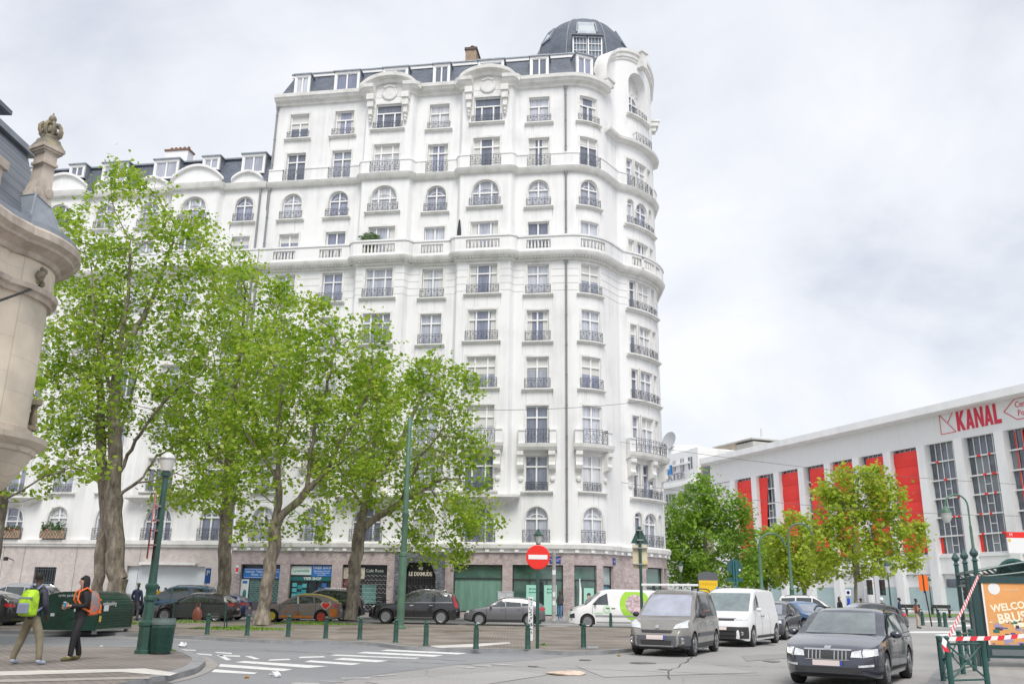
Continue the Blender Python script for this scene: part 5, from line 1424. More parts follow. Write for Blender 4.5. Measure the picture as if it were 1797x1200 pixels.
mb = MB(); mb.lathe([(2.2, 0), (2.0, zt_-9), (1.6, zt_-6), (1.0, zt_-5.6), (0.8, zt_-3), (0.35, zt_-2.6), (0.25, zt_)], 8); mb.build('shaft', mat('mast_pale', (0.62, 0.66, 0.66), 0.6), t)
mb = MB(); mb.lathe([(2.3, zt_-5.7), (2.3, zt_-5.3), (1.2, zt_-5.2)], 8); mb.build('collar', MAT['mast_pale'], t)
# roof beam sticking out at the very right over the parapet
mb = MB(); mb.beam((8, 2, 30.0), (22, 2, 30.8), 0.35, 0.3); mb.beam((12, 2, 28.7), (12, 2, 30.2), 0.2); mb.build('roof_gantry', mat('gantry_grey', (0.2, 0.22, 0.24), 0.5), kan)
# low terrace of houses closing the street far behind the chestnut
fb = thing('far_terrace', 'pale row of houses far down the street behind the chestnut tree', 'building', (22, 210, 0), radians(-8))
t = MB(); t.box(-30, 24, 0, 12, 0, 15); t.box(-30, 0, -1, 12, 15, 17.5); t.build('wall', mat('far_cream', (0.55, 0.55, 0.54), 0.8, var=0.1, scale=0.2), fb)
for r in range(4):
    for k in range(12):
        MB().box(-28+4.2*k, -26.2+4.2*k, -0.1, 0.2, 2+3.4*r, 4.2+3.4*r).build('window', MAT['far_window'], fb)
t = MB(); t.box(-30.3, 24.3, -0.3, 12.3, 15.01, 15.4); t.build('cornice', M_KW, fb)
# ================================================================== stone corner pavilion at the left edge
M_ST = brickmat('french_stone', (0.76, 0.67, 0.54), (0.72, 0.635, 0.515), (0.60, 0.525, 0.42), 0.95, 0.42, 0.008, 0.8, 'YZ', 0.30, 0.5, 0.12)
M_ST2 = mat('weathered_stone', (0.60, 0.52, 0.44), 0.8, col2=(0.33, 0.285, 0.24), scale=1.6, contrast=(0.33, 0.6), bump=0.2, stretch=(1, 1, 0.6), detail=9)
M_ST3 = mat('lichen_stone', (0.36, 0.31, 0.20), 0.85, col2=(0.17, 0.16, 0.145), scale=2.2, contrast=(0.35, 0.6), bump=0.3, detail=9)
M_RBR = brickmat('red_brick', (0.50, 0.13, 0.06), (0.42, 0.10, 0.05), (0.45, 0.38, 0.3), 0.22, 0.07, 0.01, 0.8, 'YZ', 0.2)
TC = (-15.1, 23.3); RT = 1.8
tp_ = [(-13.85, 6.0), (-13.85, 20.9), (-13.84, 21.25), (-13.78, 21.6), (-13.69, 21.95)]
tp_ += [(TC[0]+RT*cos(a), TC[1]+RT*sin(a)) for a in [radians(-40+9*i) for i in range(23)]]
tp_ += [(-17.5, 25.0), (-24, 25.0)]
FT = Facade(tp_)
tur = thing('stone_pavilion', 'cream stone corner pavilion with round oriel, slate roof and crown finial', 'building', (0, 0, 0))
mb = MB(); FT.sweep([(-0.3, 5.55), (0.0, 5.55), (0.0, 9.3), (-0.3, 9.3)], 0, FT.L, mb)
FT.sweep([(-0.3, 9.62), (0.06, 9.62), (0.06, 10.35), (-0.3, 10.35)], 0, FT.L, mb)
mb.build('wall', M_ST, tur, smooth=True, ang=30)
mb = MB(); FT.sweep([(0, 9.3), (0.1, 9.3), (0.12, 9.42), (0.22, 9.46), (0.24, 9.6), (0, 9.62)], 0, FT.L, mb); mb.build('string_course', M_ST2, tur, smooth=True, ang=30)
mb = MB(); FT.sweep([(0, 10.33), (0.15, 10.35), (0.2, 10.48), (0.42, 10.6), (0.5, 10.62), (0.52, 10.7), (0.66, 10.8), (0.66, 11.0), (0.6, 11.08), (0, 11.1)], 0, FT.L, mb); mb.build('cornice', M_ST2, tur, smooth=True, ang=25)
mb = MB(); FT.sweep([(0, 11.1), (0.5, 11.1), (0.5, 11.28), (-0.1, 11.5)], 0, FT.L, mb); mb.build('gutter', M_ZINC, tur, smooth=True, ang=30)
mb = MB(); mb.lathe([(0.05, 3.2), (0.7, 3.5), (1.25, 3.95), (1.5, 4.2), (1.75, 4.55), (1.98, 4.95), (2.02, 5.05), (2.1, 5.08), (2.12, 5.2), (2.24, 5.26), (2.34, 5.36), (2.36, 5.5), (2.0, 5.56)], 40, TC); mb.v = [(v[0], v[1], v[2]) for v in mb.v]; mb.build('corbel', M_ST, tur, smooth=True, ang=25)
mb = MB(); FT.sweep([(0, 5.56), (0.14, 5.56), (0.14, 5.75), (0, 5.8)], 16.0, FT.L-8, mb); mb.build('oriel_base', M_ST2, tur, smooth=True)
wl = MB(); wl.box(-24, -13.9, 5, 24, 0, 5.6); wl.build('ground_floor_wall', M_ST, tur)
bq = MB(); bq.box(-13.86, -13.83, 16.0, 20.7, 5.6, 9.1); bq.build('brick_panel', M_RBR, tur)
# balustrade of the oriel window round the corner, carved masks, console
mb = MB()
a0 = 18.6
FT.sweep([(0.02, 6.62), (0.3, 6.62), (0.3, 6.76), (0.02, 6.76)], a0, a0+1.4, mb); FT.sweep([(0.02, 5.9), (0.3, 5.9), (0.3, 6.02), (0.02, 6.02)], a0, a0+1.4, mb)
for k in range(6):
    q = FT.at(a0+0.12+0.23*k, 0.17); mb.lathe([(0.05, 6.02), (0.1, 6.15), (0.07, 6.35), (0.045, 6.5), (0.07, 6.62)], 8, (q.x, q.y))
mb.build('oriel_balustrade', M_ST3, tur, smooth=True)
g = np.random.default_rng(4)
def carving(name, c, r, n):
    mb = MB()
    for i in range(n):
        d = g.normal(0, 1, 3); d /= np.linalg.norm(d); mb.blob((c.x+d[0]*r*0.5, c.y+d[1]*r*0.8, c.z+d[2]*r), r*g.uniform(0.35, 0.6), 7, 5)
    return mb.build(name, M_ST3, tur, smooth=True)
q = FT.at(17.2, 0.06, 9.98); carving('carved_mask', q, 0.22, 14)
q = FT.at(19.0, 0.12, 9.72); carving('carved_mask', q, 0.2, 12)
mb = MB(); a = FT.at(17.2, 0.02, 9.7); mb.tube([a, a+Vector((0.15, -1.0, -0.55)), a+Vector((0.3, -2.2, -1.2))], 0.035, 8); mb.lathe([(0.07, -0.03), (0.07, 0.03)], 8, M=Matrix.Translation(a)); mb.build('flag_pole', M_BLACK, tur)
# corner lead roof, buttress pinnacle and crown
zc = MB()
b4 = [Vector((-13.4, 22.3, 11.3)), Vector((-13.1, 23.6, 11.3)), Vector((-13.8, 24.6, 11.3)), Vector((-14.7, 22.6, 11.3))]
t4 = [Vector((-13.75, 22.95, 12.45)), Vector((-13.6, 23.55, 12.3)), Vector((-14.0, 24.0, 12.3)), Vector((-14.3, 23.1, 12.45))]
zc.grid([b4, t4], 0, True); zc.poly(t4)
for a, b in zip(b4, t4): zc.tube([a, b], 0.03, 6)
for i in range(4): zc.tube([t4[i], t4[(i+1) % 4]], 0.035, 6)
zc.lathe([(0.09, -0.04), (0.12, 0.0), (0.09, 0.04)], 10, M=Matrix.Translation((-13.5, 22.35, 11.55)) @ Matrix.Rotation(pi/2, 4, 'X'))
zc.build('lead_roof', M_ZINC, tur)
bt = MB()
side = [(-0.55, 11.2), (0.5, 11.2), (0.46, 12.3), (0.34, 13.2), (0.3, 14.0), (-0.22, 14.0), (-0.26, 13.4), (-0.5, 12.8), (-0.95, 12.2), (-1.1, 11.4)]
SCP = Matrix.Translation((-13.98, 23.5, 11.2)) @ Matrix.Diagonal((0.68, 0.68, 0.875, 1)) @ Matrix.Translation((13.98, -23.5, -11.2))
Mb = SCP @ Matrix.Translation((-14.05, 23.55, 0)) @ Matrix.Rotation(radians(62), 4, 'Z') @ XZ() @ Matrix.Translation((0, 0, -0.36))
bt.prism(side, 0.72, 0, Mb)
for k, (x, z, r) in enumerate(((0.24, 13.0, 0.2), (0.3, 12.5, 0.14), (-0.3, 12.9, 0.16))):
    bt.lathe([(r, 0), (r, 0.78), (r*0.6, 0.8)], 12, M=Mb @ Matrix.Translation((x, z, -0.03)))
bt.build('buttress', M_ST2, tur)
cpz = MB(); Mc = SCP @ Matrix.Translation((-13.98, 23.5, 0)) @ Matrix.Rotation(radians(62), 4, 'Z')
cpz.box(-0.36, 0.36, -0.42, 0.42, 13.95, 14.05, 0, Mc)
cpz.box(-0.3, 0.3, -0.36, 0.36, 14.05, 14.35, 0, Mc)
for i, (w, z0_, z1_) in enumerate(((0.38, 14.35, 14.42), (0.46, 14.42, 14.5), (0.52, 14.5, 14.62))): cpz.box(-w, w, -w, w, z0_, z1_, 0, Mc)
rows = [[Mc @ Vector((s1*w, s2*w, z)) for s1, s2 in ((-1, -1), (1, -1), (1, 1), (-1, 1))] for w, z in ((0.5, 14.62), (0.44, 14.72), (0.36, 14.85), (0.33, 14.95))]
cpz.grid(rows, 1, True); cpz.poly(rows[-1], 1)
cpz.build('pinnacle_cap', [M_ST2, M_ST3], tur)
cw = MB(); cc = (-13.98, 23.5)
cw.lathe([(0.3, 14.95), (0.34, 14.98), (0.34, 15.08), (0.28, 15.1)], 20, cc)
for k in range(8):
    a = 2*pi*k/8
    pts = [(cc[0]+r*cos(a), cc[1]+r*sin(a), z) for r, z in ((0.3, 15.08), (0.44, 15.22), (0.46, 15.38), (0.34, 15.52), (0.12, 15.55), (0.05, 15.5))]
    cw.tube(pts, [0.07, 0.085, 0.08, 0.07, 0.06, 0.05], 6)
    a2 = a+pi/8; cw.blob((cc[0]+0.36*cos(a2), cc[1]+0.36*sin(a2), 15.2), 0.075, 6, 5)
cw.lathe([(0.2, 15.05), (0.3, 15.25), (0.22, 15.45), (0.1, 15.5)], 14, cc)
cw.lathe([(0.07, 15.5), (0.06, 15.6), (0.15, 15.68), (0.17, 15.76), (0.12, 15.86), (0.04, 15.9), (0.03, 15.98), (0.0, 16.0)], 12, cc)
cw.v = [tuple(SCP @ Vector(v)) for v in cw.v]; cw.build('stone_crown', M_ST3, tur, smooth=True)
pd = MB(); pd.box(-14.75, -14.05, 21.0, 21.75, 11.2, 12.6); pd.box(-14.85, -13.95, 20.9, 21.85, 12.6, 12.85); pd.build('parapet_pier', M_ST2, tur)
sl = MB(); sl.poly([(-13.7, 6, 11.45), (-13.7, 23.6, 11.45), (-15.6, 25.2, 14.9), (-15.9, 6, 14.9)]); sl.poly([(-13.9, 23.8, 11.45), (-24, 25.2, 11.45), (-24, 26.5, 14.9), (-15.6, 25.2, 14.9)])
sl.build('slate_roof', brickmat('roof_slate_large', (0.15, 0.17, 0.20), (0.20, 0.22, 0.26), (0.07, 0.08, 0.1), 0.36, 0.26, 0.012, 0.5, 'YZ', 0.2), tur)
rd = MB(); rd.box(-16.0, -15.4, 6, 25.4, 14.85, 15.05); rd.build('roof_ridge', M_ZINC, tur)
wd = MB(); wd.box(-14.6, -13.6, 19.2, 20.4, 11.3, 12.7); wd.build('roof_dormer', M_ZINC, tur);
# eaves of a higher roof just entering the picture at the top left
e0 = at(21, 203, 21.0)
hr = MB(); c1 = [e0, e0+Vector((-3, 0.0, 0)), e0+Vector((-3, -5, 0)), e0+Vector((0, -5, 0))]
rows = [c1, [p+Vector((0, 0, 0.12)) for p in c1], [e0+Vector((-0.3, -0.3, 0.35)), e0+Vector((-2.7, -0.3, 0.35)), e0+Vector((-2.7, -4.7, 0.35)), e0+Vector((-0.3, -4.7, 0.35))], [e0+Vector((-1.0, -1.2, 2.2)), e0+Vector((-2, -1.2, 2.2)), e0+Vector((-2, -4, 2.2)), e0+Vector((-1.0, -4, 2.2))]]
hr.grid(rows, 0, True); hr.poly(rows[0][::-1]); hr.poly(rows[-1])
hr.box(e0.x-2.6, e0.x-0.5, e0.y-4.6, e0.y-0.5, 12.0, e0.z)
hr.build('tower_roof', M_SLATE, tur)
# ================================================================== trees: forked trunks grown into their crowns, with thousands of separate leaves
def leafmat(name, cols, trans):
    m = bpy.data.materials.new(name); m.use_nodes = True
    t = m.node_tree; b = t.nodes['Principled BSDF']; out_ = t.nodes['Material Output']
    at_ = t.nodes.new('ShaderNodeAttribute'); at_.attribute_name = 'tone'
    r = t.nodes.new('ShaderNodeValToRGB')
    els = r.color_ramp.elements
    els[0].position = 0; els[0].color = (*cols[0], 1); els[1].position = 1; els[1].color = (*cols[-1], 1)
    for i in range(1, len(cols)-1):
        q = els.new(i/(len(cols)-1)); q.color = (*cols[i], 1)
    t.links.new(at_.outputs['Fac'], r.inputs[0]); t.links.new(r.outputs[0], b.inputs['Base Color'])
    b.inputs['Roughness'].default_value = 0.5
    tr = t.nodes.new('ShaderNodeBsdfTranslucent'); t.links.new(r.outputs[0], tr.inputs['Color'])
    mx_ = t.nodes.new('ShaderNodeMixShader'); mx_.inputs[0].default_value = trans
    t.links.new(b.outputs[0], mx_.inputs[1]); t.links.new(tr.outputs[0], mx_.inputs[2]); t.links.new(mx_.outputs[0], out_.inputs[0])
    return m
M_LPL = leafmat('plane_leaf', [(0.15, 0.28, 0.025), (0.29, 0.46, 0.035), (0.42, 0.57, 0.055), (0.56, 0.60, 0.12)], 0.55)
M_LCH = leafmat('dense_leaf', [(0.14, 0.27, 0.03), (0.26, 0.44, 0.05), (0.40, 0.56, 0.08)], 0.5)
M_LYG = leafmat('young_leaf', [(0.28, 0.40, 0.035), (0.44, 0.56, 0.055), (0.56, 0.63, 0.09)], 0.5)
def barkmat():
    m = mat('plane_bark', (0.2, 0.17, 0.13), 0.85); t, b = nodes(m)
    tcn = t.nodes.new('ShaderNodeTexCoord'); mp = t.nodes.new('ShaderNodeMapping'); mp.inputs['Scale'].default_value = (1, 1, 0.35)
    t.links.new(tcn.outputs['Object'], mp.inputs['Vector'])
    n = t.nodes.new('ShaderNodeTexNoise'); n.inputs['Scale'].default_value = 4.5; n.inputs['Detail'].default_value = 8; n.inputs['Roughness'].default_value = 0.7
    t.links.new(mp.outputs[0], n.inputs['Vector'])
    r = t.nodes.new('ShaderNodeValToRGB'); e = r.color_ramp.elements
    e[0].position = 0.35; e[0].color = (0.10, 0.085, 0.07, 1); e[1].position = 0.68; e[1].color = (0.40, 0.36, 0.28, 1); q = e.new(0.5); q.color = (0.22, 0.185, 0.15, 1)
    t.links.new(n.outputs['Fac'], r.inputs[0]); t.links.new(r.outputs[0], b.inputs['Base Color'])
    bp = t.nodes.new('ShaderNodeBump'); bp.inputs['Strength'].default_value = 0.7; bp.inputs['Distance'].default_value = 0.03
    t.links.new(n.outputs['Fac'], bp.inputs['Height']); t.links.new(bp.outputs[0], b.inputs['Normal'])
    return m
M_BARK = barkmat()
LEAF = np.array([(0, -0.5), (0.34, -0.36), (0.5, 0.02), (0.24, 0.12), (0.0, 0.55), (-0.24, 0.12), (-0.5, 0.02), (-0.34, -0.36)])
def tree(name, label, base, limbs, crown, n_attr=420, leaves=9000, leaf=0.2, r0=0.3, mat_l=None, seed=1, step=0.45, group=None, spread=0.34, droop=0.22, tipw=0.011, cat='tree'):
    """limbs: polylines (base-relative), first one starts at the ground; crown: ellipsoids ((cx,cy,cz),(rx,ry,rz), weight)"""
    g = np.random.default_rng(seed)
    root_ = thing(name, label, cat, base, 0, group)
    nodes_ = []; par = []
    def add(p, pr): nodes_.append(np.array(p, float)); par.append(pr); return len(nodes_)-1
    def near(p): return int(np.argmin(((np.array(nodes_)-p)**2).sum(1)))
    for li, lb in enumerate(limbs):
        lb = [np.array(p, float) for p in lb]
        prev = add(lb[0], -1) if li == 0 else near(lb[0])
        for a, b in zip(lb[:-1], lb[1:]):
            k = max(1, int(np.linalg.norm(b-a)/step))
            for i in range(1, k+1):
                p = a+(b-a)*i/k + g.normal(0, 0.035, 3)*min(1, i)
                prev = add(p, prev)
    # attraction points
    wts = np.array([c[2] for c in crown], float); wts /= wts.sum()
    A = []
    for c, w in zip(crown, wts):
        k = int(n_attr*w); ce = np.array(c[0]); ra = np.array(c[1])
        v = g.normal(0, 1, (k, 3)); v /= np.linalg.norm(v, axis=1)[:, None]
        rr = g.uniform(0.12, 1, k)**(1/2.2)
        A.append(ce+v*rr[:, None]*ra)
    A = np.concatenate(A)
    alive = np.ones(len(A), bool)
    n_fixed = len(nodes_)
    for it in range(70):
        N = np.array(nodes_); Aa = A[alive]
        if len(Aa) == 0: break
        d = ((Aa[:, None, :]-N[None, :, :])**2).sum(2)
        j = d.argmin(1); dist = np.sqrt(d[np.arange(len(Aa)), j])
        ids = np.where(alive)[0]
        alive[ids[dist < step*1.1]] = False
        new = {}
        for a_i, nj, ds in zip(range(len(Aa)), j, dist):
            if ds < step*1.1 : continue
            v = (Aa[a_i]-N[nj])/ds
            new.setdefault(int(nj), []).append(v)
        cnt = 0
        for nj, vs in new.items():
            v = np.mean(vs, 0); L = np.linalg.norm(v)
            if L < 0.05: continue
            v = v/L + g.normal(0, 0.12, 3); v[2] += 0.05; v /= np.linalg.norm(v)
            q_ = N[nj]+v*step
            if ((np.array(nodes_[len(N):] or [(1e9,)*3])-q_)**2).sum(1).min() < (0.4*step)**2 or ((N-q_)**2).sum(1).min() < (0.4*step)**2: continue
            add(q_, nj); cnt += 1
        if cnt == 0 or len(nodes_) > 5200: break
    N = np.array(nodes_); P = np.array(par)
    nc = np.zeros(len(N), int)
    r = np.zeros(len(N))
    for i in range(len(N)-1, -1, -1):
        if nc[i] == 0: r[i] = tipw
        else: r[i] = r[i]**(1/2.35)
        if P[i] >= 0:
            r[P[i]] += r[i]**2.35; nc[P[i]] += 1
    r *= 1.0
    sc_ = r0/r[0]
    big = r > 0.03
    r = np.where(r > tipw*1.01, tipw + (r0-tipw)*((r-tipw)/(r[0]-tipw))**1.55, r)
    # branch mesh: frusta along every edge
    V = []; F = []; nv = 0
    kids = {}
    for i, p in enumerate(P):
        if p >= 0: kids.setdefault(p, []).append(i)
    for i in range(1, len(N)):
        p = P[i]
        if p < 0: continue
        a, b = N[p], N[i]; d = b-a; L = np.linalg.norm(d)
        if L < 1e-5: continue
        d /= L
        first = (kids[p][0] == i) if len(kids[p]) == 1 else (i == max(kids[p], key=lambda q: r[q]))
        ra = r[p] if first else min(r[p], r[i]*1.25); rb_ = r[i]
        k = 10 if ra > 0.12 else (6 if ra > 0.03 else 4)
        x = np.cross(d, (0.13, 0.97, 0.2)); x /= np.linalg.norm(x); y = np.cross(d, x)
        an = np.arange(k)*2*pi/k
        ring = np.cos(an)[:, None]*x+np.sin(an)[:, None]*y
        flare = 1.0
        if a[2] < 0.05 and p == 0: flare = 1.55
        V.append(a-d*ra*0.25*0 + ring*ra*flare); V.append(b+d*rb_*0.3+ring*rb_)
        F += [(nv+q, nv+(q+1) % k, nv+k+(q+1) % k, nv+k+q) for q in range(k)]
        nv += 2*k
    me = bpy.data.meshes.new('trunk'); me.from_pydata(np.concatenate(V).tolist(), [], F); me.materials.append(M_BARK)
    me.polygons.foreach_set('use_smooth', [True]*len(me.polygons))
    link('trunk', me, root_)
    # leaves round the thin twigs
    thin = np.where((r < 0.02) & (np.arange(len(N)) >= min(n_fixed, len(N)-5)))[0]
    w = np.ones(len(thin)); w[nc[thin] == 0] = 2.2
    # clumps: some twigs carry many leaves, some almost none
    w *= np.exp(g.normal(0, 0.8, len(thin))); w /= w.sum()
    pick = g.choice(thin, leaves, p=w)
    c = N[pick]+g.normal(0, spread, (leaves, 3))*np.array([1, 1, 0.8]); c[:, 2] -= droop*g.random(leaves)
    nrm = g.normal(0, 1, (leaves, 3)); nrm[:, 2] = np.abs(nrm[:, 2])+0.5; nrm /= np.linalg.norm(nrm, axis=1)[:, None]
    t1 = np.cross(nrm, g.normal(0, 1, (leaves, 3))); t1 /= np.linalg.norm(t1, axis=1)[:, None]
    t2_ = np.cross(nrm, t1)
    s = leaf*1.03*g.uniform(0.45, 1.35, leaves)
    k = len(LEAF)
    Vv = c[:, None, :] + s[:, None, None]*(LEAF[None, :, 0, None]*t1[:, None, :] + LEAF[None, :, 1, None]*t2_[:, None, :])
    Vv[:, 1::2, :] += (nrm*(s*0.12)[:, None])[:, None, :]*g.choice([-1, 1], leaves)[:, None, None]
    me = bpy.data.meshes.new('crown'); n_v = leaves*k
    me.vertices.add(n_v); me.vertices.foreach_set('co', Vv.reshape(-1))
    me.loops.add(n_v); me.loops.foreach_set('vertex_index', np.arange(n_v, dtype=np.int32))
    me.polygons.add(leaves); me.polygons.foreach_set('loop_start', np.arange(0, n_v, k, dtype=np.int32))
    me.update(calc_edges=True)
    tone = np.clip(0.5+g.normal(0, 0.22, leaves)+0.28*np.sin(c[:, 0]*1.7+seed)*np.sin(c[:, 1]*1.9)*np.sin(c[:, 2]*1.5+1), 0, 1)
    ta = me.attributes.new('tone', 'FLOAT', 'FACE'); ta.data.foreach_set('value', tone.astype(np.float32))
    me.materials.append(mat_l or M_LPL)
    link('crown', me, root_)
    return root_
def rel(base, pts, Y=None):
    """picture points at (about) the tree's own distance -> base-relative points; each may carry its own depth offset"""
    r = []
    for p in pts:
        q = at(p[0], p[1], base[1]+(p[2] if len(p) > 2 else 0)); r.append((q.x-base[0], q.y-base[1], q.z-base[2]))
    return r
def ell(base, px, py, rx, rz, ry=None, dy=0, w=1.0):
    q = at(px, py, base[1]+dy); return ((q.x-base[0], q.y-base[1], q.z-base[2]), (rx, ry or rx, rz), w)
GT = 'plane trees along the island'
b = (-18.9, 44.0, 0.08)
tree('plane_tree', 'largest plane tree, its thick straight trunk behind the green bicycle shelter', b,
     [rel(b, [(210, 1090), (203, 1000), (199, 900), (201, 840), (202, 770), (200, 700), (208, 620), (225, 520), (228, 420)]), rel(b, [(203, 850), (222, 800), (262, 735, -1), (300, 690, -1.5), (345, 660, -2)]),
      rel(b, [(205, 870), (240, 848, -0.5), (290, 838, -1), (340, 812, -1.5)]), rel(b, [(200, 760), (170, 730, 1), (140, 700, 1)]), rel(b, [(200, 700), (182, 640, -1), (165, 560, -1.5), (160, 470, -2)]), rel(b, [(208, 620), (250, 560, 1), (285, 480, 1.5), (310, 400, 1.5)]),
      rel(b, [(198, 850), (160, 830, -1), (120, 805, -1.5)]), rel(b, [(205, 780), (230, 700, 2), (250, 620, 3)]), rel(b, [(240, 848, -0.5), (275, 800, 1), (330, 770, 2)])],
     [ell(b, 225, 395, 3.6, 3.4, w=1.2), ell(b, 150, 480, 2.6, 2.6, w=.7), ell(b, 320, 420, 2.4, 2.6, w=.8), ell(b, 200, 560, 4.4, 3.2, w=1.3), ell(b, 345, 560, 3.0, 3.0, w=.9), ell(b, 365, 450, 1.6, 2.2, w=.45), ell(b, 110, 420, 1.2, 1.8, w=.3), ell(b, 110, 620, 2.0, 2.6, w=.6), ell(b, 250, 690, 5.0, 2.4, w=1.2), ell(b, 130, 730, 2.6, 2.0, w=.6), ell(b, 345, 730, 2.8, 2.2, w=.7), ell(b, 225, 320, 1.6, 1.3, w=.3), ell(b, 95, 830, 1.4, 0.9, w=.12), ell(b, 330, 860, 2.2, 1.0, w=.25)],
     n_attr=1400, leaves=16500, leaf=0.2, r0=0.42, seed=3, group=GT, spread=0.33)
b = (-20.0, 44.6, 0.08)
tree('plane_tree', 'leaning slimmer plane tree crossing just left of the largest trunk', b,
     [rel(b, [(165, 1085), (173, 1010), (180, 950), (186, 900), (182, 840), (178, 780), (176, 700), (172, 640)]), rel(b, [(186, 860), (165, 830), (135, 815)])],
     [ell(b, 160, 640, 2.2, 2.6), ell(b, 150, 760, 2.2, 1.6), ell(b, 185, 540, 2.0, 2.0)], n_attr=260, leaves=2600, leaf=0.2, r0=0.26, seed=5, group=GT)
b = (-15.6, 50.5, 0.08)
tree('plane_tree', 'straight plane tree standing behind the bench with the brown bag', b,
     [rel(b, [(393, 1085), (393, 1000), (398, 900), (402, 840), (405, 770), (412, 690), (425, 600), (430, 520)]), rel(b, [(400, 850), (440, 800), (480, 750), (510, 690)]), rel(b, [(402, 830), (365, 780), (335, 720), (330, 660)]), rel(b, [(410, 720), (455, 650), (480, 570)]), rel(b, [(405, 780), (380, 700, 2), (375, 620, 2)])],
     [ell(b, 430, 545, 3.4, 3.0), ell(b, 475, 630, 2.8, 2.6), ell(b, 385, 640, 3.0, 3.0), ell(b, 440, 740, 3.6, 2.4), ell(b, 345, 760, 2.6, 2.4), ell(b, 400, 470, 2.0, 1.6, w=.5), ell(b, 360, 860, 2.6, 1.2, w=.3), ell(b, 485, 525, 1.6, 1.6, w=.5)],
     n_attr=820, leaves=10800, leaf=0.21, r0=0.36, seed=8, group=GT)
b = (-11.2, 41.6, 0.08)
tree('plane_tree', 'plane tree leaning right, rooted in the grass patch behind the bollards', b,
     [rel(b, [(458, 1096), (468, 1030), (480, 960), (483, 920)]), rel(b, [(483, 920), (490, 880), (488, 820), (486, 760), (492, 690), (500, 640)]), rel(b, [(483, 915), (512, 890), (540, 860), (570, 830), (610, 800), (650, 770)]), rel(b, [(540, 860), (545, 790), (560, 720), (580, 650), (590, 600)]), rel(b, [(488, 830), (450, 790), (420, 740), (410, 690)]), rel(b, [(570, 830), (610, 760), (640, 700), (655, 640)]), rel(b, [(489, 800), (515, 740, -2), (530, 680, -2)]), rel(b, [(483, 890), (455, 860, 2), (430, 840, 2)])],
     [ell(b, 490, 640, 2.8, 2.4), ell(b, 580, 640, 2.8, 2.4), ell(b, 640, 600, 1.7, 1.9, w=.6), ell(b, 430, 740, 2.4, 2.2, w=.8), ell(b, 540, 740, 3.4, 2.0), ell(b, 640, 720, 2.4, 2.4), ell(b, 470, 830, 2.6, 1.4, w=.5), ell(b, 600, 820, 2.4, 1.2, w=.5), ell(b, 540, 565, 1.8, 1.4, w=.5), ell(b, 390, 850, 1.5, 1.2, w=.25), ell(b, 465, 920, 1.5, 1.0, w=.2), ell(b, 550, 910, 1.5, 0.9, w=.18)],
     n_attr=950, leaves=11200, leaf=0.2, r0=0.3, seed=12, group=GT)
b = (-9.2, 48.6, 0.08)
tree('plane_tree', 'plane tree with a knotted trunk between the painted car and the black SUV', b,
     [rel(b, [(615, 1088), (620, 1030), (626, 970), (632, 930), (638, 890), (648, 850)]), rel(b, [(648, 850), (655, 800), (660, 740), (665, 680), (680, 620)]), rel(b, [(634, 930), (665, 905), (700, 885), (740, 860), (780, 840)]), rel(b, [(648, 850), (690, 800), (720, 740), (740, 690), (760, 650)]), rel(b, [(640, 890), (610, 850), (585, 800)]), rel(b, [(700, 885), (740, 800, -1), (780, 750, -2)]), rel(b, [(660, 760), (690, 700, 2), (710, 650, 2)])],
     [ell(b, 690, 680, 2.8, 2.2), ell(b, 760, 700, 2.6, 2.6), ell(b, 640, 760, 2.6, 2.6), ell(b, 730, 790, 3.8, 2.4), ell(b, 810, 800, 2.0, 2.6), ell(b, 800, 680, 1.6, 1.4, w=.5), ell(b, 780, 890, 3.0, 1.8, w=.9), ell(b, 690, 860, 2.6, 1.4, w=.6), ell(b, 840, 900, 1.5, 1.4, w=.35), ell(b, 740, 955, 1.8, 1.0, w=.3), ell(b, 790, 960, 1.4, 0.9, w=.25), ell(b, 590, 840, 1.8, 1.8, w=.4), ell(b, 765, 635, 1.2, 1.0, w=.3)],
     n_attr=980, leaves=11600, leaf=0.205, r0=0.35, seed=21, group=GT)
b = (-20.6, 34.5, 0.1)
tree('plane_tree', 'plane tree at the left picture edge reaching one long bare branch to the right', b,
     [rel(b, [(-40, 1110), (-20, 1000), (-5, 920), (2, 880), (-10, 820), (-20, 740)]), rel(b, [(2, 882), (35, 862), (75, 840), (110, 825), (130, 820), (150, 822), (175, 838)]), rel(b, [(2, 885), (40, 880), (60, 876), (85, 868)]), rel(b, [(110, 826), (125, 808), (140, 795)])],
     [ell(b, 150, 810, 0.9, 0.5, w=.12), ell(b, 95, 800, 0.8, 0.5, w=.1), ell(b, -30, 700, 2.4, 2.6), ell(b, -60, 600, 2.4, 2.4), ell(b, 80, 870, 0.7, 0.4, w=.06), ell(b, 40, 850, 0.6, 0.5, w=.06)],
     n_attr=300, leaves=2600, leaf=0.22, r0=0.3, seed=30, group=GT)
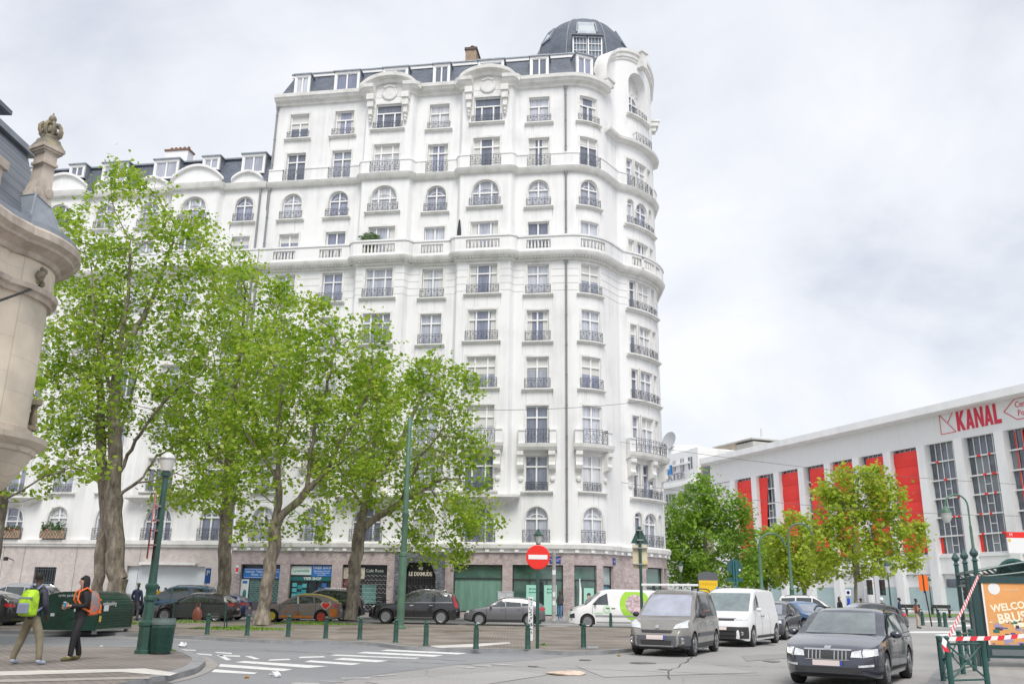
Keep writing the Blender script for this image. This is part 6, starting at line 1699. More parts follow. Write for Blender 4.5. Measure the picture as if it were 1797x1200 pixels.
# right hand trees on the square
GR = 'trees on the square at the right'
b = (20.0, 92.0, 0.0)
b = tuple(at(1238, 1050, 92.0))[:2]+(0.0,)
tree('chestnut_tree', 'dense dark green tree with a pointed crown right of the white corner building', b,
     [rel(b, [(1238, 1080), (1236, 1030), (1237, 980), (1238, 930), (1240, 880)]), rel(b, [(1236, 990), (1265, 960), (1295, 940)]), rel(b, [(1237, 985), (1210, 960), (1190, 935)]), rel(b, [(1238, 940), (1262, 900), (1280, 870)])],
     [ell(b, 1238, 880, 2.6, 2.6), ell(b, 1200, 920, 2.6, 3.0), ell(b, 1275, 910, 3.0, 3.2), ell(b, 1235, 960, 4.6, 2.8, w=1.3), ell(b, 1305, 960, 2.4, 2.6), ell(b, 1185, 975, 1.8, 2.2), ell(b, 1250, 1005, 4.2, 1.6), ell(b, 1232, 855, 1.3, 1.5, w=.4)],
     n_attr=700, leaves=13500, leaf=0.31, r0=0.42, mat_l=M_LCH, seed=41, step=0.6, spread=0.5, tipw=0.016, group=GR)
b = tuple(at(1503, 1050, 82.0))[:2]+(0.0,)
tree('plane_tree', 'young pollarded plane tree with yellow green leaves in front of the red banners', b,
     [rel(b, [(1505, 1085), (1504, 1020), (1500, 960), (1498, 910), (1490, 895)]), rel(b, [(1498, 912), (1520, 885), (1540, 870)]), rel(b, [(1490, 895), (1470, 870), (1462, 850)]), rel(b, [(1500, 960), (1475, 940), (1450, 925)]), rel(b, [(1501, 960), (1535, 935), (1565, 915)]), rel(b, [(1492, 895), (1500, 860), (1505, 830)])],
     [ell(b, 1500, 845, 2.6, 1.9), ell(b, 1465, 880, 2.4, 2.6), ell(b, 1545, 870, 2.6, 2.6), ell(b, 1500, 920, 3.6, 2.6), ell(b, 1580, 940, 2.2, 2.4), ell(b, 1450, 945, 2.2, 2.4), ell(b, 1520, 975, 3.6, 1.8), ell(b, 1595, 975, 1.2, 1.2, w=.4), ell(b, 1440, 985, 1.6, 1.4, w=.5)],
     n_attr=620, leaves=9000, leaf=0.33, r0=0.3, mat_l=M_LYG, seed=52, step=0.55, spread=0.42, tipw=0.016, group=GR)
b = tuple(at(1412, 1050, 96.0))[:2]+(0.0,)
tree('plane_tree', 'smaller tree with thin foliage between the tall lamp and the pollarded plane tree', b,
     [rel(b, [(1414, 1085), (1410, 1030), (1405, 985), (1402, 950)]), rel(b, [(1405, 990), (1385, 965), (1370, 945)]), rel(b, [(1405, 985), (1425, 960), (1440, 940)])],
     [ell(b, 1400, 930, 2.0, 2.4), ell(b, 1390, 980, 3.2, 2.2), ell(b, 1430, 985, 2.4, 2.0), ell(b, 1370, 965, 1.8, 2.2), ell(b, 1405, 1010, 3.6, 1.2, w=.7)],
     n_attr=420, leaves=4600, leaf=0.36, r0=0.2, mat_l=M_LYG, seed=63, step=0.55, spread=0.45, tipw=0.016, group=GR)
b = tuple(at(1345, 1050, 105.0))[:2]+(0.0,)
tree('lime_tree', 'low bushy tree behind the round road sign, left of the tall lamp', b,
     [rel(b, [(1345, 1085), (1345, 1030), (1346, 990), (1350, 950)])],
     [ell(b, 1345, 985, 3.0, 2.6), ell(b, 1330, 1005, 2.8, 1.8), ell(b, 1352, 950, 1.6, 1.8)],
     n_attr=300, leaves=3600, leaf=0.38, r0=0.18, mat_l=M_LCH, seed=71, step=0.6, spread=0.5, tipw=0.016, group=GR)
hg = thing('clipped_hedge', 'low dark green hedge at the foot of the dense tree beside the corner building', 'hedge', (22.0, 98.0, 0))
mb = shrub_mesh(2600, 1.0, 77, 1); mb.v = [(v[0]*8, v[1]*0.8, max(0.05, v[2]*0.7+0.8)) for v in mb.v]; mb.build('foliage', mat('hedge_leaf', (0.05, 0.10, 0.03), 0.7, var=0.4, scale=4), hg)
# ================================================================== street furniture
M_LAMPG = mat('lamp_opal', (0.62, 0.62, 0.60), 0.3, coat=0.5)
M_GLASSY = mat('lantern_glass', (0.5, 0.52, 0.5), 0.1, coat=0.6)
M_ALU = mat('aluminium', (0.5, 0.51, 0.52), 0.4, 0.6)
M_CREAM = mat('cream_sign_back', (0.62, 0.55, 0.38), 0.55, var=0.12, scale=3)
M_GRN2 = mat('weathered_green_pole', (0.085, 0.17, 0.115), 0.5, var=0.25, scale=2)
IZ = 0.104
# ---- bollards
def bollard_proto():
    t = thing('bollard', 'x', 'bollard')
    mb = MB(); mb.lathe([(0.115, 0), (0.115, 0.06), (0.1, 0.1), (0.098, 0.5), (0.09, 0.74), (0.105, 0.76), (0.105, 0.8), (0.06, 0.83)], 14); mb.build('post', M_GREEN, t, smooth=True)
    mb = MB(); mb.blob((0, 0, 0.9), 0.088, 14, 9); mb.build('ball', M_GREEN, t, smooth=True)
    mb = MB(); mb.lathe([(0.2, 0), (0.2, 0.012)], 14); mb.build('base_plate', M_KERB, t)
    return t
BL = [((363, 1113), 'green ball-topped bollard beside the legs of the bench, leftmost of the kerb row'), ((433, 1115), 'green ball-topped bollard standing against the left edge of the grass patch under the leaning tree'),
      ((505, 1117), 'green ball-topped bollard in front of the painted car front wheel'), ((571, 1120), 'green ball-topped bollard in front of the painted car tail, left of the heart'),
      ((631, 1122), 'green ball-topped bollard just right of the knotted tree trunk'), ((694, 1127), 'green ball-topped bollard directly left of the foot of the tall green pole'),
      ((747, 1133), 'green ball-topped bollard at the left end of the pale crossing stone'), ((835, 1139), 'green ball-topped bollard at the middle of the pale crossing stone, before the grey hatchback'),
      ((926, 1139), 'green ball-topped bollard in front of the graffiti board, left of the no entry pole'), ((1024, 1136), 'green ball-topped bollard nearest the beige grey family van')]
pb = None
for (px, py), lab in BL:
    q = gnd(px, py, IZ)
    if pb is None: pb = bollard_proto(); o = pb
    else: o = copy_tree(pb)
    o.location = (q.x, q.y, IZ); o.scale = (0.78, 0.78, 0.73); tag(o, lab, 'bollard', 'ball-topped bollards along the kerb')
far = [((1072, 1103), 'low green bollard in front of the white van with the green circle'), ((1650, 1099), 'left one of two dark bollards near the lawn at the right'), ((1660, 1100), 'right one of two dark bollards near the lawn at the right'), ((1620, 1097), 'dark bollard just right of the man in the orange vest')]
for (px, py), lab in far:
    q = gnd(px, py); o = copy_tree(pb); o.location = (q.x, q.y, 0); tag(o, lab, 'bollard', 'bollards further back')
    o.scale = (1.2, 1.2, 0.95) if px > 1500 else (0.85, 0.85, 0.8)
# ---- the tall green lamp post with opal bowl
q = gnd(252, 1146, 0.11)
t = thing('street_lamp', 'tall green cast iron street lamp with white bowl beside the litter bin', 'street lamp', (q.x, q.y, 0.11))
LT_ = at(291, 795, q.y).z - 0.11
mb = MB(); mb.lathe([(0.23, 0), (0.23, 0.07), (0.19, 0.09), (0.185, 0.62), (0.215, 0.65), (0.215, 0.72), (0.14, 0.78)], 8); mb.build('pedestal', M_GREEN, t)
mb = MB(); mb.lathe([(0.14, 0.72), (0.125, 0.95), (0.12, 1.2), (0.16, 1.24), (0.16, 1.31), (0.125, 1.35), (0.125, 1.48), (0.155, 1.52), (0.155, 1.6), (0.105, 1.64), (0.095, 1.9), (0.085, 3.0), (0.068, LT_-0.62), (0.12, LT_-0.58), (0.12, LT_-0.5), (0.07, LT_-0.46)], 16); mb.build('post', M_GREEN, t, smooth=True)
mb = MB(); mb.lathe([(0.08, LT_-0.47), (0.13, LT_-0.45), (0.185, LT_-0.2), (0.19, LT_-0.17)], 20); mb.build('lamp_bowl', M_LAMPG, t, smooth=True)
mb = MB(); mb.lathe([(0.2, LT_-0.175), (0.205, LT_-0.13)], 20); mb.build('lamp_rim', M_STEEL, t)
mb = MB(); mb.lathe([(0.19, LT_-0.13), (0.15, LT_-0.05), (0.06, LT_+0.02), (0.0, LT_+0.03)], 20); mb.build('lamp_cap', M_LAMPG, t, smooth=True)
# warning triangle on that post, seen edge-on
ts = thing('warning_sign', 'warning triangle pair seen almost edge-on, strapped to the tall street lamp', 'road sign', (q.x, q.y, 0.11))
Ms = Matrix.Translation((-0.16, -0.1, 0)) @ Matrix.Rotation(radians(-68), 4, 'Z') @ XZ()
for i, zc in enumerate((3.35, 2.75)):
    mb = MB(); mb.prism([(-0.5, zc-0.3), (0.5, zc-0.3), (0, zc+0.48)] if i == 0 else [(-0.38, zc-0.52), (0.38, zc-0.52), (0.5, zc+0.2), (-0.5, zc+0.2)], 0.03, 0, Ms); o = mb.build('sign_plate', M_GREEN, ts)
    mb = MB(); mb.prism([(-0.52, zc-0.32), (0.52, zc-0.32), (0, zc+0.5)] if i == 0 else [(-0.4, zc-0.54), (0.4, zc-0.54), (0.52, zc+0.2), (-0.52, zc+0.2)], 0.012, 0, Ms @ Matrix.Translation((0, 0, -0.014))); mb.build('sign_face', M_RED, o)
    for dz in (-0.2, 0.15): MB().box(-0.18, 0.02, -0.14, 0.0, zc+dz-0.02, zc+dz+0.02, 0).build('bracket', M_STEEL, o)
# ---- litter bin
q = gnd(281, 1147, 0.11)
t = thing('litter_bin', 'round green ribbed litter bin beside the foot of the tall street lamp', 'litter bin', (q.x, q.y, 0.11)); t.scale = (0.9, 0.9, 0.97)
mb = MB(); mb.lathe([(0.25, 0.04), (0.27, 0.08), (0.3, 0.6), (0.29, 0.74), (0.2, 0.74)], 24); mb.build('body', M_GREEN, t, smooth=True)
mb = MB()
for k in range(20):
    z = 0.1+0.028*k; r = 0.27+0.03*min(z/0.6, 1)
    mb.lathe([(r+0.001, z-0.009), (r+0.016, z), (r+0.001, z+0.009)], 20)
mb.build('ribs', M_GREEN, t)
mb = MB(); mb.lathe([(0.31, 0.7), (0.315, 0.74), (0.31, 0.8), (0.22, 0.83), (0.19, 0.81)], 24)
for k in range(20): mb.box(0.2, 0.3, -0.012, 0.012, 0.79, 0.845, 0, Matrix.Rotation(2*pi*k/20, 4, 'Z'))
mb.build('rim', mat('rim_grey_green', (0.13, 0.17, 0.16), 0.4), t)
mb = MB(); mb.lathe([(0.26, 0.0), (0.26, 0.04)], 16); mb.build('foot', M_BLACK, t)
# ---- bicycle shelter (curved ribbed green hangar)
q0 = gnd(166, 1112.5, 0.1)
t = thing('bicycle_shelter', 'dark green ribbed steel bicycle shelter with rounded ends behind the two walkers', 'bicycle shelter', (q0.x, q0.y, 0.1), radians(88))
prof = [(0, 0.12), (0.0, 0.75), (0.06, 1.0), (0.2, 1.2), (0.42, 1.33), (0.7, 1.38), (1.4, 1.36), (1.75, 1.28), (1.95, 1.12), (2.05, 0.9), (2.1, 0.12)]
L_ = 2.7
M_HANG = mat('shelter_green', (0.012, 0.055, 0.037), 0.42, coat=0.3, var=0.3, scale=2)
mb = MB(); mb.grid([[(0, y-0.0, z) for y, z in prof], [(L_, y, z) for y, z in prof]]); mb.build('shell', M_HANG, t, smooth=True)
mb = MB()
for i in range(len(prof)-1):
    a, b = Vector((0, *prof[i])), Vector((0, *prof[i+1])); k = max(1, int((b-a).length/0.085))
    for j in range(k):
        p = a+(b-a)*(j+0.5)/k; mb.tube([(0.08, p.y, p.z), (L_-0.08, p.y, p.z)], 0.024, 5)
mb.build('ribs', M_HANG, t)
for x, nm in ((0, 'end_panel'), (L_, 'end_panel')):
    mb = MB(); mb.prism([(y, z) for y, z in prof], 0.05, 0, Matrix(((0, 0, 1, x-0.025), (1, 0, 0, 0), (0, 1, 0, 0), (0, 0, 0, 1)))); o = mb.build(nm, M_HANG, t)
    if x == 0:
        hl = MB(); g = np.random.default_rng(2)
        for k in range(46):
            rr = 0.5*sqrt(g.random()); aa = g.uniform(0, 2*pi); c = (-0.028, 1.05+rr*cos(aa), 0.72+rr*sin(aa)*0.9)
            hl.lathe([(0.025, 0), (0.025, 0.004)], 6, M=Matrix.Translation(c) @ Matrix.Rotation(-pi/2, 4, 'Y'))
        hl.build('air_holes', M_BLACK, o)
        text('panel_lettering', "cyclo parking", 0.13, M_WHITE, o, Matrix.Translation((-0.03, 1.1, 1.26)) @ Matrix.Rotation(-pi/2, 4, 'Z') @ Matrix.Rotation(pi/2, 4, 'X'), 0.002)
        for c in ((1.55, 0.62), (0.75, 0.78)):
            MB().box(-0.032, -0.026, c[0]-0.07, c[0]+0.07, c[1]-0.05, c[1]+0.05).build('sticker', M_PAPER, o)
mb = MB()
for x in (0.15, L_-0.15):
    for y in (0.1, 2.0): mb.box(x-0.06, x+0.06, y-0.06, y+0.06, 0, 0.14)
mb.box(0.02, L_-0.02, -0.035, 0.03, 0.1, 0.16); mb.build('feet', M_STEEL, t)
st = MB(); st.box(0.35, 0.7, -0.032, -0.028, 0.75, 0.95); st.build('sticker', M_PAPER, t)
st = MB(); st.box(0.1, 0.25, -0.032, -0.028, 0.4, 0.6); st.build('sticker', mat('sticker_yellow', (0.7, 0.5, 0.1), 0.5), t)
text('panel_lettering', "cycloparking", 0.2, M_WHITE, t, Matrix.Translation((0.75, -0.03, 1.0)) @ Matrix.Rotation(pi/2, 4, 'X'), 0.002)
# ---- bench with dark back panel
q = gnd(345, 1103, IZ)
t = thing('park_bench', 'black slatted bench seen from behind on the island', 'bench', (q.x, q.y, IZ), radians(4))
mb = MB()
for k in range(5): mb.box(-1.05, 1.1, 0.08, 0.12, 0.52+0.085*k, 0.595+0.085*k)
mb.build('backrest', mat('bench_black', (0.025, 0.03, 0.028), 0.5), t)
mb = MB()
for k in range(4): mb.box(-1.05, 1.1, 0.14+0.1*k, 0.225+0.1*k, 0.44, 0.47)
mb.build('seat', MAT['bench_black'], t)
for x in (-1.0, 1.05):
    mb = MB(); mb.tube([(x, 0.1, 0), (x, 0.06, 0.98)], 0.025, 6); mb.tube([(x, 0.52, 0), (x, 0.5, 0.46)], 0.025, 6); mb.tube([(x, 0.08, 0.44), (x, 0.52, 0.44)], 0.022, 6); mb.build('leg', M_GREEN, t)
bg_ = thing('leather_bag', 'brown leather bag hanging on the bench back', 'bag', (q.x-0.0, q.y-0.12, IZ))
mb = MB(); mb.lathe([(0.0, 0.33), (0.17, 0.35), (0.21, 0.5), (0.17, 0.7), (0.06, 0.84), (0.0, 0.86)], 10); mb.v = [(v[0], v[1]*0.45, v[2]) for v in mb.v]; mb.build('body', mat('brown_leather', (0.16, 0.05, 0.03), 0.5, var=0.2, scale=5), bg_, smooth=True)
mb = MB(); mb.tube([(-0.08, 0, 0.8), (-0.06, 0.06, 0.98), (0, 0.12, 1.0), (0.06, 0.06, 0.98), (0.08, 0, 0.8)], 0.015, 5); mb.build('strap', MAT['brown_leather'], bg_)
# ---- tall plain green pole
q = gnd(702, 1103, IZ)
t = thing('tall_pole', 'tall faded green tubular pole rising through the tree crowns', 'pole', (q.x, q.y, IZ))
HP = at(716, 738, q.y).z
mb = MB(); mb.lathe([(0.165, 0), (0.165, 3.05), (0.19, 3.08), (0.19, 3.2), (0.135, 3.26), (0.13, 4.9), (0.145, 4.92), (0.145, 5.0), (0.12, 5.03), (0.1, HP), (0.05, HP+0.08)], 16); mb.build('shaft', M_GRN2, t, smooth=True)
mb = MB(); mb.lathe([(0.24, 0), (0.24, 0.1), (0.2, 0.14)], 16); mb.build('base_ring', M_GRN2, t)
# ---- no entry sign
q = gnd(943, 1137, IZ)
t = thing('no_entry_sign', 'round red no entry sign with white bar on a green post', 'road sign', (q.x, q.y, IZ), radians(-2))
mb = MB(); mb.tube([(0, 0.05, 0), (0, 0.05, 3.0)], 0.052, 12); mb.build('post', M_GREEN, t)
zc = at(946, 977, q.y).z-IZ
mb = MB(); mb.lathe([(0.36, 0), (0.36, 0.02), (0.34, 0.028), (0, 0.028)], 36, M=Matrix.Translation((0, -0.0, zc)) @ Matrix.Rotation(pi/2, 4, 'X')); o = mb.build('sign_disc', M_RED, t)
MB().box(-0.285, 0.285, -0.036, -0.0285, zc-0.065, zc+0.065).build('white_bar', M_WHITE, o)
mb = MB(); mb.box(-0.12, 0.12, 0.0, 0.06, zc+0.12, zc+0.15); mb.box(-0.12, 0.12, 0.0, 0.06, zc-0.2, zc-0.17); mb.build('bracket', M_STEEL, t)
# ---- lamp behind it
def small_lamp(px, pyb, pyt, Y, lab, zb=0.0, group='smaller street lamps'):
    q = at(px, pyb, Y); t = thing('street_lamp', lab, 'street lamp', (q.x, Y, zb), 0, group); H = at(px, pyt, Y).z-zb
    k = 0.45
    mb = MB(); mb.lathe([(0.2, 0), (0.2, 0.1), (0.15, 0.15), (0.14, 0.8), (0.17, 0.84), (0.1, 0.95), (0.075, 1.4), (0.05, H-1.1), (0.07, H-1.08), (0.05, H-1.0)], 10); mb.build('post', M_GREEN, t, smooth=True)
    mb = MB(); mb.lathe([(0.07, H-1.0), (0.12, H-0.92), (0.25, H-0.42), (0.26, H-0.4)], 8); mb.build('lantern', M_GLASSY, t)
    mb = MB(); mb.lathe([(0.29, H-0.4), (0.3, H-0.34), (0.14, H-0.16), (0.1, H-0.08), (0.05, H-0.05), (0.06, H), (0.0, H+0.03)], 8); mb.build('lantern_roof', M_GREEN, t)
    return t
small_lamp(944, 1092, 928, 53.0, 'old lantern peeping over the no entry sign, lit side hidden')
small_lamp(1566, 1085, 984, 76.0, 'green lantern post in the lower crown of the pollarded plane tree')
small_lamp(1636, 1072, 1012, 104.0, 'green lantern post right of the orange panel, before the pale blue panels')
small_lamp(1198, 1080, 985, 88.0, 'lantern post under the dense dark green tree')
# ---- yield triangle seen from behind
q = gnd(1127, 1131, 0.0)
q = Vector((4.8, 33.2, 0)); q.x = at(1127, 1100, 33.2).x
t = thing('yield_sign', 'back of a triangular sign above a cream panel on a green post', 'road sign', (q.x, q.y, 0.1), radians(3))
zt0 = at(1127, 923, 33.2).z; zb0 = at(1127, 953, 33.2).z
mb = MB(); mb.tube([(0, 0, 0), (0, 0, zt0-0.12)], 0.055, 12); mb.build('post', M_GREEN, t)
mb = MB(); hw = 0.33; mb.prism([(-hw, zb0-0.1), (hw, zb0-0.1), (0.03, zt0-0.1), (-0.03, zt0-0.1)], 0.03, 0, XZ(0, 0.1)); mb.build('sign_back', M_GREEN, t)
mb = MB();
for z in (zb0+0.02, zt0-0.25): mb.box(-0.12, 0.12, -0.07, 0.06, z-0.02, z+0.02)
mb.build('clamp', M_STEEL, t)
z1 = at(1127, 955, 33.2).z-0.1; z2 = at(1127, 998, 33.2).z-0.1
mb = MB(); mb.box(-0.27, 0.27, 0.06, 0.085, z2, z1); mb.build('panel_back', M_CREAM, t)
mb = MB(); mb.box(-0.3, 0.28, -0.065, 0.058, z1-0.14, z1-0.11); mb.box(-0.3, 0.28, -0.065, 0.058, z2+0.16, z2+0.19); mb.build('panel_clamp', M_STEEL, t)
MB().box(0.13, 0.25, 0.054, 0.059, z2+0.13, z2+0.27).build('sticker', MAT['sticker_yellow'], t)
# ---- round sign seen from behind, with arrow panel
Yr = 44.0; q = at(1295, 1100, Yr)
t = thing('roundabout_sign', 'back of a round green sign over a bar panel behind the white van', 'road sign', (q.x, Yr, 0))
zc = at(1295, 995, Yr).z; R_ = 0.38
for dx in (-0.06, 0.06): MB().tube([(dx, 0, 0), (dx, 0, zc+0.3)], 0.04, 8).build('post', mat('teal_post', (0.03, 0.16, 0.18), 0.4), t)
mb = MB(); mb.lathe([(R_, 0), (R_+0.01, 0.015), (R_, 0.03), (0, 0.03)], 28, M=Matrix.Translation((0, 0.08, zc)) @ Matrix.Rotation(pi/2, 4, 'X')); mb.build('sign_disc_back', mat('sign_back_teal', (0.03, 0.10, 0.10), 0.4), t)
z2 = at(1295, 1017, Yr).z; mb = MB(); mb.box(-0.4, 0.4, 0.045, 0.075, z2-0.08, z2+0.1); mb.build('bar_panel', MAT['sign_back_teal'], t)
MB().lathe([(0.05, 0), (0.05, 0.01)], 10, M=Matrix.Translation((0.25, 0.045, zc-0.12)) @ Matrix.Rotation(pi/2, 4, 'X')).build('sticker', M_WHITE, t)
# ---- yellow information panel behind the vans
Yr = 46.0; q = at(1245, 1075, Yr)
t = thing('info_panel', 'yellow and blue information panel with grey curved top above the beige grey van', 'panel', (q.x, Yr, 0))
zt_ = at(1245, 1003, Yr).z; zm = at(1245, 1018, Yr).z
mb = MB(); mb.box(-0.5, 0.5, -0.05, 0.12, 0.0, zt_-0.25); mb.build('frame', mat('panel_grey', (0.12, 0.125, 0.14), 0.5), t)
mb = MB(); mb.prism([(-0.5, zt_-0.25), (0.5, zt_-0.25), (0.5, zt_-0.05), (0.3, zt_-0.03), (0.0, zt_+0.02), (-0.2, zt_), (-0.5, zt_-0.1)], 0.16, 0, XZ(0, 0.115)); mb.build('curved_top', MAT['panel_grey'], t)
o = MB().box(-0.47, 0.47, -0.065, -0.051, 0.5, zm).build('poster', mat('poster_yellow', (0.85, 0.55, 0.02), 0.5), t)
mb = MB(); mb.prism([(-0.1, 0.7), (0.47, 0.7), (0.47, zm-0.25), (0.3, zm-0.45), (0.1, zm-0.5)], 0.004, 0, XZ(0, -0.066)); mb.build('poster_print', mat('poster_blue', (0.02, 0.30, 0.62), 0.5), o)
text('poster_lettering', "PARKING", 0.2, mat('ochre', (0.6, 0.33, 0.02), 0.5), o, Matrix.Translation((0, -0.068, zm-0.18)) @ Matrix.Rotation(pi/2, 4, 'X'), 0.002)
# ---- blue parking sign
Yr = 53.5; q = at(358, 1040, Yr)
t = thing('parking_sign', 'narrow blue P parking sign on a thin post above the blue van', 'road sign', (q.x, Yr, 0.12))
za, zb_ = at(360, 1000, Yr).z, at(360, 1024, Yr).z
MB().tube([(0, 0, 0), (0.1, 0, za)], 0.03, 8).build('post', M_STEEL, t)
o = MB().box(-0.03, 0.3, -0.06, -0.035, zb_-0.1, za).build('sign_plate', mat('sign_blue', (0.02, 0.12, 0.45), 0.4), t)
text('sign_lettering', "P", 0.4, M_WHITE, o, Matrix.Translation((0.135, -0.062, za-0.28)) @ Matrix.Rotation(pi/2, 4, 'X'), 0.002, bold=0.008)
# ---- white board with black graffiti, propped behind a bollard
q = gnd(929, 1103, IZ)
q = Vector((at(931, 1090, 31.5).x, 31.5, IZ))
t = thing('graffiti_board', 'narrow white upright board covered in black graffiti between bollard and no entry post', 'board', (q.x, q.y, IZ), radians(6))
h0 = at(931, 1047, 31.5).z-IZ
mb = MB(); mb.bbox(-0.085, 0.085, -0.03, 0.03, 0.0, h0, 0.008); mb.build('board', M_PAPER, t)
mb = MB(); g = np.random.default_rng(9)
z = 0.25
while z < h0-0.08:
    pts = [(g.uniform(-0.07, 0.07), -0.034, z+g.uniform(-0.05, 0.05)) for _ in range(4)]
    mb.tube(pts, 0.011, 4); z += 0.1
mb.build('graffiti', M_BLACK, t)
# ---- pale utility cabinet, pillar box and hoarding by the facade
def facade_spot(px, Y):
    q = at(px, 1080, Y); return q
q = facade_spot(887, 57.6)
t = thing('utility_cabinet', 'pale grey utility cabinet against the shop window behind the grey hatchback', 'cabinet', (q.x, 57.6, 0.12), -ANG)
mb = MB(); mb.bbox(-0.48, 0.48, -0.2, 0.2, 0.08, 1.62, 0.02); mb.build('body', mat('cabinet_grey', (0.55, 0.57, 0.60), 0.5, var=0.1, scale=2), t)
mb = MB(); mb.box(-0.5, 0.5, -0.22, 0.22, 1.62, 1.68); mb.build('lid', MAT['cabinet_grey'], t)
mb = MB(); mb.box(-0.3, 0.1, -0.215, -0.205, 1.1, 1.35); mb.build('notice', M_WHITE, t)
MB().box(-0.005, 0.005, -0.206, -0.2, 0.1, 1.6).build('door_gap', M_BLACK, t)
MB().box(-0.48, 0.48, -0.18, 0.18, 0, 0.08).build('plinth', M_KERB, t)
q = facade_spot(972, 55.6)
t = thing('advert_column', 'weathered grey metal post with stickers at the kerb beside the white van nose', 'post', (q.x, 55.6, 0.12))
mb = MB(); mb.lathe([(0.16, 0), (0.15, 0.1), (0.13, 0.2), (0.125, 4.0), (0.14, 4.05), (0.0, 4.1)], 12); mb.build('shaft', mat('post_grey', (0.38, 0.36, 0.35), 0.6, var=0.25, scale=3), t, smooth=True)
mb = MB()
for z, w in ((2.7, 0.1), (1.4, 0.08), (0.9, 0.09)): mb.box(-w, w, -0.14, -0.12, z, z+0.28)
mb.build('stickers', M_PAPER, t)
# ---- overhead wires
def wire(name, lab, a, b, sag, r=0.014, grp='overhead wires'):
    pts = [a+(b-a)*(i/24)-Vector((0, 0, sag*4*(i/24)*(1-i/24))) for i in range(25)]
    mb = MB(); mb.tube(pts, r, 4); return tag(mb.build(name, mat('wire_grey', (0.12, 0.12, 0.13), 0.6)), lab, 'wire', grp)
wire('overhead_wire', 'thin overhead wire sagging across the white facade from the tree crowns to the round corner', at(716, 716, 42.7), at(1160, 700, 58.0), 0.35)
wire('overhead_wire', 'overhead wire anchored on the white facade, running right in front of the lower banners', W2(5.3, 3.3, 9.4), at(1797, 905, 58), 0.5)
wire('overhead_wire', 'higher of the wires crossing in front of the red banners', W2(5.3, 3.3, 12.3), at(1797, 850, 60), 0.4)
# ---- tall lamps and signs on the square, right
def bent_lamp(px, pyt, Y, lab, side):
    q = at(px, 1070, Y); t = thing('tall_lamp', lab, 'street lamp', (q.x, Y, 0), 0, 'tall green lamp masts'); H = at(px, pyt, Y).z
    mb = MB(); mb.lathe([(0.3, 0), (0.28, 0.9), (0.2, 1.0), (0.16, 2.2), (0.19, 2.25), (0.13, 2.4), (0.1, H*0.75)], 10); mb.build('base', M_GRN2, t, smooth=True)
    mb = MB(); pts = [(0, 0, H*0.74), (0, 0, H-0.9)] + [(side*(0.9-0.9*cos(a)), 0, H-0.9+0.9*sin(a)) for a in [pi*k/10 for k in range(1, 11)]]
    mb.tube(pts, 0.07, 8); mb.build('arm', M_GRN2, t, smooth=True)
    return t, side*1.8, H-0.9
t, dx, z = bent_lamp(1722, 868, 70.0, 'green swan-neck lamp mast hung with a round lantern before the dark glazed bays', -1)
mb = MB(); mb.lathe([(0.06, z), (0.2, z-0.15), (0.38, z-0.45), (0.4, z-0.6)], 14, (dx, 0)); mb.build('lamp_hood', M_GRN2, t, smooth=True)
mb = MB(); mb.lathe([(0.4, z-0.6), (0.36, z-1.0), (0.2, z-1.3), (0.0, z-1.35)], 14, (dx, 0)); mb.build('lamp_globe', M_GLASSY, t, smooth=True)
t, dx, z = bent_lamp(1392, 918, 66.0, 'plain green mast with short bent top left of the pollarded plane tree', 1)
t2_, dx, z = bent_lamp(1339, 935, 62.0, 'thin green mast left of the smaller tree, top hidden in leaves', 1)
# orange roadworks panel
Yr = 60.0; q = at(1628, 1085, Yr)
t = thing('roadworks_panel', 'orange diversion panel seen from behind on a black leaning post', 'road sign', (q.x, Yr, 0))
z1, z2 = at(1624, 1009, Yr).z, at(1624, 1036, Yr).z
MB().tube([(0.22, 0, 0), (-0.05, 0, z1)], 0.045, 8).build('post', M_BLACK, t)
for s_ in (-1, 1): MB().box(-0.05+s_*0.16-0.14, -0.05+s_*0.16+0.14, -0.09, -0.06, z2, z1).build('panel_half', mat('orange_panel', (0.85, 0.16, 0.01), 0.5), t)
MB().box(-0.09, -0.02, -0.12, -0.05, z2-0.15, z1+0.05).build('rail', M_BLACK, t)
# traffic lights
for px, Y, lab in ((1527, 63.0, 'dark traffic light on a grey mast behind the thin trunk of the pollarded plane tree'), (1549, 60.0, 'slim traffic light on a pale square mast near the helmeted rider'), (1697, 52.0, 'small traffic light at the left side of the metro canopy')):
    q = at(px, 1080, Y); t = thing('traffic_light', lab, 'traffic light', (q.x, Y, 0), 0, 'traffic lights')
    zt_ = at(px, 1018 if px < 1600 else 1022, Y).z
    mb = MB(); mb.box(-0.34, -0.05, -0.06, 0.1, 0, zt_+0.3) if px == 1549 else mb.tube([(-0.25, 0, 0), (-0.25, 0, zt_)], 0.06, 8); mb.build('mast', mat('mast_grey', (0.5, 0.51, 0.54), 0.5), t)
    mb = MB(); mb.bbox(0.0, 0.32, -0.15, 0.15, zt_-0.95, zt_+0.05, 0.03); o = mb.build('signal_head', M_BLACK, t)
    for k, c in enumerate(('lens_red', 'lens_amber', 'lens_green')):
        m_ = mat(c, ((0.05, 0.008, 0.008), (0.05, 0.03, 0.008), (0.008, 0.07, 0.05))[k], 0.3)
        MB().lathe([(0.1, 0), (0.1, 0.02), (0, 0.02)], 12, M=Matrix.Translation((0.16, -0.15, zt_-0.14-0.3*k)) @ Matrix.Rotation(pi/2, 4, 'X')).build('lens', m_, o)
    MB().tube([(-0.25, 0, zt_-0.5), (0.02, 0, zt_-0.5)], 0.025, 6).build('bracket', M_STEEL, t)
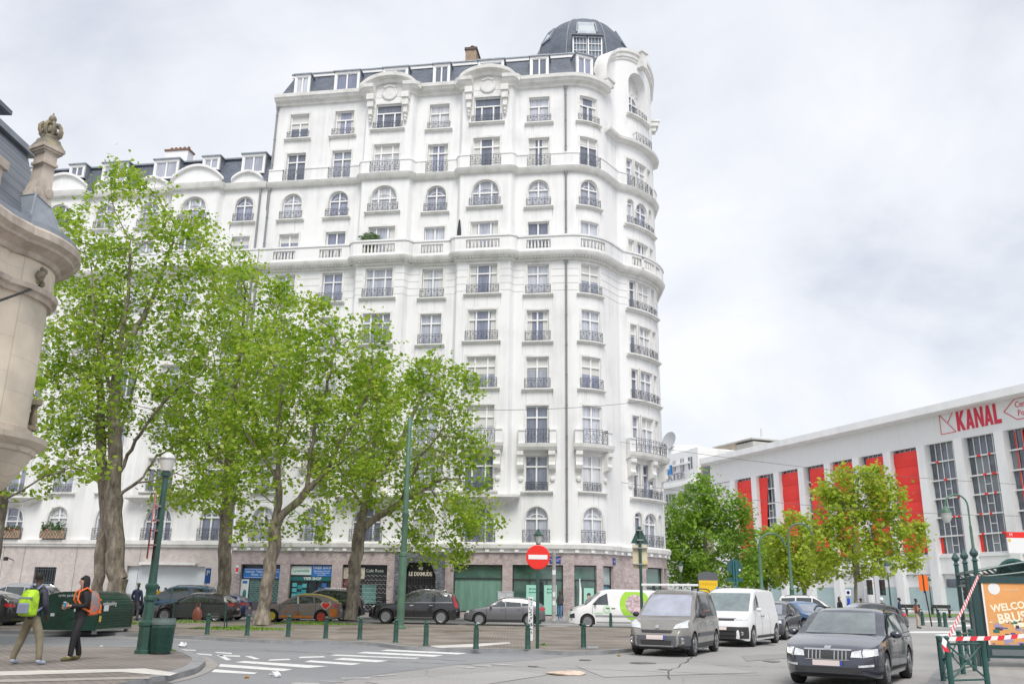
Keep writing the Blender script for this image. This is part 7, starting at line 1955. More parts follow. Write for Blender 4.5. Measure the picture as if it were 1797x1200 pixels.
# grey board left of the traffic lights
q = at(1516, 1085, 64.0); t = thing('control_cabinet', 'tall grey slanted hoarding panel right behind the young plane trunk', 'panel', (q.x, 64.0, 0))
mb = MB(); mb.prism([(-0.45, 0), (0.45, 0), (0.45, at(1516, 1017, 64).z), (-0.25, at(1516, 1022, 64).z)], 0.08, 0, XZ()); mb.build('panel', mat('hoarding_grey', (0.42, 0.43, 0.45), 0.6, var=0.1, scale=1), t)
MB().box(-0.5, 0.5, -0.3, 0.3, 0, 0.12).build('foot', M_KERB, t)
q = at(1492, 1085, 66.0); t = thing('square_sign', 'small white square sign with a purple symbol left of the thin plane trunk', 'road sign', (q.x, 66.0, 0))
z1 = at(1492, 1034, 66).z; MB().tube([(0, 0, 0), (0, 0, z1)], 0.035, 8).build('post', M_STEEL, t); o = MB().box(-0.2, 0.2, -0.06, -0.035, z1-0.42, z1).build('sign_plate', M_WHITE, t)
MB().lathe([(0.13, 0), (0.13, 0.004), (0.08, 0.004), (0.08, 0)], 12, M=Matrix.Translation((0, -0.061, z1-0.21)) @ Matrix.Rotation(pi/2, 4, 'X')).build('symbol', mat('purple', (0.14, 0.06, 0.4), 0.5), o)
# distant benches on the square
for i, (px, lab) in enumerate(((1601, 'far dark bench just left of the man in the orange vest'), (1655, 'far dark bench between the lantern post and the tape'), (1717, 'far dark bench half hidden by the metro canopy post'))):
    q = at(px, 1075, 92.0); t = thing('park_bench', lab, 'bench', (q.x, 92.0, 0.0), 0, 'far benches')
    mb = MB(); mb.box(-0.95, 0.95, -0.2, 0.25, 0.72, 0.8); mb.build('seat', MAT['bench_black'], t); mb = MB(); mb.box(-0.95, 0.95, 0.22, 0.3, 0.9, 1.25); mb.build('backrest', MAT['bench_black'], t)
    for x in (-0.6, 0.6): mb = MB(); mb.prism([(-0.3, 0), (0.3, 0), (0.12, 0.4), (0.3, 1.2), (0.2, 1.2), (0.0, 0.75), (-0.25, 0.75), (-0.1, 0.4)], 0.1, 0, Matrix(((0, 0, 1, x), (1, 0, 0, 0), (0, 1, 0, 0), (0, 0, 0, 1)))); mb.build('leg', MAT['bench_black'], t)
# red barriers by the far street panels
q = at(1395, 1072, 100.0); t = thing('red_barrier', 'low red and white barrier before the pale panels behind the thin mast', 'barrier', (q.x, 100.0, 0))
for k in range(3): MB().box(-2.2+1.5*k, -1.0+1.5*k, -0.05, 0.05, 0.4, 1.3).build('board', M_RED if k != 1 else mat('barrier_pale', (0.6, 0.3, 0.28), 0.5), t)
for x in (-2.1, 2.1): MB().box(x-0.05, x+0.05, -0.3, 0.3, 0, 0.42).build('leg', M_STEEL, t)
# litter
q = gnd(993, 1183); mb = MB(); mb.grid([[(0.42*r*cos(a)*(1+0.1*sin(3*a)), 0.33*r*sin(a), z+0.015*sin(2*a)) for a in [2*pi*k/14 for k in range(14)]] for r, z in ((0.95, 0.004), (1.0, 0.03), (0.8, 0.055), (0.4, 0.065), (0.02, 0.06))], 0, True)
o = mb.build('flattened_carton', mat('carton', (0.62, 0.50, 0.40), 0.8, var=0.2, scale=6), None, smooth=True, loc=(q.x, q.y, 0.0)); tag(o, 'flattened beige carton lying alone on the asphalt', 'litter')
def crumple(px, py, r, lab, z=0.0, m=None):
    q = gnd(px, py, z); g = np.random.default_rng(int(px)); mb = MB(); mb.blob((0, 0, r*0.5), (r, r*0.7, r*0.55), 9, 6); mb.v = [(v[0]+g.normal(0, r*0.14), v[1]+g.normal(0, r*0.14), max(0.004, v[2]+g.normal(0, r*0.12))) for v in mb.v]
    o = mb.build('crumpled_paper', m or M_PAPER, None, loc=(q.x, q.y, z)); tag(o, lab, 'litter', 'scraps of paper')
crumple(320, 1135, 0.13, 'crumpled white paper on the lane near the litter bin'); crumple(483, 1188, 0.11, 'crumpled white paper on the asphalt in front of the zebra stripes'); crumple(177, 1137, 0.07, 'small white scrap on the lane behind the man with the cup'); crumple(298, 1122, 0.08, 'white scrap lying under the island kerb near the bench')
crumple(1086, 1151, 0.05, 'tiny dry leaf on the asphalt before the beige grey van', 0.0, mat('dry_leaf', (0.35, 0.22, 0.06), 0.8)); crumple(433, 1190, 0.05, 'tiny dark leaf beside the lowest zebra stripe', 0.0, MAT['dry_leaf'])
# bus and metro stop flag on the right
q = at(1787, 1000, 34.0); t = thing('stop_flag', 'white stop flag with red top band cut by the right picture edge', 'sign', (q.x, 34.0, 0.1))
z1, z2, zm = at(1787, 938, 34).z, at(1787, 975, 34).z, at(1787, 948, 34).z
mb = MB(); mb.box(-0.28, 0.9, -0.04, 0.04, z2, zm); mb.build('panel', M_WHITE, t)
mb = MB(); mb.box(-0.28, 0.9, -0.045, 0.045, zm, z1); o = mb.build('red_band', M_RED, t)
text('band_lettering', "M", 0.16, M_WHITE, o, Matrix.Translation((-0.12, -0.05, (zm+z1)/2)) @ Matrix.Rotation(pi/2, 4, 'X'), 0.002)
MB().lathe([(0.06, 0), (0.06, 0.004)], 12, M=Matrix.Translation((-0.2, -0.041, zm-0.1)) @ Matrix.Rotation(pi/2, 4, 'X')).build('yellow_spot', MAT['sticker_yellow'], t)
MB().tube([(0.98, 0, 0), (0.98, 0, z1+0.1)], 0.05, 8).build('post', M_STEEL, t)
# ================================================================== vehicles
def interp(keys, x):
    if x <= keys[0][0]: return keys[0][1]
    for (x0, y0), (x1, y1) in zip(keys[:-1], keys[1:]):
        if x <= x1:
            t = (x-x0)/(x1-x0) if x1 > x0 else 0
            return y0+(y1-y0)*t
    return keys[-1][1]
def smooth_keys(keys, n=6):
    """Catmull-Rom rounding of a profile given as (x, z)"""
    P = [Vector(k) for k in keys]; r = []
    for i in range(len(P)-1):
        p0, p1, p2, p3 = P[max(i-1, 0)], P[i], P[i+1], P[min(i+2, len(P)-1)]
        for j in range(n):
            t = j/n
            q = 0.5*((2*p1)+(p2-p0)*t*0.8+(2*p0-5*p1+4*p2-p3)*t*t*1.0+(3*p1-p0-3*p2+p3)*t**3)
            q = p1.lerp(p2, t)*0.45+q*0.55
            r.append((q.x, q.y))
    r.append(tuple(P[-1]));
    r.sort(key=lambda k: k[0]); return r
M_TYRE = mat('tyre', (0.022, 0.022, 0.023), 0.8, bump=0.2, bscale=40)
M_RIM = mat('alloy_rim', (0.34, 0.35, 0.36), 0.32, 0.8)
M_CGL = mat('car_glass', (0.035, 0.045, 0.05), 0.04, spec=0.9, coat=0.8, var=0.6, scale=1.5)
M_CGL2 = mat('windscreen_glass', (0.22, 0.25, 0.30), 0.05, spec=0.9, coat=1.0, var=0.35, scale=1.2)
M_HEAD = mat('headlamp', (0.62, 0.64, 0.66), 0.12, spec=0.8, coat=0.8, var=0.3, scale=9)
M_TAIL = mat('tail_lamp', (0.55, 0.015, 0.02), 0.2, coat=0.8)
M_PLT = mat('number_plate', (0.72, 0.62, 0.60), 0.5)
M_DKP = mat('dark_trim', (0.035, 0.036, 0.038), 0.55)
M_SEAM = mat('panel_gap', (0.012, 0.012, 0.013), 0.7)
M_CHR = mat('chrome', (0.6, 0.6, 0.61), 0.15, 0.9)
M_LIT = emis('lit_headlamp', (1.0, 0.9, 0.6), 1.6)
def paint(name, c, metal=0.35, rough=0.35): return mat('paint_'+name, c, rough if max(c) > 0.1 else 0.16, metal if max(c) > 0.1 else 0, coat=0.9, var=0.06, scale=1.5)
_wheels = {}
def wheel_mesh(R, spokes, rimm=None):
    k = (R, spokes, rimm.name if rimm else '')
    if k in _wheels: return _wheels[k]
    MW = Matrix.Rotation(pi/2, 4, 'X')
    mb = MB(); w = 0.21; r = R*0.66
    mb.lathe([(r, -w/2), (R*0.93, -w/2), (R, -w*0.32), (R, w*0.32), (R*0.93, w/2), (r, w/2), (r, -w/2)], 28, M=MW)
    ty = mb.mesh('wheel', M_TYRE, True)
    mb = MB()
    mb.lathe([(r*1.0, w*0.46), (r*0.95, w*0.5), (r*0.9, w*0.4), (r*0.9, -w*0.3), (0, -w*0.3)], 28, 0 and (0, 0) or (0, 0), 1, M=MW)
    mb.lathe([(r*1.01, w*0.47), (r*1.0, w*0.53), (r*0.9, w*0.49), (r*0.88, w*0.38)], 28, M=MW)
    mb.lathe([(r*0.24, w*0.2), (r*0.22, w*0.44), (0.0, w*0.45)], 14, M=MW)
    for s in range(spokes):
        a = 2*pi*s/spokes
        Ms = MW @ Matrix.Rotation(a, 4, 'Z')
        mb.prism([(r*0.15, -r*0.085), (r*0.92, -r*0.065), (r*0.92, r*0.065), (r*0.15, r*0.085)], 0.05, 0, Ms @ Matrix.Translation((0, 0, w*0.34)))
    rm = mb.mesh('rim', [rimm or M_RIM, M_DKP])
    _wheels[k] = (ty, rm); return _wheels[k]
def car(name, label, loc, heading, P, cat='car', group=None):
    """P: length profile in metres, x forward from -L/2 to L/2. hood/belt line 'belt', roof line 'roof' (same keys), half width, etc."""
    L, Wd = P['L'], P['W']/2
    t = thing(name, label, cat, loc, heading, group)
    belt = smooth_keys(P['belt']); roof = smooth_keys(P['roof']); zl = P.get('low', 0.2)
    wx = P['wheels']; R = P['R']; ra = R+0.055; tum = P.get('tumble', 0.26)
    xs = set(np.linspace(-L/2, L/2, 70).tolist())
    for w in wx: xs |= set((w+ra*cos(a)) for a in np.linspace(0, pi, 13))
    xs = sorted(x for x in xs if -L/2 <= x <= L/2)
    pn, pr_ = P.get('nose', 0.2), P.get('tail', 0.14)
    def width(x):
        w = Wd
        d = (x-(L/2-0.75))/0.75
        if d > 0: w -= pn*d**2.6*Wd*1.6
        d = (-L/2+0.6-x)/0.6
        if d > 0: w -= pr_*d**2.6*Wd*1.4
        return w
    def low(x):
        e = min(L/2-abs(x), 0.7)
        return zl + 0.08*max(0, 1-e/0.35)
    def arch(x):
        z = 0
        for w in wx:
            d = abs(x-w)
            if d < ra: z = max(z, R+sqrt(ra*ra-d*d))
        return z
    def section(x):
        w = width(x); zs = interp(belt, x); zr = max(interp(roof, x), zs+0.008); h = zr-zs; b = low(x); a = max(b, arch(x))
        wb = w*0.955; wr = max(wb-tum*h-0.02, wb*0.6); cr = P.get('crown', 0.035)
        def zz_(f): return max(b+(zs-b)*f, a+0.002)
        ta = min(1.0, h/0.35)
        pts = [(0, b), (0.68*w, b), (0.685*w, a), (0.955*w, a+0.001), (0.985*w, zz_(0.18)), (w, zz_(0.42)), (w*1.0, zz_(0.68)), (0.985*w, zz_(0.88)), (wb, zz_(1.0)+0.0)]
        pts += [(wb-tum*h*0.5-0.012*ta, zs+0.5*h), (wr, zs+0.9*h), (wr-0.05-0.05*ta, zs+h*0.985), (wr*0.62, zs+h+cr*0.6), (0, zs+h+cr)]
        return pts
    rows = []
    for x in xs:
        s = section(x)
        rows.append([(x, y, z) for y, z in s] + [(x, -y, z) for y, z in s[-2:0:-1]])
    n = len(section(0)); m = len(rows[0])
    mb = MB()
    nv = len(mb.v)
    for r in rows: mb.v += r
    clad = P.get('clad', 0)
    for i in range(len(rows)-1):
        for j in range(m):
            j2 = (j+1) % m
            jj = j if j < n-1 else m-1-j
            k = 1 if jj < 3 else (1 if (clad and jj < 3+clad) else 0)
            mb.f.append((i*m+j, (i+1)*m+j, (i+1)*m+j2, i*m+j2)); mb.m.append(k)
    mb.f.append(tuple(range(m))); mb.m.append(0)
    mb.f.append(tuple((len(rows)-1)*m+j for j in range(m))[::-1]); mb.m.append(0)
    body = mb.build('body', [P['paint'], M_DKP], t, smooth=True, ang=32)
    bvh = BVHTree.FromPolygons([Vector(v) for v in mb.v], mb.f)
    def decal(nm, quad, axis, m_, off=0.008, nu=8, nv=5, parent=None, build=True, mbx=None, mi=0):
        """patch laid on the body: quad = 4 corners in the two axes across 'axis' ('+x','-x','+y','-y','+z')"""
        d = {'+x': Vector((-1, 0, 0)), '-x': Vector((1, 0, 0)), '+y': Vector((0, -1, 0)), '-y': Vector((0, 1, 0)), '+z': Vector((0, 0, -1))}[axis]
        g = mbx or MB(); rws = []
        for i in range(nv+1):
            rw = []
            for j in range(nu+1):
                u, v = j/nu, i/nv
                a = (quad[0][0]*(1-u)+quad[1][0]*u)*(1-v)+(quad[3][0]*(1-u)+quad[2][0]*u)*v
                b = (quad[0][1]*(1-u)+quad[1][1]*u)*(1-v)+(quad[3][1]*(1-u)+quad[2][1]*u)*v
                o = Vector((0, a, b)) if 'x' in axis else (Vector((a, 0, b)) if 'y' in axis else Vector((a, b, 0)))
                o = o - d*6
                hit, nrm, _, _ = bvh.ray_cast(o, d)
                if hit is None: hit, nrm, _, _ = bvh.find_nearest(o+d*(6-(L/2 if 'x' in axis else Wd)))
                if nrm.dot(d) > 0: nrm = -nrm
                rw.append(hit+nrm*off*0.5-d*off*0.7)
            rws.append(rw)
        g.grid(rws, mi)
        if build: return g.build(nm, m_, parent or t, smooth=True, ang=50)
    def both(nm, q, m_, **k):
        decal(nm, q, '+y', m_, **k); decal(nm, q, '-y', m_, **k)
    # glass
    for q in P['side']: both('side_window', q, P.get('sideglass', M_CGL))
    if 'screen' in P: decal('windscreen', P['screen'], '+x', P.get('screenmat', M_CGL2), nu=12, nv=6)
    if 'rear' in P: decal('rear_window', P['rear'], '-x', M_CGL, nu=10)
    # lamps, grille, plates
    for q in P.get('head', []):
        for s in (1, -1): decal('headlight', [(s*a, b) for a, b in q], '+x', M_HEAD, off=0.014, nu=6, nv=4)
    for q in P.get('lit', []):
        for s in (1, -1): decal('lit_lamp', [(s*a, b) for a, b in q], '+x', M_LIT, off=0.022, nu=3, nv=3)
    for q in P.get('tailq', []):
        for s in (1, -1): decal('tail_light', [(s*a, b) for a, b in q], '-x', M_TAIL, off=0.014, nu=4, nv=4)
    for q in P.get('tails', []): both('tail_light', q, M_TAIL, off=0.012, nu=4, nv=4)
    for nm, q, m_, of in P.get('front', []): decal(nm, q, '+x', m_, off=of, nu=10, nv=3)
    for nm, q, m_, of in P.get('back', []): decal(nm, q, '-x', m_, off=of, nu=8, nv=3)
    for nm, q, m_, of in P.get('sidep', []): both(nm, q, m_, off=of, nu=10, nv=4)
    for x in P.get('seams', []):
        zs = interp(belt, x)
        both('door_seam', [(x-0.008, zl+0.16), (x+0.008, zl+0.16), (x+0.008, zs-0.01), (x-0.008, zs-0.01)], M_SEAM, off=0.004, nu=1, nv=8)
    for x, z in P.get('handles', []): both('door_handle', [(x-0.1, z-0.018), (x+0.1, z-0.018), (x+0.1, z+0.018), (x-0.1, z+0.018)], P.get('handlem', P['paint']), off=0.035, nu=3, nv=2)
    if 'fog' in P:
        y, z, r = P['fog']
        for s in (1, -1):
            hit = bvh.ray_cast(Vector((9, s*y, z)), Vector((-1, 0, 0)))[0]
            if hit:
                Mf = Matrix.Translation(hit) @ Matrix.Rotation(radians(s*22), 4, 'Z') @ Matrix.Rotation(pi/2, 4, 'Y')
                f = MB(); f.lathe([(r, -0.02), (r*1.05, 0.03), (r*0.7, 0.035), (r*0.62, 0.015), (0, 0.02)], 16, M=Mf); f.build('fog_lamp', [M_CHR], t, smooth=True)
    # mirrors
    mx_, mz = P['mirror']
    for s in (1, -1):
        f = MB(); f.blob((mx_, s*(Wd+0.1), mz), (0.075, 0.11, 0.075), 8, 6); f.beam((mx_+0.02, s*(Wd-0.06), mz-0.05), (mx_, s*(Wd+0.06), mz-0.03), 0.05, 0.04)
        f.build('wing_mirror', P.get('mirrorm', P['paint']), t, smooth=True)
    if 'rails' in P:
        x0, x1 = P['rails']
        for s in (1, -1):
            f = MB(); pts = []
            for k in range(9):
                x = x0+(x1-x0)*k/8; y = section(x)[10][0]*0.97; z = section(x)[11][1]+(0.06 if 0 < k < 8 else 0.0)
                pts.append((x, s*y, z))
            f.tube(pts, 0.02, 6); f.build('roof_rail', P.get('railm', M_DKP), t)
    # wheels and dark underbody
    ty, rm = wheel_mesh(R, P.get('spokes', 5), P.get('rimm'))
    for w in wx:
        for s in (1, -1):
            o = link('wheel', ty, t, (w, s*(Wd-0.115), R), (0, 0, 0 if s < 0 else pi)); link('rim', rm, o)
            # keep the rim's open face outwards
            o.rotation_euler = (0, 0, pi if s > 0 else 0)
    f = MB(); f.box(-L/2+0.3, L/2-0.3, -Wd*0.66, Wd*0.66, zl-0.02, zl+0.25); f.build('underbody', M_DKP, t)
    return t, bvh, decal
# wheel mesh faces +local z of the lathe = -y after rotation; outward for the right side (y<0)
def pose(fl, heading_vec, P):
    """place a car by the ground point of its left front wheel"""
    h = Vector(heading_vec).normalized(); a = atan2(h.y, h.x)
    l = Vector((-h.y, h.x))
    c = Vector((fl[0], fl[1])) - h*P['wheels'][0] - l*(P['W']/2-0.1)
    return (c.x, c.y, P.get('z', 0.0)), a
EST = dict(L=4.69, W=1.81, belt=[(-2.345, 0.62), (-2.3, 0.85), (-1.9, 0.97), (-0.9, 0.985), (0.3, 0.965), (0.95, 0.955), (1.25, 0.93), (1.7, 0.86), (2.1, 0.77), (2.3, 0.68), (2.345, 0.55)],
           roof=[(-2.345, 0.63), (-2.3, 0.9), (-2.22, 1.02), (-1.85, 1.33), (-1.6, 1.41), (-0.8, 1.465), (-0.1, 1.475), (0.25, 1.43), (0.75, 1.17), (1.12, 0.97), (1.3, 0.94), (1.7, 0.87), (2.1, 0.78), (2.3, 0.69), (2.345, 0.56)],
           wheels=(1.40, -1.29), R=0.325, paint=mat('paint_anthracite', (0.075, 0.08, 0.105), 0.26, 0.75, coat=1.0, var=0.05, scale=1.5), spokes=5,
           side=[[(-0.02, 0.985), (0.98, 0.985), (0.45, 1.25), (0.0, 1.38)], [(-0.98, 1.0), (-0.08, 0.99), (-0.06, 1.385), (-0.9, 1.375)], [(-1.85, 1.03), (-1.06, 1.0), (-0.98, 1.37), (-1.6, 1.32)]],
           screen=[(-0.68, 1.0), (0.68, 1.0), (0.56, 1.41), (-0.56, 1.41)], rear=[(-0.55, 1.06), (0.55, 1.06), (0.48, 1.33), (-0.48, 1.33)],
           head=[[(0.42, 0.60), (0.62, 0.60), (0.60, 0.73), (0.44, 0.70)], [(0.63, 0.60), (0.85, 0.64), (0.84, 0.76), (0.63, 0.745)]], lit=[[(0.68, 0.63), (0.78, 0.645), (0.78, 0.72), (0.68, 0.71)]],
           front=[('grille', [(-0.40, 0.55), (0.40, 0.55), (0.42, 0.72), (-0.42, 0.72)], M_DKP, 0.012), ('lower_intake', [(-0.62, 0.31), (0.62, 0.31), (0.58, 0.41), (-0.58, 0.41)], M_DKP, 0.012), ('number_plate', [(-0.27, 0.435), (0.27, 0.435), (0.27, 0.535), (-0.27, 0.535)], M_PLT, 0.03), ('plate_band', [(0.225, 0.437), (0.27, 0.437), (0.27, 0.533), (0.225, 0.533)], mat('plate_blue', (0.03, 0.08, 0.4), 0.4), 0.036),
                  ('grille_chrome', [(-0.43, 0.715), (0.43, 0.715), (0.43, 0.74), (-0.43, 0.74)], M_CHR, 0.02), ('grille_chrome', [(-0.40, 0.54), (0.40, 0.54), (0.40, 0.555), (-0.40, 0.555)], M_CHR, 0.02), ('drl_strip', [(0.55, 0.42), (0.78, 0.44), (0.78, 0.48), (0.55, 0.46)], M_HEAD, 0.02), ('drl_strip', [(-0.55, 0.42), (-0.78, 0.44), (-0.78, 0.48), (-0.55, 0.46)], M_HEAD, 0.02), ('front_emblem', [(-0.06, 0.735), (0.06, 0.735), (0.06, 0.79), (-0.06, 0.79)], M_CHR, 0.026)] +
                 [('grille_bar', [(x-0.008, 0.56), (x+0.008, 0.56), (x+0.008, 0.71), (x-0.008, 0.71)], M_CHR, 0.018) for x in (-0.34, -0.27, -0.2, -0.13, 0.13, 0.2, 0.27, 0.34)],
           tails=[[(-2.3, 0.78), (-2.05, 0.82), (-2.08, 0.93), (-2.28, 0.93)]], seams=[1.02, -0.04, -1.02], handles=[(0.12, 0.86), (-0.9, 0.87)], mirror=(0.82, 1.0), rails=(-1.6, 0.1), sideglass=M_CGL, screenmat=mat('screen_tint', (0.13, 0.16, 0.165), 0.05, spec=0.9, coat=1.0, var=0.5, scale=1.4),
           sidep=[('window_trim', [(-1.85, 0.985), (0.95, 0.955), (0.97, 0.97), (-1.85, 1.0)], M_DKP, 0.012), ('sill_line', [(-0.9, 0.3), (1.0, 0.3), (1.0, 0.34), (-0.9, 0.34)], M_DKP, 0.01)])
for k_ in ('side', 'head', 'lit', 'tails'): EST[k_] = [[(x, z*0.955) for x, z in q] for q in EST[k_]]
for k_ in ('screen', 'rear'): EST[k_] = [(x, z*0.955) for x, z in EST[k_]]
for k_ in ('front', 'sidep'): EST[k_] = [(n_, [(x, z*0.955) for x, z in q], m_, o_) for n_, q, m_, o_ in EST[k_]]
EST['mirror'] = (0.82, 0.955); EST['handles'] = [(0.12, 0.82), (-0.9, 0.83)]
for k_ in ('belt', 'roof'): EST[k_] = [(x, z*0.955) for x, z in EST[k_]]
p_, a_ = pose((7.2, 17.75), (-0.53, -0.85), EST)
_, bv_, dc_ = car('estate_car', 'near charcoal estate car with lit headlights driving towards us at the bottom right', p_, a_, EST)
MPV = dict(L=4.38, W=1.81, belt=[(-2.19, 0.6), (-2.15, 1.0), (-1.9, 1.05), (0.2, 1.03), (0.9, 1.02), (1.2, 0.99), (1.65, 0.93), (1.95, 0.82), (2.13, 0.66), (2.19, 0.5)],
           roof=[(-2.19, 0.62), (-2.17, 1.05), (-2.1, 1.55), (-1.95, 1.76), (-1.2, 1.81), (-0.2, 1.81), (0.2, 1.76), (0.7, 1.45), (1.15, 1.08), (1.3, 1.01), (1.65, 0.94), (1.95, 0.83), (2.13, 0.67), (2.19, 0.51)],
           wheels=(1.37, -1.36), R=0.32, tumble=0.2, clad=1, paint=paint('beige_grey', (0.275, 0.262, 0.24), 0.45), spokes=7, crown=0.03,
           side=[[(0.05, 1.06), (0.95, 1.07), (0.45, 1.52), (0.08, 1.68)], [(-1.0, 1.06), (-0.02, 1.06), (0.0, 1.69), (-0.95, 1.69)], [(-1.95, 1.08), (-1.08, 1.06), (-1.04, 1.69), (-1.9, 1.64)]],
           screen=[(-0.74, 1.07), (0.74, 1.07), (0.62, 1.68), (-0.62, 1.68)], rear=[(-0.6, 1.1), (0.6, 1.1), (0.56, 1.66), (-0.56, 1.66)], screenmat=mat('screen_lilac', (0.36, 0.38, 0.46), 0.06, spec=0.9, coat=1.0, var=0.3, scale=1.0),
           head=[[(0.46, 0.74), (0.84, 0.78), (0.80, 0.98), (0.52, 0.86)]], front=[('grille', [(-0.42, 0.64), (0.42, 0.64), (0.46, 0.71), (-0.46, 0.71)], M_DKP, 0.014), ('dark_bumper', [(-0.84, 0.3), (0.84, 0.3), (0.86, 0.56), (-0.86, 0.56)], mat('bumper_grey', (0.10, 0.105, 0.12), 0.6), 0.022), ('lower_intake', [(-0.42, 0.33), (0.42, 0.33), (0.45, 0.44), (-0.45, 0.44)], M_DKP, 0.036), ('number_plate', [(-0.27, 0.46), (0.27, 0.46), (0.27, 0.565), (-0.27, 0.565)], M_PLT, 0.048), ('skid_plate', [(-0.5, 0.255), (0.5, 0.255), (0.5, 0.305), (-0.5, 0.305)], M_CHR, 0.038), ('plate_band', [(0.215, 0.462), (0.27, 0.462), (0.27, 0.563), (0.215, 0.563)], MAT['plate_blue'], 0.054), ('front_emblem', [(-0.055, 0.745), (0.055, 0.745), (0.045, 0.83), (-0.045, 0.83)], M_CHR, 0.03)],
           fog=(0.7, 0.43, 0.085), sidep=[('dark_bumper', [(1.75, 0.3), (2.15, 0.3), (2.16, 0.56), (1.78, 0.56)], MAT['bumper_grey'], 0.012), ('rub_strip', [(-0.95, 0.52), (0.95, 0.52), (0.95, 0.62), (-0.95, 0.62)], MAT['bumper_grey'], 0.02)],
           tails=[[(-2.18, 1.0), (-2.06, 1.0), (-2.02, 1.5), (-2.12, 1.5)]], seams=[1.02, 0.02, -1.06], handles=[(0.2, 0.93), (-0.86, 0.93)], mirror=(0.8, 1.1), mirrorm=M_DKP, rails=(-1.7, -0.1), railm=M_DKP)
p_, a_ = pose((5.25, 26.2), (-0.43, -0.9), MPV)
mt, _, _ = car('family_van', 'beige grey family van with a white roof bar, parked at the island kerb', p_, a_, MPV)
f = MB(); f.bbox(0.18, 0.3, -0.98, 0.78, 1.93, 1.99, 0.015); f.build('roof_bar', M_WHITE, mt)
for y in (-0.6, 0.6): MB().box(0.2, 0.28, y-0.03, y+0.03, 1.8, 1.93).build('bar_foot', M_DKP, mt)
VAN = dict(L=4.95, W=1.92, belt=[(-2.475, 0.6), (-2.45, 1.05), (0.6, 1.12), (1.2, 1.13), (1.65, 1.11), (2.1, 0.98), (2.35, 0.82), (2.45, 0.64), (2.475, 0.5)],
           roof=[(-2.475, 0.62), (-2.46, 1.2), (-2.42, 1.8), (-2.3, 1.9), (-1.0, 1.93), (0.3, 1.93), (0.75, 1.86), (1.2, 1.5), (1.6, 1.15), (1.75, 1.1), (2.1, 0.99), (2.35, 0.83), (2.45, 0.65), (2.475, 0.51)],
           wheels=(1.55, -1.72), R=0.34, tumble=0.13, paint=mat('paint_white', (0.78, 0.78, 0.78), 0.35, 0, coat=0.6), spokes=5, crown=0.03,
           side=[[(0.45, 1.17), (1.3, 1.17), (0.92, 1.55), (0.5, 1.75)]], screen=[(-0.82, 1.17), (0.82, 1.17), (0.73, 1.78), (-0.73, 1.78)], rear=[(-0.7, 1.15), (0.7, 1.15), (0.7, 1.7), (-0.7, 1.7)],
           screenmat=mat('screen_sage', (0.17, 0.22, 0.23), 0.05, spec=0.9, coat=1.0, var=0.4, scale=1.2), head=[[(0.52, 0.86), (0.9, 0.88), (0.88, 1.0), (0.56, 0.95)]],
           front=[('dark_bumper', [(-0.9, 0.28), (0.9, 0.28), (0.9, 0.66), (-0.9, 0.66)], MAT['dark_trim'], 0.02), ('grille', [(-0.5, 0.86), (0.5, 0.86), (0.5, 0.91), (-0.5, 0.91)], M_DKP, 0.014), ('grille_bar', [(-0.6, 0.36), (0.6, 0.36), (0.6, 0.39), (-0.6, 0.39)], M_SEAM, 0.03), ('grille_bar', [(-0.6, 0.5), (0.6, 0.5), (0.6, 0.53), (-0.6, 0.53)], M_SEAM, 0.03), ('number_plate', [(-0.27, 0.55), (0.27, 0.55), (0.27, 0.65), (-0.27, 0.65)], M_PLT, 0.04), ('grille_chrome', [(-0.55, 0.92), (0.55, 0.92), (0.55, 0.945), (-0.55, 0.945)], M_CHR, 0.022)],
           fog=(0.75, 0.45, 0.06), sidep=[('sill', [(-1.3, 0.27), (1.1, 0.27), (1.1, 0.36), (-1.3, 0.36)], M_DKP, 0.014), ('dark_bumper', [(2.05, 0.28), (2.42, 0.28), (2.43, 0.66), (2.1, 0.66)], M_DKP, 0.012)],
           tails=[[(-2.46, 0.9), (-2.38, 0.9), (-2.36, 1.5), (-2.44, 1.5)]], seams=[1.3, 0.38, -0.75], handles=[(0.5, 1.0), (0.2, 1.0)], handlem=M_DKP, mirror=(1.15, 1.22), mirrorm=mat('mirror_white', (0.7, 0.7, 0.7), 0.4))
p_, a_ = pose((8.45, 31.8), (-0.50, -0.87), VAN)
car('panel_van', 'plain white panel van parked behind the beige grey family van', p_, a_, VAN, 'van')
VG = dict(VAN); VG['sidep'] = [('sill', [(-1.3, 0.27), (1.1, 0.27), (1.1, 0.33), (-1.3, 0.33)], mat('van_grey', (0.3, 0.31, 0.32), 0.5), 0.014), ('rub_strip', [(-1.2, 0.58), (1.15, 0.58), (1.15, 0.66), (-1.2, 0.66)], MAT['van_grey'], 0.02), ('dark_bumper', [(2.2, 0.5), (2.46, 0.5), (2.46, 0.66), (2.22, 0.74)], M_DKP, 0.012)]
VG['front'] = VAN['front'][1:2]; VG['seams'] = [1.3, 0.38, -0.75]; VG['mirrorm'] = M_DKP
MG = mat('lime_green', (0.33, 0.62, 0.04), 0.4); MPH = mat('food_print', (0.50, 0.38, 0.40), 0.5, var=0.6, scale=7)
gv, bvg, dcg = car('delivery_van', 'white delivery van with a lime green ring and food photo on its side', (5.65, 48.4, 0), pi+radians(2), VG, 'van')
def ring_on(bvh, t, nm, cx, cz, r0, r1, m_, off, sy=1):
    mb = MB(); rows = []
    for i in range(41):
        a = 2*pi*i/40; rw = []
        for r in np.linspace(r0, r1, 4):
            x, z = cx+r*cos(a), min(max(cz+r*sin(a), 0.42), 1.84)
            hit = bvh.ray_cast(Vector((x, sy*6, z)), Vector((0, -sy, 0)))[0]
            if hit is None: hit = Vector((x, sy*0.96, z))
            rw.append(hit+Vector((0, sy*off, 0)))
        rows.append(rw)
    mb.grid(rows); return mb.build(nm, m_, t)
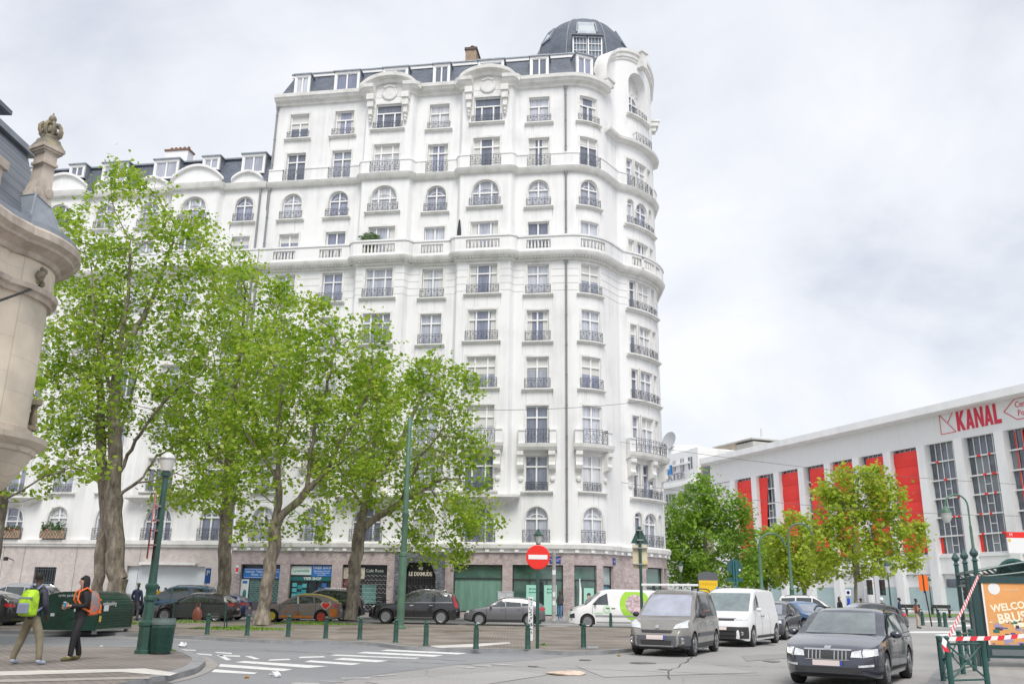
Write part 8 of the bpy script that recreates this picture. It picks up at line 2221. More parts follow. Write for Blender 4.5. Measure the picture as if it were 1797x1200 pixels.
ring_on(bvg, gv, 'green_ring', -0.95, 1.2, 0.5, 0.8, MG, 0.012); ring_on(bvg, gv, 'food_photo', -0.95, 1.2, 0.02, 0.5, MPH, 0.012); ring_on(bvg, gv, 'small_logo', 0.55, 0.95, 0.1, 0.2, mat('logo_green', (0.45, 0.68, 0.42), 0.5), 0.012)
dcg('side_lettering', [(1.2, 0.72), (0.75, 0.72), (0.75, 0.78), (1.2, 0.78)], '+y', MAT['logo_green'], off=0.012)
HAT = dict(L=4.38, W=1.8, belt=[(-2.19, 0.6), (-2.16, 0.92), (-1.7, 1.0), (-0.9, 0.99), (0.2, 0.95), (0.8, 0.93), (1.2, 0.9), (1.7, 0.82), (2.0, 0.73), (2.15, 0.6), (2.19, 0.48)],
           roof=[(-2.19, 0.62), (-2.16, 0.95), (-2.05, 1.05), (-1.6, 1.3), (-1.0, 1.43), (-0.3, 1.47), (0.1, 1.42), (0.6, 1.18), (1.0, 0.95), (1.2, 0.91), (1.7, 0.83), (2.0, 0.74), (2.15, 0.61), (2.19, 0.49)],
           wheels=(1.33, -1.33), R=0.325, tumble=0.3, paint=paint('mid_grey', (0.16, 0.16, 0.17), 0.5), spokes=5, clad=1,
           side=[[(-0.05, 0.98), (0.85, 0.96), (0.35, 1.22), (0.0, 1.36)], [(-0.9, 1.01), (-0.1, 0.985), (-0.06, 1.37), (-0.8, 1.34)], [(-1.35, 1.06), (-0.97, 1.02), (-0.88, 1.33), (-1.15, 1.26)]],
           screen=[(-0.66, 0.98), (0.66, 0.98), (0.55, 1.36), (-0.55, 1.36)], rear=[(-0.5, 1.06), (0.5, 1.06), (0.46, 1.3), (-0.46, 1.3)], head=[[(0.5, 0.62), (0.82, 0.66), (0.8, 0.76), (0.55, 0.72)]],
           front=[('grille', [(-0.4, 0.5), (0.4, 0.5), (0.42, 0.66), (-0.42, 0.66)], M_DKP, 0.014)], back=[('number_plate', [(-0.26, 0.6), (0.26, 0.6), (0.26, 0.7), (-0.26, 0.7)], M_PLT, 0.03)],
           tails=[[(-2.17, 0.82), (-1.9, 0.85), (-1.92, 0.97), (-2.14, 0.96)]], tailq=[[(0.5, 0.82), (0.84, 0.82), (0.82, 0.96), (0.52, 0.93)]], seams=[0.95, -0.08, -1.0], handles=[(0.1, 0.84), (-0.8, 0.86)], mirror=(0.72, 0.98))
car('hatchback', 'mid grey hatchback parked left of the white delivery van', (-0.15, 49.6, 0), pi+radians(-3), HAT)
SUV = dict(L=4.95, W=1.96, belt=[(-2.475, 0.7), (-2.45, 1.0), (-2.0, 1.1), (0.3, 1.08), (0.9, 1.07), (1.3, 1.05), (1.9, 0.99), (2.3, 0.88), (2.44, 0.7), (2.475, 0.55)],
           roof=[(-2.475, 0.72), (-2.45, 1.05), (-2.3, 1.3), (-2.05, 1.62), (-1.6, 1.72), (-0.3, 1.77), (0.15, 1.7), (0.65, 1.42), (1.1, 1.1), (1.4, 1.05), (1.9, 1.0), (2.3, 0.89), (2.44, 0.71), (2.475, 0.56)],
           wheels=(1.52, -1.46), R=0.38, tumble=0.26, low=0.27, paint=paint('black', (0.018, 0.018, 0.022), 0.1), spokes=6, clad=1,
           side=[[(0.0, 1.12), (0.9, 1.11), (0.42, 1.48), (0.05, 1.62)], [(-1.0, 1.13), (-0.05, 1.12), (0.0, 1.63), (-0.95, 1.62)], [(-2.0, 1.17), (-1.07, 1.13), (-1.02, 1.61), (-1.75, 1.54)]],
           screen=[(-0.7, 1.13), (0.7, 1.13), (0.6, 1.62), (-0.6, 1.62)], rear=[(-0.6, 1.2), (0.6, 1.2), (0.52, 1.6), (-0.52, 1.6)], head=[[(0.55, 0.82), (0.88, 0.86), (0.87, 0.96), (0.56, 0.93)]], front=[('grille', [(-0.42, 0.62), (0.42, 0.62), (0.42, 0.9), (-0.42, 0.9)], M_DKP, 0.014)],
           tails=[[(-2.44, 0.85), (-2.2, 0.9), (-2.02, 1.52), (-2.12, 1.52)]], back=[('number_plate', [(-0.26, 0.75), (0.26, 0.75), (0.26, 0.86), (-0.26, 0.86)], M_PLT, 0.03)], seams=[1.02, -0.02, -1.1], handles=[(0.15, 0.97), (-0.9, 0.98)], handlem=M_CHR, mirror=(0.8, 1.14), rails=(-1.8, 0.0), railm=M_CHR, sidep=[('window_trim', [(-2.05, 1.135), (0.95, 1.09), (0.95, 1.105), (-2.05, 1.155)], M_CHR, 0.012), ('sill_trim', [(-1.0, 0.33), (1.05, 0.33), (1.05, 0.36), (-1.0, 0.36)], M_CHR, 0.016)])
car('suv', 'glossy black SUV with tall red tail lamps parked before the black entrance door', (-5.1, 50.4, 0), pi+radians(1), SUV)
def variant(base, m_, **k): d = dict(base); d['paint'] = m_; d.update(k); return d
# the painted car: every panel a different colour
pt = mat('painted_patchwork', (0.3, 0.3, 0.28), 0.6); tt, bb = nodes(pt)
n_ = tt.nodes.new('ShaderNodeTexNoise'); n_.inputs['Scale'].default_value = 1.5; n_.inputs['Detail'].default_value = 8; n_.inputs['Roughness'].default_value = 0.75
tcx = tt.nodes.new('ShaderNodeTexCoord'); tt.links.new(tcx.outputs['Object'], n_.inputs['Vector'])
rp_ = tt.nodes.new('ShaderNodeValToRGB'); es = rp_.color_ramp.elements
es[0].position = 0.28; es[0].color = (0.03, 0.05, 0.12, 1); es[1].position = 0.78; es[1].color = (0.50, 0.40, 0.03, 1)
for p0_, c0_ in ((0.40, (0.20, 0.19, 0.19)), (0.47, (0.25, 0.19, 0.17)), (0.54, (0.22, 0.23, 0.23)), (0.62, (0.36, 0.13, 0.04)), (0.69, (0.15, 0.16, 0.10))):
    q = es.new(p0_); q.color = (*c0_, 1)
tt.links.new(n_.outputs['Fac'], rp_.inputs[0]); tt.links.new(rp_.outputs[0], bb.inputs['Base Color'])
ART = variant(HAT, pt, clad=0, rimm=mat('red_rim', (0.5, 0.06, 0.04), 0.5))
M_YR = mat('mustard_paint', (0.52, 0.40, 0.04), 0.55, var=0.25, scale=5); M_OR = mat('orange_paint', (0.62, 0.20, 0.03), 0.55, var=0.35, scale=6)
ar, bva, dca = car('painted_car', 'hand-painted patchwork car with a red heart, mustard roof edge and coloured wheels', (-11.35, 49.9, 0), pi, ART)
for hm, ho, hk in ((M_RED, 0.024, 1.0), (mat('dull_white', (0.6, 0.58, 0.55), 0.6), 0.012, 1.32)):
    for hs in (-1, 1): dca('heart' if hk == 1 else 'heart_outline', [(-1.55, 0.9-0.2*hk), (-1.55+hs*0.23*hk, 0.9+0.03*hk), (-1.55+hs*0.15*hk, 0.9+0.16*hk), (-1.55, 0.9+0.085*hk)], '+y', hm, off=ho)
dca('roof_paint', [(-2.0, -0.5), (0.3, -0.5), (0.3, 0.62), (-2.0, 0.62)], '+z', M_YR, off=0.012, nu=16); dca('rear_paint', [(-2.17, 0.35), (-1.8, 0.35), (-1.75, 0.78), (-2.17, 0.75)], '+y', M_OR, off=0.012); dca('sill_paint', [(-0.9, 0.26), (0.9, 0.26), (0.9, 0.36), (-0.9, 0.36)], '+y', M_OR, off=0.012); dca('pillar_paint', [(-0.1, 0.97), (0.0, 0.96), (0.06, 1.4), (0.0, 1.4)], '+y', MAT['dull_white'], off=0.014)
dca('rear_window_paint', [(-0.6, 1.0), (0.6, 1.0), (0.55, 1.05), (-0.55, 1.05)], '-x', M_YR, off=0.014)
for o in ar.children:
    if o.name.startswith('wheel') and o.location.x > 0:
        for c in o.children: c.data = wheel_mesh(0.325, 5, mat('yellow_rim', (0.55, 0.46, 0.04), 0.5))[1]
car('suv', 'black SUV with silver roof rails parked at the shops behind the knotted tree trunk', (-10.9, 53.2, 0), pi, variant(SUV, paint('soft_black', (0.03, 0.03, 0.033), 0.1), spokes=5))
car('hatchback', 'black hatchback parked behind the bench with the brown bag', (-16.6, 48.6, 0), pi+radians(1), variant(HAT, paint('black_plum', (0.03, 0.025, 0.028), 0.2)))
car('hatchback', 'dark blue car whose tail shows between two plane trunks', (-17.0, 52.2, 0), pi, variant(HAT, paint('navy', (0.02, 0.045, 0.15), 0.4)))
car('family_van', 'petrol blue family van parked behind the black hatchback and bench', (-19.3, 53.0, 0), pi, variant(MPV, paint('petrol_blue', (0.04, 0.12, 0.20), 0.4)))
car('hatchback', 'black car partly hidden by the dark walker behind the bicycle shelter', (-22.3, 49.6, 0), pi, variant(HAT, paint('black_two', (0.02, 0.02, 0.022), 0.2), head=HAT['head']))
car('suv', 'silver car parked far left, seen behind the man with the lime backpack', (-27.2, 50.0, 0), pi, variant(SUV, paint('silver', (0.42, 0.43, 0.45), 0.6)))
car('hatchback', 'dark car tail cut by the left picture edge beside the lime backpack', (-22.4, 38.0, 0), pi, variant(HAT, paint('black_three', (0.025, 0.025, 0.028), 0.2)))
# right hand side
car('hatchback', 'black hatchback parked directly behind the plain white panel van', *pose((11.3, 37.4), (-0.48, -0.88), HAT), variant(HAT, paint('blue_black', (0.03, 0.033, 0.045), 0.2)))
car('hatchback', 'black car facing right with pale headlamp beyond the line of parked vehicles', (17.2, 56.0, 0), radians(-35), variant(HAT, paint('black_four', (0.02, 0.02, 0.022), 0.2)))
car('hatchback', 'bronze and blue small car peeping over the black car behind the white van', (15.6, 48.0, 0), radians(-75), variant(HAT, paint('dull_blue', (0.08, 0.16, 0.32), 0.3)))
car('family_van', 'white family car facing right in front of the far lamp masts', (20.4, 61.0, 0), radians(-20), variant(MPV, MAT['paint_white']))
car('saloon_car', 'dark brown grey saloon crossing behind the charcoal estate', (18.6, 48.2, 0), pi+radians(8), variant(HAT, paint('brown_grey', (0.07, 0.062, 0.066), 0.4), L=4.6, R=0.34, spokes=10, sidep=[('window_trim', [(-1.4, 1.0), (0.85, 0.945), (0.85, 0.96), (-1.4, 1.02)], M_CHR, 0.014)]))
def parked_two_wheeler(name, lab, loc, rz, c):
    t = thing(name, lab, 'scooter', loc, rz)
    ty, rm = wheel_mesh(0.25, 5)
    for x in (-0.6, 0.62):
        o = link('wheel', ty, t, (x, 0, 0.25)); o.scale = (1, 0.5, 1); link('rim', rm, o)
    f = MB(); f.grid([[(x, y*w, z0) for y, z0 in ((-1, z), (-1, z+h), (1, z+h), (1, z))] for x, w, z, h in ((-0.85, 0.1, 0.6, 0.15), (-0.5, 0.17, 0.35, 0.42), (-0.1, 0.17, 0.25, 0.25), (0.25, 0.15, 0.25, 0.15), (0.42, 0.18, 0.3, 0.6), (0.55, 0.1, 0.5, 0.5))], 0, True); f.build('body', c, t, smooth=True)
    f = MB(); f.bbox(-0.8, -0.02, -0.14, 0.14, 0.75, 0.86, 0.04); f.build('seat', M_BLACK, t)
    f = MB(); f.tube([(0.6, 0, 0.3), (0.45, 0, 1.05)], 0.03, 6); f.tube([(0.42, -0.33, 1.05), (0.45, 0, 1.08), (0.42, 0.33, 1.05)], 0.02, 6); f.build('handlebar', M_BLACK, t)
    f = MB(); f.prism([(-0.15, 0), (0.15, 0), (0.12, 0.4), (-0.12, 0.4)], 0.02, 0, Matrix.Translation((0.5, 0, 0.98)) @ Matrix.Rotation(pi/2, 4, 'Z') @ Matrix.Rotation(pi/2, 4, 'X')); f.build('windshield', mat('smoked', (0.08, 0.1, 0.11), 0.1), t)
    return t
q = at(668, 1080, 55.8); parked_two_wheeler('scooter', 'dark scooter parked against the pink grille of the night shop', (q.x, 55.8, 0.12), radians(80), mat('scooter_navy', (0.03, 0.04, 0.09), 0.35, coat=0.5))
# ================================================================== people
M_SKIN_D = mat('skin_dark', (0.085, 0.045, 0.03), 0.55); M_SKIN = mat('skin_fair', (0.50, 0.29, 0.21), 0.55)
M_HAIR = mat('hair_black', (0.012, 0.011, 0.01), 0.7)
def skin_obj(name, joints, edges, m, parent, root=0, sub=2):
    me = bpy.data.meshes.new(name)
    me.from_pydata([j[:3] for j in joints], edges, [])
    o = link(name, me, parent)
    md = o.modifiers.new('skin', 'SKIN'); md.use_smooth_shade = True; md.branch_smoothing = 0.6
    sd_ = me.skin_vertices[0].data
    for i, j in enumerate(joints):
        r = j[3]; r = r if isinstance(r, tuple) else (r, r)
        sd_[i].radius = r; sd_[i].use_root = (i == root)
    s = o.modifiers.new('sub', 'SUBSURF'); s.levels = sub; s.render_levels = sub
    dg = bpy.context.evaluated_depsgraph_get()
    m2 = bpy.data.meshes.new_from_object(o.evaluated_get(dg)); o.modifiers.clear(); o.data = m2; bpy.data.meshes.remove(me)
    m2.name = name; m2.materials.clear(); m2.materials.append(m)
    m2.polygons.foreach_set('use_smooth', [True]*len(m2.polygons)); m2.update()
    return o
def person(label, loc, face, H, skin, top, legs, shoe, hair=None, hood=False, cap=None, lh=None, rh=None, lf=(0.11, 0.02), rf=(-0.11, -0.02), head_yaw=0.0, fine=True, mask=None, vest=None, legw=1.0, longc=0.0, group=None):
    """x = left, y = backwards from the face (the figure looks along -y); limb targets in units of the standing height / 1.75"""
    k = H/1.75
    t = thing('person', label, 'person', loc, face, group)
    S_ = lambda p: (p[0]*k, p[1]*k, p[2]*k)
    lh = lh or ((0.24, 0.03, 1.10), (0.25, -0.06, 0.86)); rh = rh or ((-0.24, 0.03, 1.10), (-0.25, -0.06, 0.86))
    J = []; E_ = []
    def j(p, r): J.append((*S_(p), (r[0]*k, r[1]*k) if isinstance(r, tuple) else r*k)); return len(J)-1
    def ch(a, *pts):
        for p, r in pts: b = j(p, r); E_.append((a, b)); a = b
        return a
    pel = j((0, 0.02, 0.95), 0.09)
    ab = ch(pel, ((0, 0.02, 1.1), 0.1), ((0, 0.02, 1.25), 0.125), ((0, 0.03, 1.38), 0.11)); neck = ch(ab, ((0, 0.02, 1.48), 0.052), ((0, 0.0, 1.54), 0.05))
    hc = ch(neck, ((0, -0.01, 1.62), (0.072, 0.085)), ((0, -0.005, 1.69), (0.07, 0.082)), ((0, 0.0, 1.735), 0.045))
    for s, el_, hd, ft in ((1, *lh, lf), (-1, *rh, rf)):
        sh = ch(ab, ((s*0.165, 0.03, 1.40), 0.058)); e = ch(sh, (el_, 0.042)); w = ch(e, (hd, 0.028))
        d = (Vector(hd)-Vector(el_)).normalized()
        pm = ch(w, (tuple(Vector(hd)+d*0.05), (0.033, 0.018)))
        side = d.cross(Vector((0, 1, 0))); side = side.normalized() if side.length > 0.1 else Vector((1, 0, 0))
        base = Vector(hd)+d*0.075
        if fine:
            for q, (o_, ln) in enumerate(((-0.03, 0.065), (-0.01, 0.08), (0.011, 0.075), (0.031, 0.058))):
                a1 = base+side*o_; curl = Vector((0, -0.35, 0))+(-side*s*0.2)
                ch(pm, (tuple(a1), 0.0095), (tuple(a1+d*ln*0.5+curl*ln*0.15), 0.009), (tuple(a1+d*ln*0.9+curl*ln*0.55), 0.0075))
            ch(pm, (tuple(Vector(hd)+d*0.03-side*s*0.045), 0.0115), (tuple(Vector(hd)+d*0.075-side*s*0.06+Vector((0, -0.02, 0))), 0.009))
        hp = ch(pel, ((s*0.09, 0.02, 0.85), 0.07)); kn = ch(hp, ((s*0.1+(ft[0]-s*0.1)*0.5, ft[1]*0.45-0.02, 0.5), 0.058)); an = ch(kn, ((ft[0], ft[1]+0.03, 0.09), 0.04)); ch(an, ((ft[0]+s*0.015, ft[1]-0.1, 0.035), 0.035))
    skin_obj('body', J, E_, skin, t)
    # face
    if fine:
        f = MB();
        f.blob((0, -0.098*k, 1.635*k), (0.014*k, 0.02*k, 0.026*k), 6, 5)
        for s in (1, -1): f.blob((s*0.077*k, 0.005*k, 1.64*k), (0.012*k, 0.02*k, 0.033*k), 6, 5)
        f.build('nose_and_ears', skin, t, smooth=True)
        f = MB()
        for s in (1, -1): f.blob((s*0.03*k, -0.082*k, 1.66*k), (0.013*k, 0.008*k, 0.008*k), 6, 4)
        f.build('eyes', M_HAIR, t)
        f = MB(); f.blob((0, -0.084*k, 1.585*k), (0.024*k, 0.008*k, 0.008*k), 6, 4); f.build('mouth', mat('lips', (0.3, 0.12, 0.1), 0.5), t)
    if hair is not None:
        f = MB(); rows = []
        for i in range(8):
            ph = pi/2*(1-i/7.0) if i < 7 else -0.15
            ph = pi/2-(pi/2+0.55)*i/7
            rows.append([(0.084*k*cos(ph)*cos(a), (0.012+0.098*cos(ph)*sin(a)*(1.0))*k if True else 0, (1.665+0.094*sin(ph)+ (0.045 if (sin(a) < -0.3 and ph < 0.35) else 0))*k) for a in [2*pi*q/16 for q in range(16)]])
        f.grid(rows, 0, True); f.build('hair', hair, t, smooth=True)
    if hood:
        f = MB(); rows = []
        for i in range(9):
            a = radians(-25+i*28.75*0.85)      # sweep from the neck over the crown
            rows.append([((0.105*sin(b))*k, (0.02+(0.11*cos(b)*0.55+0.05)*1.0*sin(a*0.5+0.4))*k, (1.60+0.13*cos(a)*cos(b*0.5)*1.0)*k) for b in [radians(-95+19*q) for q in range(11)]])
        f2 = MB(); prof_ = [(0.085, 1.44), (0.10, 1.5), (0.104, 1.6), (0.1, 1.68), (0.078, 1.745), (0.03, 1.775), (0.0, 1.778)]
        f2.lathe([(r*k, z*k) for r, z in prof_], 18, (0, 0.022*k), a0=radians(-34), a1=radians(214)); f2.build('hood', top, t, smooth=True)
    if cap is not None:
        f = MB(); f.lathe([(0.09*k, 1.68*k), (0.092*k, 1.72*k), (0.07*k, 1.76*k), (0.0, 1.775*k)], 14, (0, 0.005*k)); f.grid([[(x*k, -0.08*k, 1.69*k) for x in (-0.06, 0, 0.06)], [(x*k, -0.155*k, 1.68*k) for x in (-0.045, 0, 0.045)]]); f.build('cap', cap, t, smooth=True)
    if mask is not None:
        f = MB(); f.blob((0, -0.075*k, 1.595*k), (0.055*k, 0.035*k, 0.045*k), 8, 6); f.build('face_mask', mask, t, smooth=True)
    # jacket
    J = []; E_ = []
    z0 = 0.8-longc
    a0_ = j((0, 0.02, z0), (0.152, 0.118) if longc == 0 else (0.165, 0.13)); c1 = ch(a0_, ((0, 0.02, 1.08), (0.15, 0.125)), ((0, 0.025, 1.24), (0.165, 0.135)), ((0, 0.03, 1.37), (0.155, 0.12))); ch(c1, ((0, 0.025, 1.47), 0.078), ((0, 0.02, 1.5), 0.072))
    for s, (el_, hd) in ((1, lh), (-1, rh)):
        sh = ch(c1, ((s*0.17, 0.03, 1.395), 0.08)); e = ch(sh, (el_, 0.062)); ch(e, (tuple(Vector(el_).lerp(Vector(hd), 0.93)), 0.046))
    skin_obj('jacket', J, E_, top, t)
    if vest is not None:
        J = []; E_ = []; a0_ = j((0, 0.02, 0.92), (0.165, 0.135)); ch(a0_, ((0, 0.02, 1.08), (0.165, 0.14)), ((0, 0.025, 1.24), (0.178, 0.148)), ((0, 0.03, 1.4), (0.16, 0.13))); skin_obj('vest', J, E_, vest, t)
    J = []; E_ = []
    p0_ = j((0, 0.02, 1.12), (0.115, 0.09)); p0_ = ch(p0_, ((0, 0.02, 1.02), (0.135, 0.105)), ((0, 0.02, 0.93), (0.15, 0.12)))
    for s, ft in ((1, lf), (-1, rf)):
        hp = ch(p0_, ((s*0.09, 0.02, 0.8), 0.105*legw)); kn = ch(hp, ((s*0.1+(ft[0]-s*0.1)*0.5, ft[1]*0.45-0.02, 0.5), 0.078*legw)); ch(kn, ((ft[0], ft[1]+0.03, 0.16), 0.062*legw), ((ft[0], ft[1]+0.03, 0.07), 0.058*legw))
    skin_obj('trousers', J, E_, legs, t)
    for s, ft in ((1, lf), (-1, rf)):
        J = []; E_ = []
        h1 = j((ft[0], ft[1]+0.035, 0.13), 0.05); h0 = ch(h1, ((ft[0], ft[1]+0.045, 0.06), 0.052)); ch(h0, ((ft[0]+s*0.005, ft[1]-0.03, 0.052), 0.05), ((ft[0]+s*0.015, ft[1]-0.12, 0.04), 0.042), ((ft[0]+s*0.017, ft[1]-0.16, 0.033), 0.03))
        skin_obj('shoe', J, E_, shoe, t)
    return t
def backpack(label, loc, face, k, m1, m2, lift=1.0):
    t = thing('backpack', label, 'backpack', loc, face)
    f = MB()
    rows = [[(x*w*k, (0.15+d*dd)*k, z*k*lift) for x, dd in ((-1, 0.0), (-1, 0.65), (-0.6, 1), (0.6, 1), (1, 0.65), (1, 0.0))] for z, w, d in ((0.92, 0.1, 0.1), (0.95, 0.15, 0.2), (1.1, 0.165, 0.24), (1.28, 0.16, 0.2), (1.4, 0.13, 0.15), (1.44, 0.08, 0.08))]
    f.grid(rows, 0, True); f.poly(rows[0][::-1]); f.poly(rows[-1]); f.build('bag_body', m1, t, smooth=True, ang=50)
    f = MB(); f.bbox(-0.12*k, 0.12*k, 0.34*k, 0.41*k, 0.97*k, 1.16*k, 0.03); f.build('front_pocket', m2, t)
    for s in (1, -1):
        f = MB(); f.tube([(s*0.1*k, 0.16*k, 1.42*k), (s*0.11*k, 0.05*k, 1.5*k), (s*0.115*k, -0.1*k, 1.42*k), (s*0.13*k, -0.12*k, 1.25*k), (s*0.16*k, 0.0, 1.08*k), (s*0.15*k, 0.16*k, 1.0*k)], 0.022*k, 6); f.build('shoulder_strap', m2, t)
    f = MB(); f.box(-0.15*k, 0.15*k, 0.335*k, 0.365*k, 1.24*k, 1.27*k); f.build('buckle_strap', m2, t)
    return t
M_NAVYP = mat('navy_puffer', (0.028, 0.03, 0.05), 0.6, bump=0.5, bscale=14, stretch=(1, 1, 3)); M_KHAKI = mat('khaki_trousers', (0.20, 0.175, 0.12), 0.8, var=0.2, scale=6); M_SHOEB = mat('pale_blue_shoe', (0.42, 0.48, 0.58), 0.6)
M_BLKC = mat('black_cloth', (0.014, 0.014, 0.018), 0.75, bump=0.3, bscale=10); M_OLIVE = mat('olive_boot', (0.11, 0.11, 0.035), 0.7)
q = gnd(44, 1166, 0.11); fa = radians(172)
person('man in navy jacket and khaki trousers walking away with a lime backpack', (q.x, q.y+0.05, 0.11), fa, 1.80, M_SKIN_D, M_NAVYP, M_KHAKI, M_SHOEB, M_HAIR, lh=((0.25, 0.05, 1.12), (0.20, -0.12, 0.94)), rh=((-0.25, 0.06, 1.12), (-0.2, -0.1, 0.92)), lf=(0.30, -0.02), rf=(-0.26, 0.0))
backpack('lime green backpack with grey straps on the man in khaki trousers', (q.x, q.y+0.05, 0.11), fa, 1.80/1.75, mat('lime_fabric', (0.36, 0.60, 0.02), 0.6, var=0.25, scale=8, contrast=(0.4, 0.6)), mat('grey_blue_fabric', (0.20, 0.23, 0.33), 0.6), 0.98)
q = gnd(126, 1159, 0.11); fb_ = radians(-48)
person('man in black hooded tracksuit and olive boots holding a cup in both hands', (q.x, q.y+0.05, 0.11), fb_, 1.74, M_SKIN, M_BLKC, M_BLKC, M_OLIVE, M_HAIR, hood=True, lh=((0.22, 0.05, 1.13), (0.05, -0.24, 1.13)), rh=((-0.22, 0.05, 1.13), (-0.05, -0.25, 1.10)), lf=(0.1, -0.13), rf=(-0.1, 0.1))
backpack('orange and grey backpack on the man in the black tracksuit', (q.x, q.y+0.05, 0.11), fb_, 1.0, mat('orange_fabric', (0.70, 0.13, 0.03), 0.6, col2=(0.20, 0.19, 0.20), scale=5, contrast=(0.46, 0.54)), mat('orange_strap', (0.75, 0.16, 0.03), 0.6))
Mf = Matrix.Translation((q.x, q.y+0.05, 0.11)) @ Matrix.Rotation(fb_, 4, 'Z')
c_ = thing('paper_cup', 'blue paper cup held by the man in the black tracksuit', 'cup', Mf @ Vector((0, -0.33, 1.1)))
f = MB(); f.lathe([(0.026, 0), (0.034, 0.095)], 12); f.build('cup', mat('cup_blue', (0.05, 0.25, 0.45), 0.5), c_); f = MB(); f.lathe([(0.036, 0.095), (0.036, 0.105), (0.0, 0.107)], 12); f.build('lid', M_WHITE, c_)
def far(label, px, pyb, Y, z, face, H, skin, top, legs, shoe, **k):
    q = at(px, pyb, Y); return person(label, (q.x, Y, z), face, H, skin, top, legs, shoe, fine=False, **k)
M_NAVY = mat('navy_cloth', (0.02, 0.03, 0.07), 0.75); M_JEAN = mat('jeans', (0.10, 0.18, 0.33), 0.8); M_GREYC = mat('grey_cloth', (0.07, 0.07, 0.08), 0.8); M_BLUEC = mat('royal_blue', (0.02, 0.06, 0.6), 0.6); M_BEIGE = mat('beige_cloth', (0.5, 0.40, 0.32), 0.8); M_ORV = mat('orange_vest', (0.85, 0.17, 0.03), 0.6); M_YEL = mat('yellow_cloth', (0.75, 0.42, 0.02), 0.7); M_SHW = mat('blue_white_cloth', (0.6, 0.65, 0.75), 0.7, col2=(0.05, 0.18, 0.55), scale=9, contrast=(0.42, 0.5))
far('man in dark jacket and olive cap seen from behind near the largest trunk', 235, 1093, 45.2, 0.104, radians(178), 1.78, M_SKIN_D, M_NAVY, M_GREYC, M_BLACK, cap=M_OLIVE, lh=((0.25, 0.02, 1.12), (0.2, -0.1, 0.95)))
far('person in yellow jacket behind the tall street lamp, by the blue van', 272, 1085, 56.6, 0.12, radians(20), 1.68, M_SKIN_D, M_YEL, M_NAVY, M_BLACK, hair=M_HAIR)
far('person in a blue and white top beside the yellow jacket', 284, 1085, 56.9, 0.12, radians(-20), 1.6, M_SKIN, M_SHW, M_NAVY, M_BLACK, hair=M_HAIR)
far('man in grey jacket and jeans at the shop window right of the no entry sign', 983, 1086, 57.3, 0.12, radians(-30), 1.76, M_SKIN_D, M_GREYC, M_JEAN, M_SHOEB, cap=mat('brown_cap', (0.12, 0.06, 0.04), 0.8), lf=(0.1, -0.1), lh=((0.22, -0.02, 1.1), (0.12, -0.16, 1.0)), rh=((-0.22, -0.02, 1.1), (-0.12, -0.16, 1.0)))
far('man in dark suit and black mask standing behind the saloon', 1583, 1100, 58.5, 0, radians(65), 1.78, M_SKIN_D, M_NAVY, M_NAVY, M_BLACK, hair=M_HAIR, mask=M_BLACK)
far('man in orange vest, dark cap and beige trousers walking on the square', 1612, 1102, 55.5, 0, radians(70), 1.72, M_SKIN_D, M_GREYC, M_BEIGE, M_BLACK, cap=M_BLACK, mask=M_BLACK, vest=M_ORV)
far('person in black jacket and hood beyond the white family car', 1477, 1090, 60.0, 0, radians(40), 1.78, M_SKIN, M_BLKC, M_GREYC, M_BLACK, hood=True, mask=M_WHITE)
far('person in bright royal blue hooded coat', 1493, 1088, 62.0, 0, radians(90), 1.72, M_SKIN, M_BLUEC, M_NAVY, M_BLACK, hood=True)
far('person in dark clothes behind the thin trunk of the pollarded plane tree', 1514, 1088, 62.0, 0, radians(80), 1.72, M_SKIN_D, M_BLKC, M_GREYC, M_BLACK, hair=M_HAIR)
t = far('rider with a white helmet behind the saloon roof', 1551, 1095, 57.0, 0, radians(160), 1.72, M_SKIN, M_BLKC, M_GREYC, M_BLACK)
f = MB(); f.blob((0, 0.01, 1.66), (0.13, 0.15, 0.13), 12, 8); f.build('helmet', M_WHITE, t, smooth=True)
# ================================================================== metro entrance: poster case, ironwork canopy, railing and tape
ME = at(1708, 1170, 22.0)
M_MG = mat('metro_green', (0.02, 0.085, 0.075), 0.4, coat=0.3, var=0.2, scale=3)
Yc = 22.5
cl = at(1716, 1150, Yc).x
t = thing('poster_case', 'tall dark green poster case with orange welcome poster at the metro entrance', 'poster case', (cl, Yc, 0.1), radians(-6))
zt_ = at(1716, 1010, Yc).z - 0.1; zb_ = at(1716, 1163, Yc).z - 0.1
WC_ = 2.35
mb = MB(); mb.bbox(0, 0.2, -0.1, 0.12, 0, zt_, 0.02); mb.box(0.2, WC_, -0.1, 0.12, zt_-0.17, zt_); mb.box(0.2, WC_, -0.1, 0.12, 0.2, 0.5); mb.bbox(WC_-0.16, WC_, -0.1, 0.12, 0, zt_, 0.02); mb.build('frame', mat('case_green', (0.012, 0.05, 0.052), 0.35, coat=0.4), t)
mb = MB(); mb.box(0.2, WC_-0.16, -0.06, 0.1, 0.5, zt_-0.17); mb.build('back_plate', M_BLACK, t)
pz0, pz1 = at(1740, 1137, Yc).z-0.1, at(1740, 1018, Yc).z-0.1
p = MB().box(0.3, WC_-0.22, -0.075, -0.061, pz0, pz1).build('poster', mat('poster_orange', (0.74, 0.35, 0.12), 0.45, var=0.12, scale=1.5), t)
MB().box(0.26, 0.3, -0.078, -0.061, pz0-0.02, pz1+0.02).build('poster_edge', M_WHITE, p)
PM = lambda x, z, a=0: Matrix.Translation((x, -0.078, z)) @ Matrix.Rotation(-a, 4, 'Y') @ Matrix.Rotation(pi/2, 4, 'X')
h_ = pz1-pz0
mb = MB(); mb.lathe([(0.14, 0), (0.14, 0.003), (0.0, 0.003)], 20, M=PM(0.55, pz1-0.2)); mb.build('poster_roundel', M_WHITE, p)
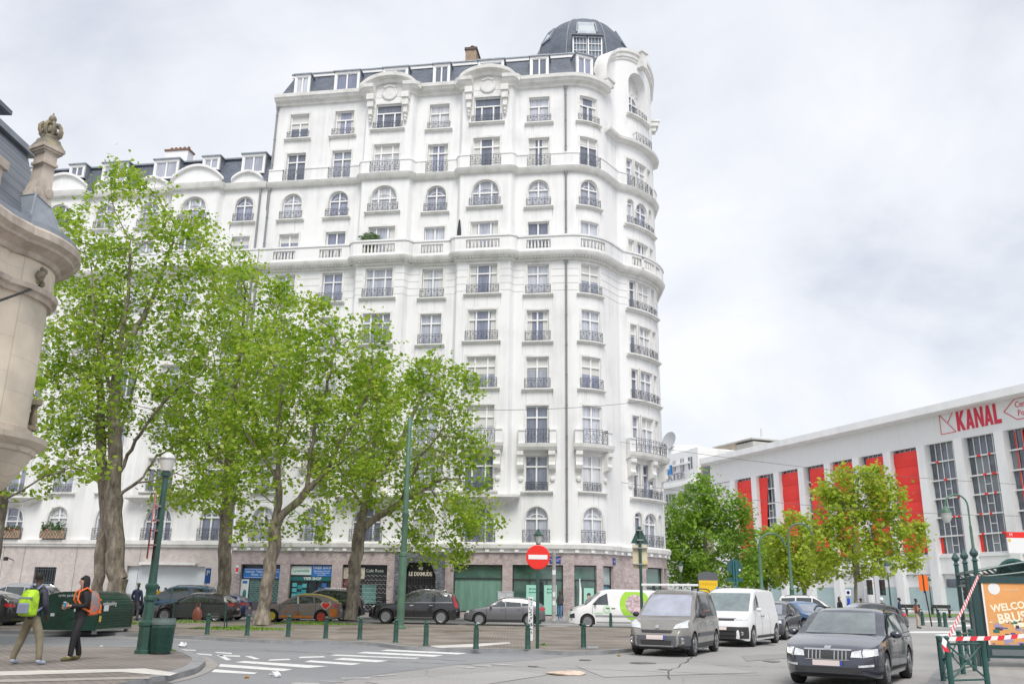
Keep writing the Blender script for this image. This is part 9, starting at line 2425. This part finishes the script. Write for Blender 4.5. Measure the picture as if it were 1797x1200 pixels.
text('poster_lettering', "brussels", 0.11, mat('poster_pale', (0.85, 0.6, 0.35), 0.5), p, PM(0.95, pz1-0.22), 0.002)
text('poster_lettering', "WELCOME TO", 0.24, mat('poster_cream', (0.9, 0.82, 0.62), 0.5), p, PM(1.16, pz1-0.58, radians(8)), 0.002, bold=0.008, sx=0.95)
text('poster_lettering', "BRUSSELS", 0.31, MAT['poster_cream'], p, PM(1.16, pz1-0.84, radians(8)), 0.002, bold=0.01, sx=0.95)
mb = MB(); mb.box(0.35, 2.0, -0.079, -0.076, -0.012, 0.012, 0, Matrix.Translation((0, 0, pz1-1.02)) @ Matrix.Rotation(-radians(5), 4, 'Y')); mb.box(0.9, 2.0, -0.079, -0.076, -0.05, 0.05, 0, Matrix.Translation((0, 0, pz1-1.13)) @ Matrix.Rotation(-radians(5), 4, 'Y')); mb.build('poster_rule', MAT['poster_cream'], p)
g = np.random.default_rng(6); mb = MB()
for k in range(90):
    x = g.uniform(0.33, 2.05); z = pz0+g.uniform(0.03, h_*0.42)
    if 0.95 < (x-0.3)/1.8+(z-pz0)/(h_*0.42)*0.45 < 1.15: continue
    mb.box(x, min(x+g.uniform(0.05, 0.2), 2.1), -0.0775-0.0003*(k % 9), -0.0755, z, z+g.uniform(0.02, 0.09), int(g.integers(0, 5)))
mb.build('poster_picture', [mat('pic_green', (0.04, 0.16, 0.12), 0.5), mat('pic_blue', (0.08, 0.12, 0.3), 0.5), mat('pic_tan', (0.6, 0.4, 0.2), 0.5), mat('pic_dark', (0.06, 0.05, 0.06), 0.5), mat('pic_lilac', (0.35, 0.3, 0.45), 0.5)], p)
for k, (zz_, ch_) in enumerate(((pz0+h_*0.42, "f"), (pz0+h_*0.2, "o"), (pz0+0.1, "i"))):
    mb = MB(); mb.lathe([(0.17, 0), (0.17, 0.004), (0, 0.004)], 20, M=PM(1.3, zz_)); o = mb.build('poster_badge', mat('badge_orange', (0.82, 0.30, 0.03), 0.5), p)
    text('badge_lettering', ch_, 0.24, M_WHITE, o, PM(1.3, zz_+0.01) @ Matrix.Translation((0, 0, 0.006)), 0.002, bold=0.012)
mb = MB(); mb.box(0.3, WC_-0.2, -0.11, -0.101, 0.26, 0.4); mb.build('base_strip', mat('case_grey', (0.14, 0.16, 0.17), 0.4), t)
# canopy
cz0 = at(1712, 995, 24.5)
c = thing('metro_canopy', 'green wrought iron metro canopy with curved roof and pointed finials', 'canopy', (cz0.x, 24.5, 0.1), radians(-6))
zt_ = at(1708, 985, 24.5).z-0.1
for i, (x, y) in enumerate(((0.0, 0.0), (0.35, 1.6), (0.7, 3.2))):
    mb = MB(); mb.tube([(x, y, 0), (x, y, zt_)], 0.065, 8); mb.build('column', M_MG, c)
    mb = MB(); mb.lathe([(0.05, zt_), (0.1, zt_+0.03), (0.06, zt_+0.07), (0.05, zt_+0.12), (0.11, zt_+0.18), (0.12, zt_+0.24), (0.06, zt_+0.34), (0.0, zt_+0.44)], 8, (x, y)); mb.build('finial', mat('finial_dark', (0.04, 0.09, 0.09), 0.4), c)
zr = zt_-0.25
def roofz(x): return zr + 0.42*sin(min(max(x/3.2, 0), 1)*pi*0.5)
for y in (0.0, 0.8, 1.6, 2.4, 3.2):
    mb = MB(); mb.tube([(x+y*0.22, y, roofz(x)) for x in [0.1*k for k in range(40)]], 0.035, 6); mb.tube([(x+y*0.22, y, roofz(x)-0.16-0.1*sin(x)) for x in [0.1*k for k in range(40)]], 0.028, 6)
    for k in range(10): mb.tube([(0.4*k+y*0.22, y, roofz(0.4*k)), (0.4*k+0.2+y*0.22, y, roofz(0.4*k+0.2)-0.2)], 0.016, 4)
    mb.build('roof_rib', M_MG, c)
mb = MB(); mb.grid([[(x+y*0.22, y, roofz(x)+0.04) for y in (0.0, 3.2)] for x in [0.25*k for k in range(17)]])
m_ = mat('canopy_glass', (0.16, 0.26, 0.25), 0.15, coat=0.5); mb.build('roof_glass', m_, c)
mb = MB(); mb.tube([(0, 0, zr), (0.7, 3.2, zr)], 0.05, 6); mb.tube([(0, 0, zr-0.35), (0.7, 3.2, zr-0.35)], 0.04, 6); mb.tube([(0, 0, 0.95), (0.7, 3.2, 0.95)], 0.04, 6); mb.build('side_beam', M_MG, c)
mb = MB(); mb.lathe([(0.5, 0), (0.5, 0.05), (0.42, 0.05), (0.42, 0)], 20, M=Matrix.Translation((1.5, 1.2, zr-0.1)) @ Matrix.Rotation(pi/2, 4, 'X')); mb.prism([(0.4*cos(a), 0.4*sin(a)) for a in [pi*k/10 for k in range(11)]], 0.03, 0, Matrix.Translation((1.5, 1.2, zr-0.1)) @ Matrix.Rotation(pi/2, 4, 'X')); mb.build('arched_panel', M_MG, c)
# railing of posts and crossed bars
r = thing('metro_railing', 'green steel railing with crossed bars in front of the poster case', 'railing', (0, 0, 0.1))
def rp(px, py, Y):
    q = at(px, py, Y); return Vector((q.x, q.y, q.z-0.1))
posts = [(1664, 16.9, 1118), (1727, 17.3, 1124), (1651, 18.2, 1117), (1687, 20.0, 1108), (1708, 20.9, 1105)]
PP = []
for px, Y, pyt in posts:
    q = at(px, 1150, Y); h = at(px, pyt, Y).z-0.1
    mb = MB(); mb.tube([(q.x, Y, 0), (q.x, Y, h-0.03)], 0.052, 10); mb.lathe([(0.055, h-0.03), (0.062, h), (0.04, h+0.025), (0.0, h+0.03)], 10, (q.x, Y)); mb.build('post', M_MG, r)
    PP.append(Vector((q.x, Y, h)))
def panel(a, b, nx=1):
    mb = MB(); za = min(a.z, b.z)
    A = Vector((a.x, a.y, 0)); B = Vector((b.x, b.y, 0))
    up_ = Vector((0, 0, 1))
    mb.tube([A+up_*(za-0.05), B+up_*(za-0.05)], 0.024, 6); mb.tube([A+up_*0.12, B+up_*0.12], 0.02, 6)
    mb.tube([A+up_*0.12, B+up_*(za-0.05)], 0.017, 6); mb.tube([A+up_*(za-0.05), B+up_*0.12], 0.017, 6)
    mb.lathe([(0.05, -0.02), (0.05, 0.02)], 10, M=Matrix.Translation((A+B)/2+up_*(za/2+0.03)) @ Matrix.Rotation(pi/2, 4, 'X'))
    return mb.build('crossed_panel', M_MG, r)
panel(PP[0], PP[1]); panel(PP[2], PP[3]); panel(PP[3], PP[4]); panel(PP[0], PP[2])
mb = MB(); mb.tube([PP[0]+Vector((0, 0, -0.04)), PP[2]+Vector((0, 0, -0.04))], 0.022, 6); mb.build('top_rail', M_MG, r)
# barrier tape, red and white
def tape(lab, pts, w=0.075, rep=0.16):
    mb = MB(); d = 0; P = [Vector(p) for p in pts]
    for a, b in zip(P[:-1], P[1:]):
        L = (b-a).length; k = max(1, int(L/rep)); u = (b-a).normalized(); s = u.cross(Vector((0, 1, 0))).normalized()*w/2
        for i in range(k):
            p0 = a+(b-a)*i/k; p1 = a+(b-a)*(i+1)/k
            sh = u*0.05
            mb.poly([p0-s, p1-s, p1+s+sh, p0+s+sh], (i+d) % 2)
        d += k
    return tag(mb.build('barrier_tape', [mat('tape_white', (0.82, 0.80, 0.78), 0.45), mat('tape_red', (0.75, 0.03, 0.05), 0.45)]), lab, 'tape', 'red and white tape')
top = at(1717, 1010, 21.9); kn = PP[0]+Vector((0, -0.07, 0.08))
tape('diagonal red and white tape from railing corner up to the top of the poster case', [kn, (kn+top)/2+Vector((0, 0, -0.02)), top])
e_ = at(1830, 1112, 17.6); tape('level red and white tape stretched across the lower part of the poster', [kn, (kn+e_)/2+Vector((0, 0, -0.03)), e_])
tape('loose knotted red and white tape end hanging from the railing corner post', [kn+Vector((-0.06, -0.02, 0.02)), kn+Vector((-0.1, -0.03, -0.1)), kn+Vector((-0.07, -0.03, -0.2))], 0.09, 0.07)
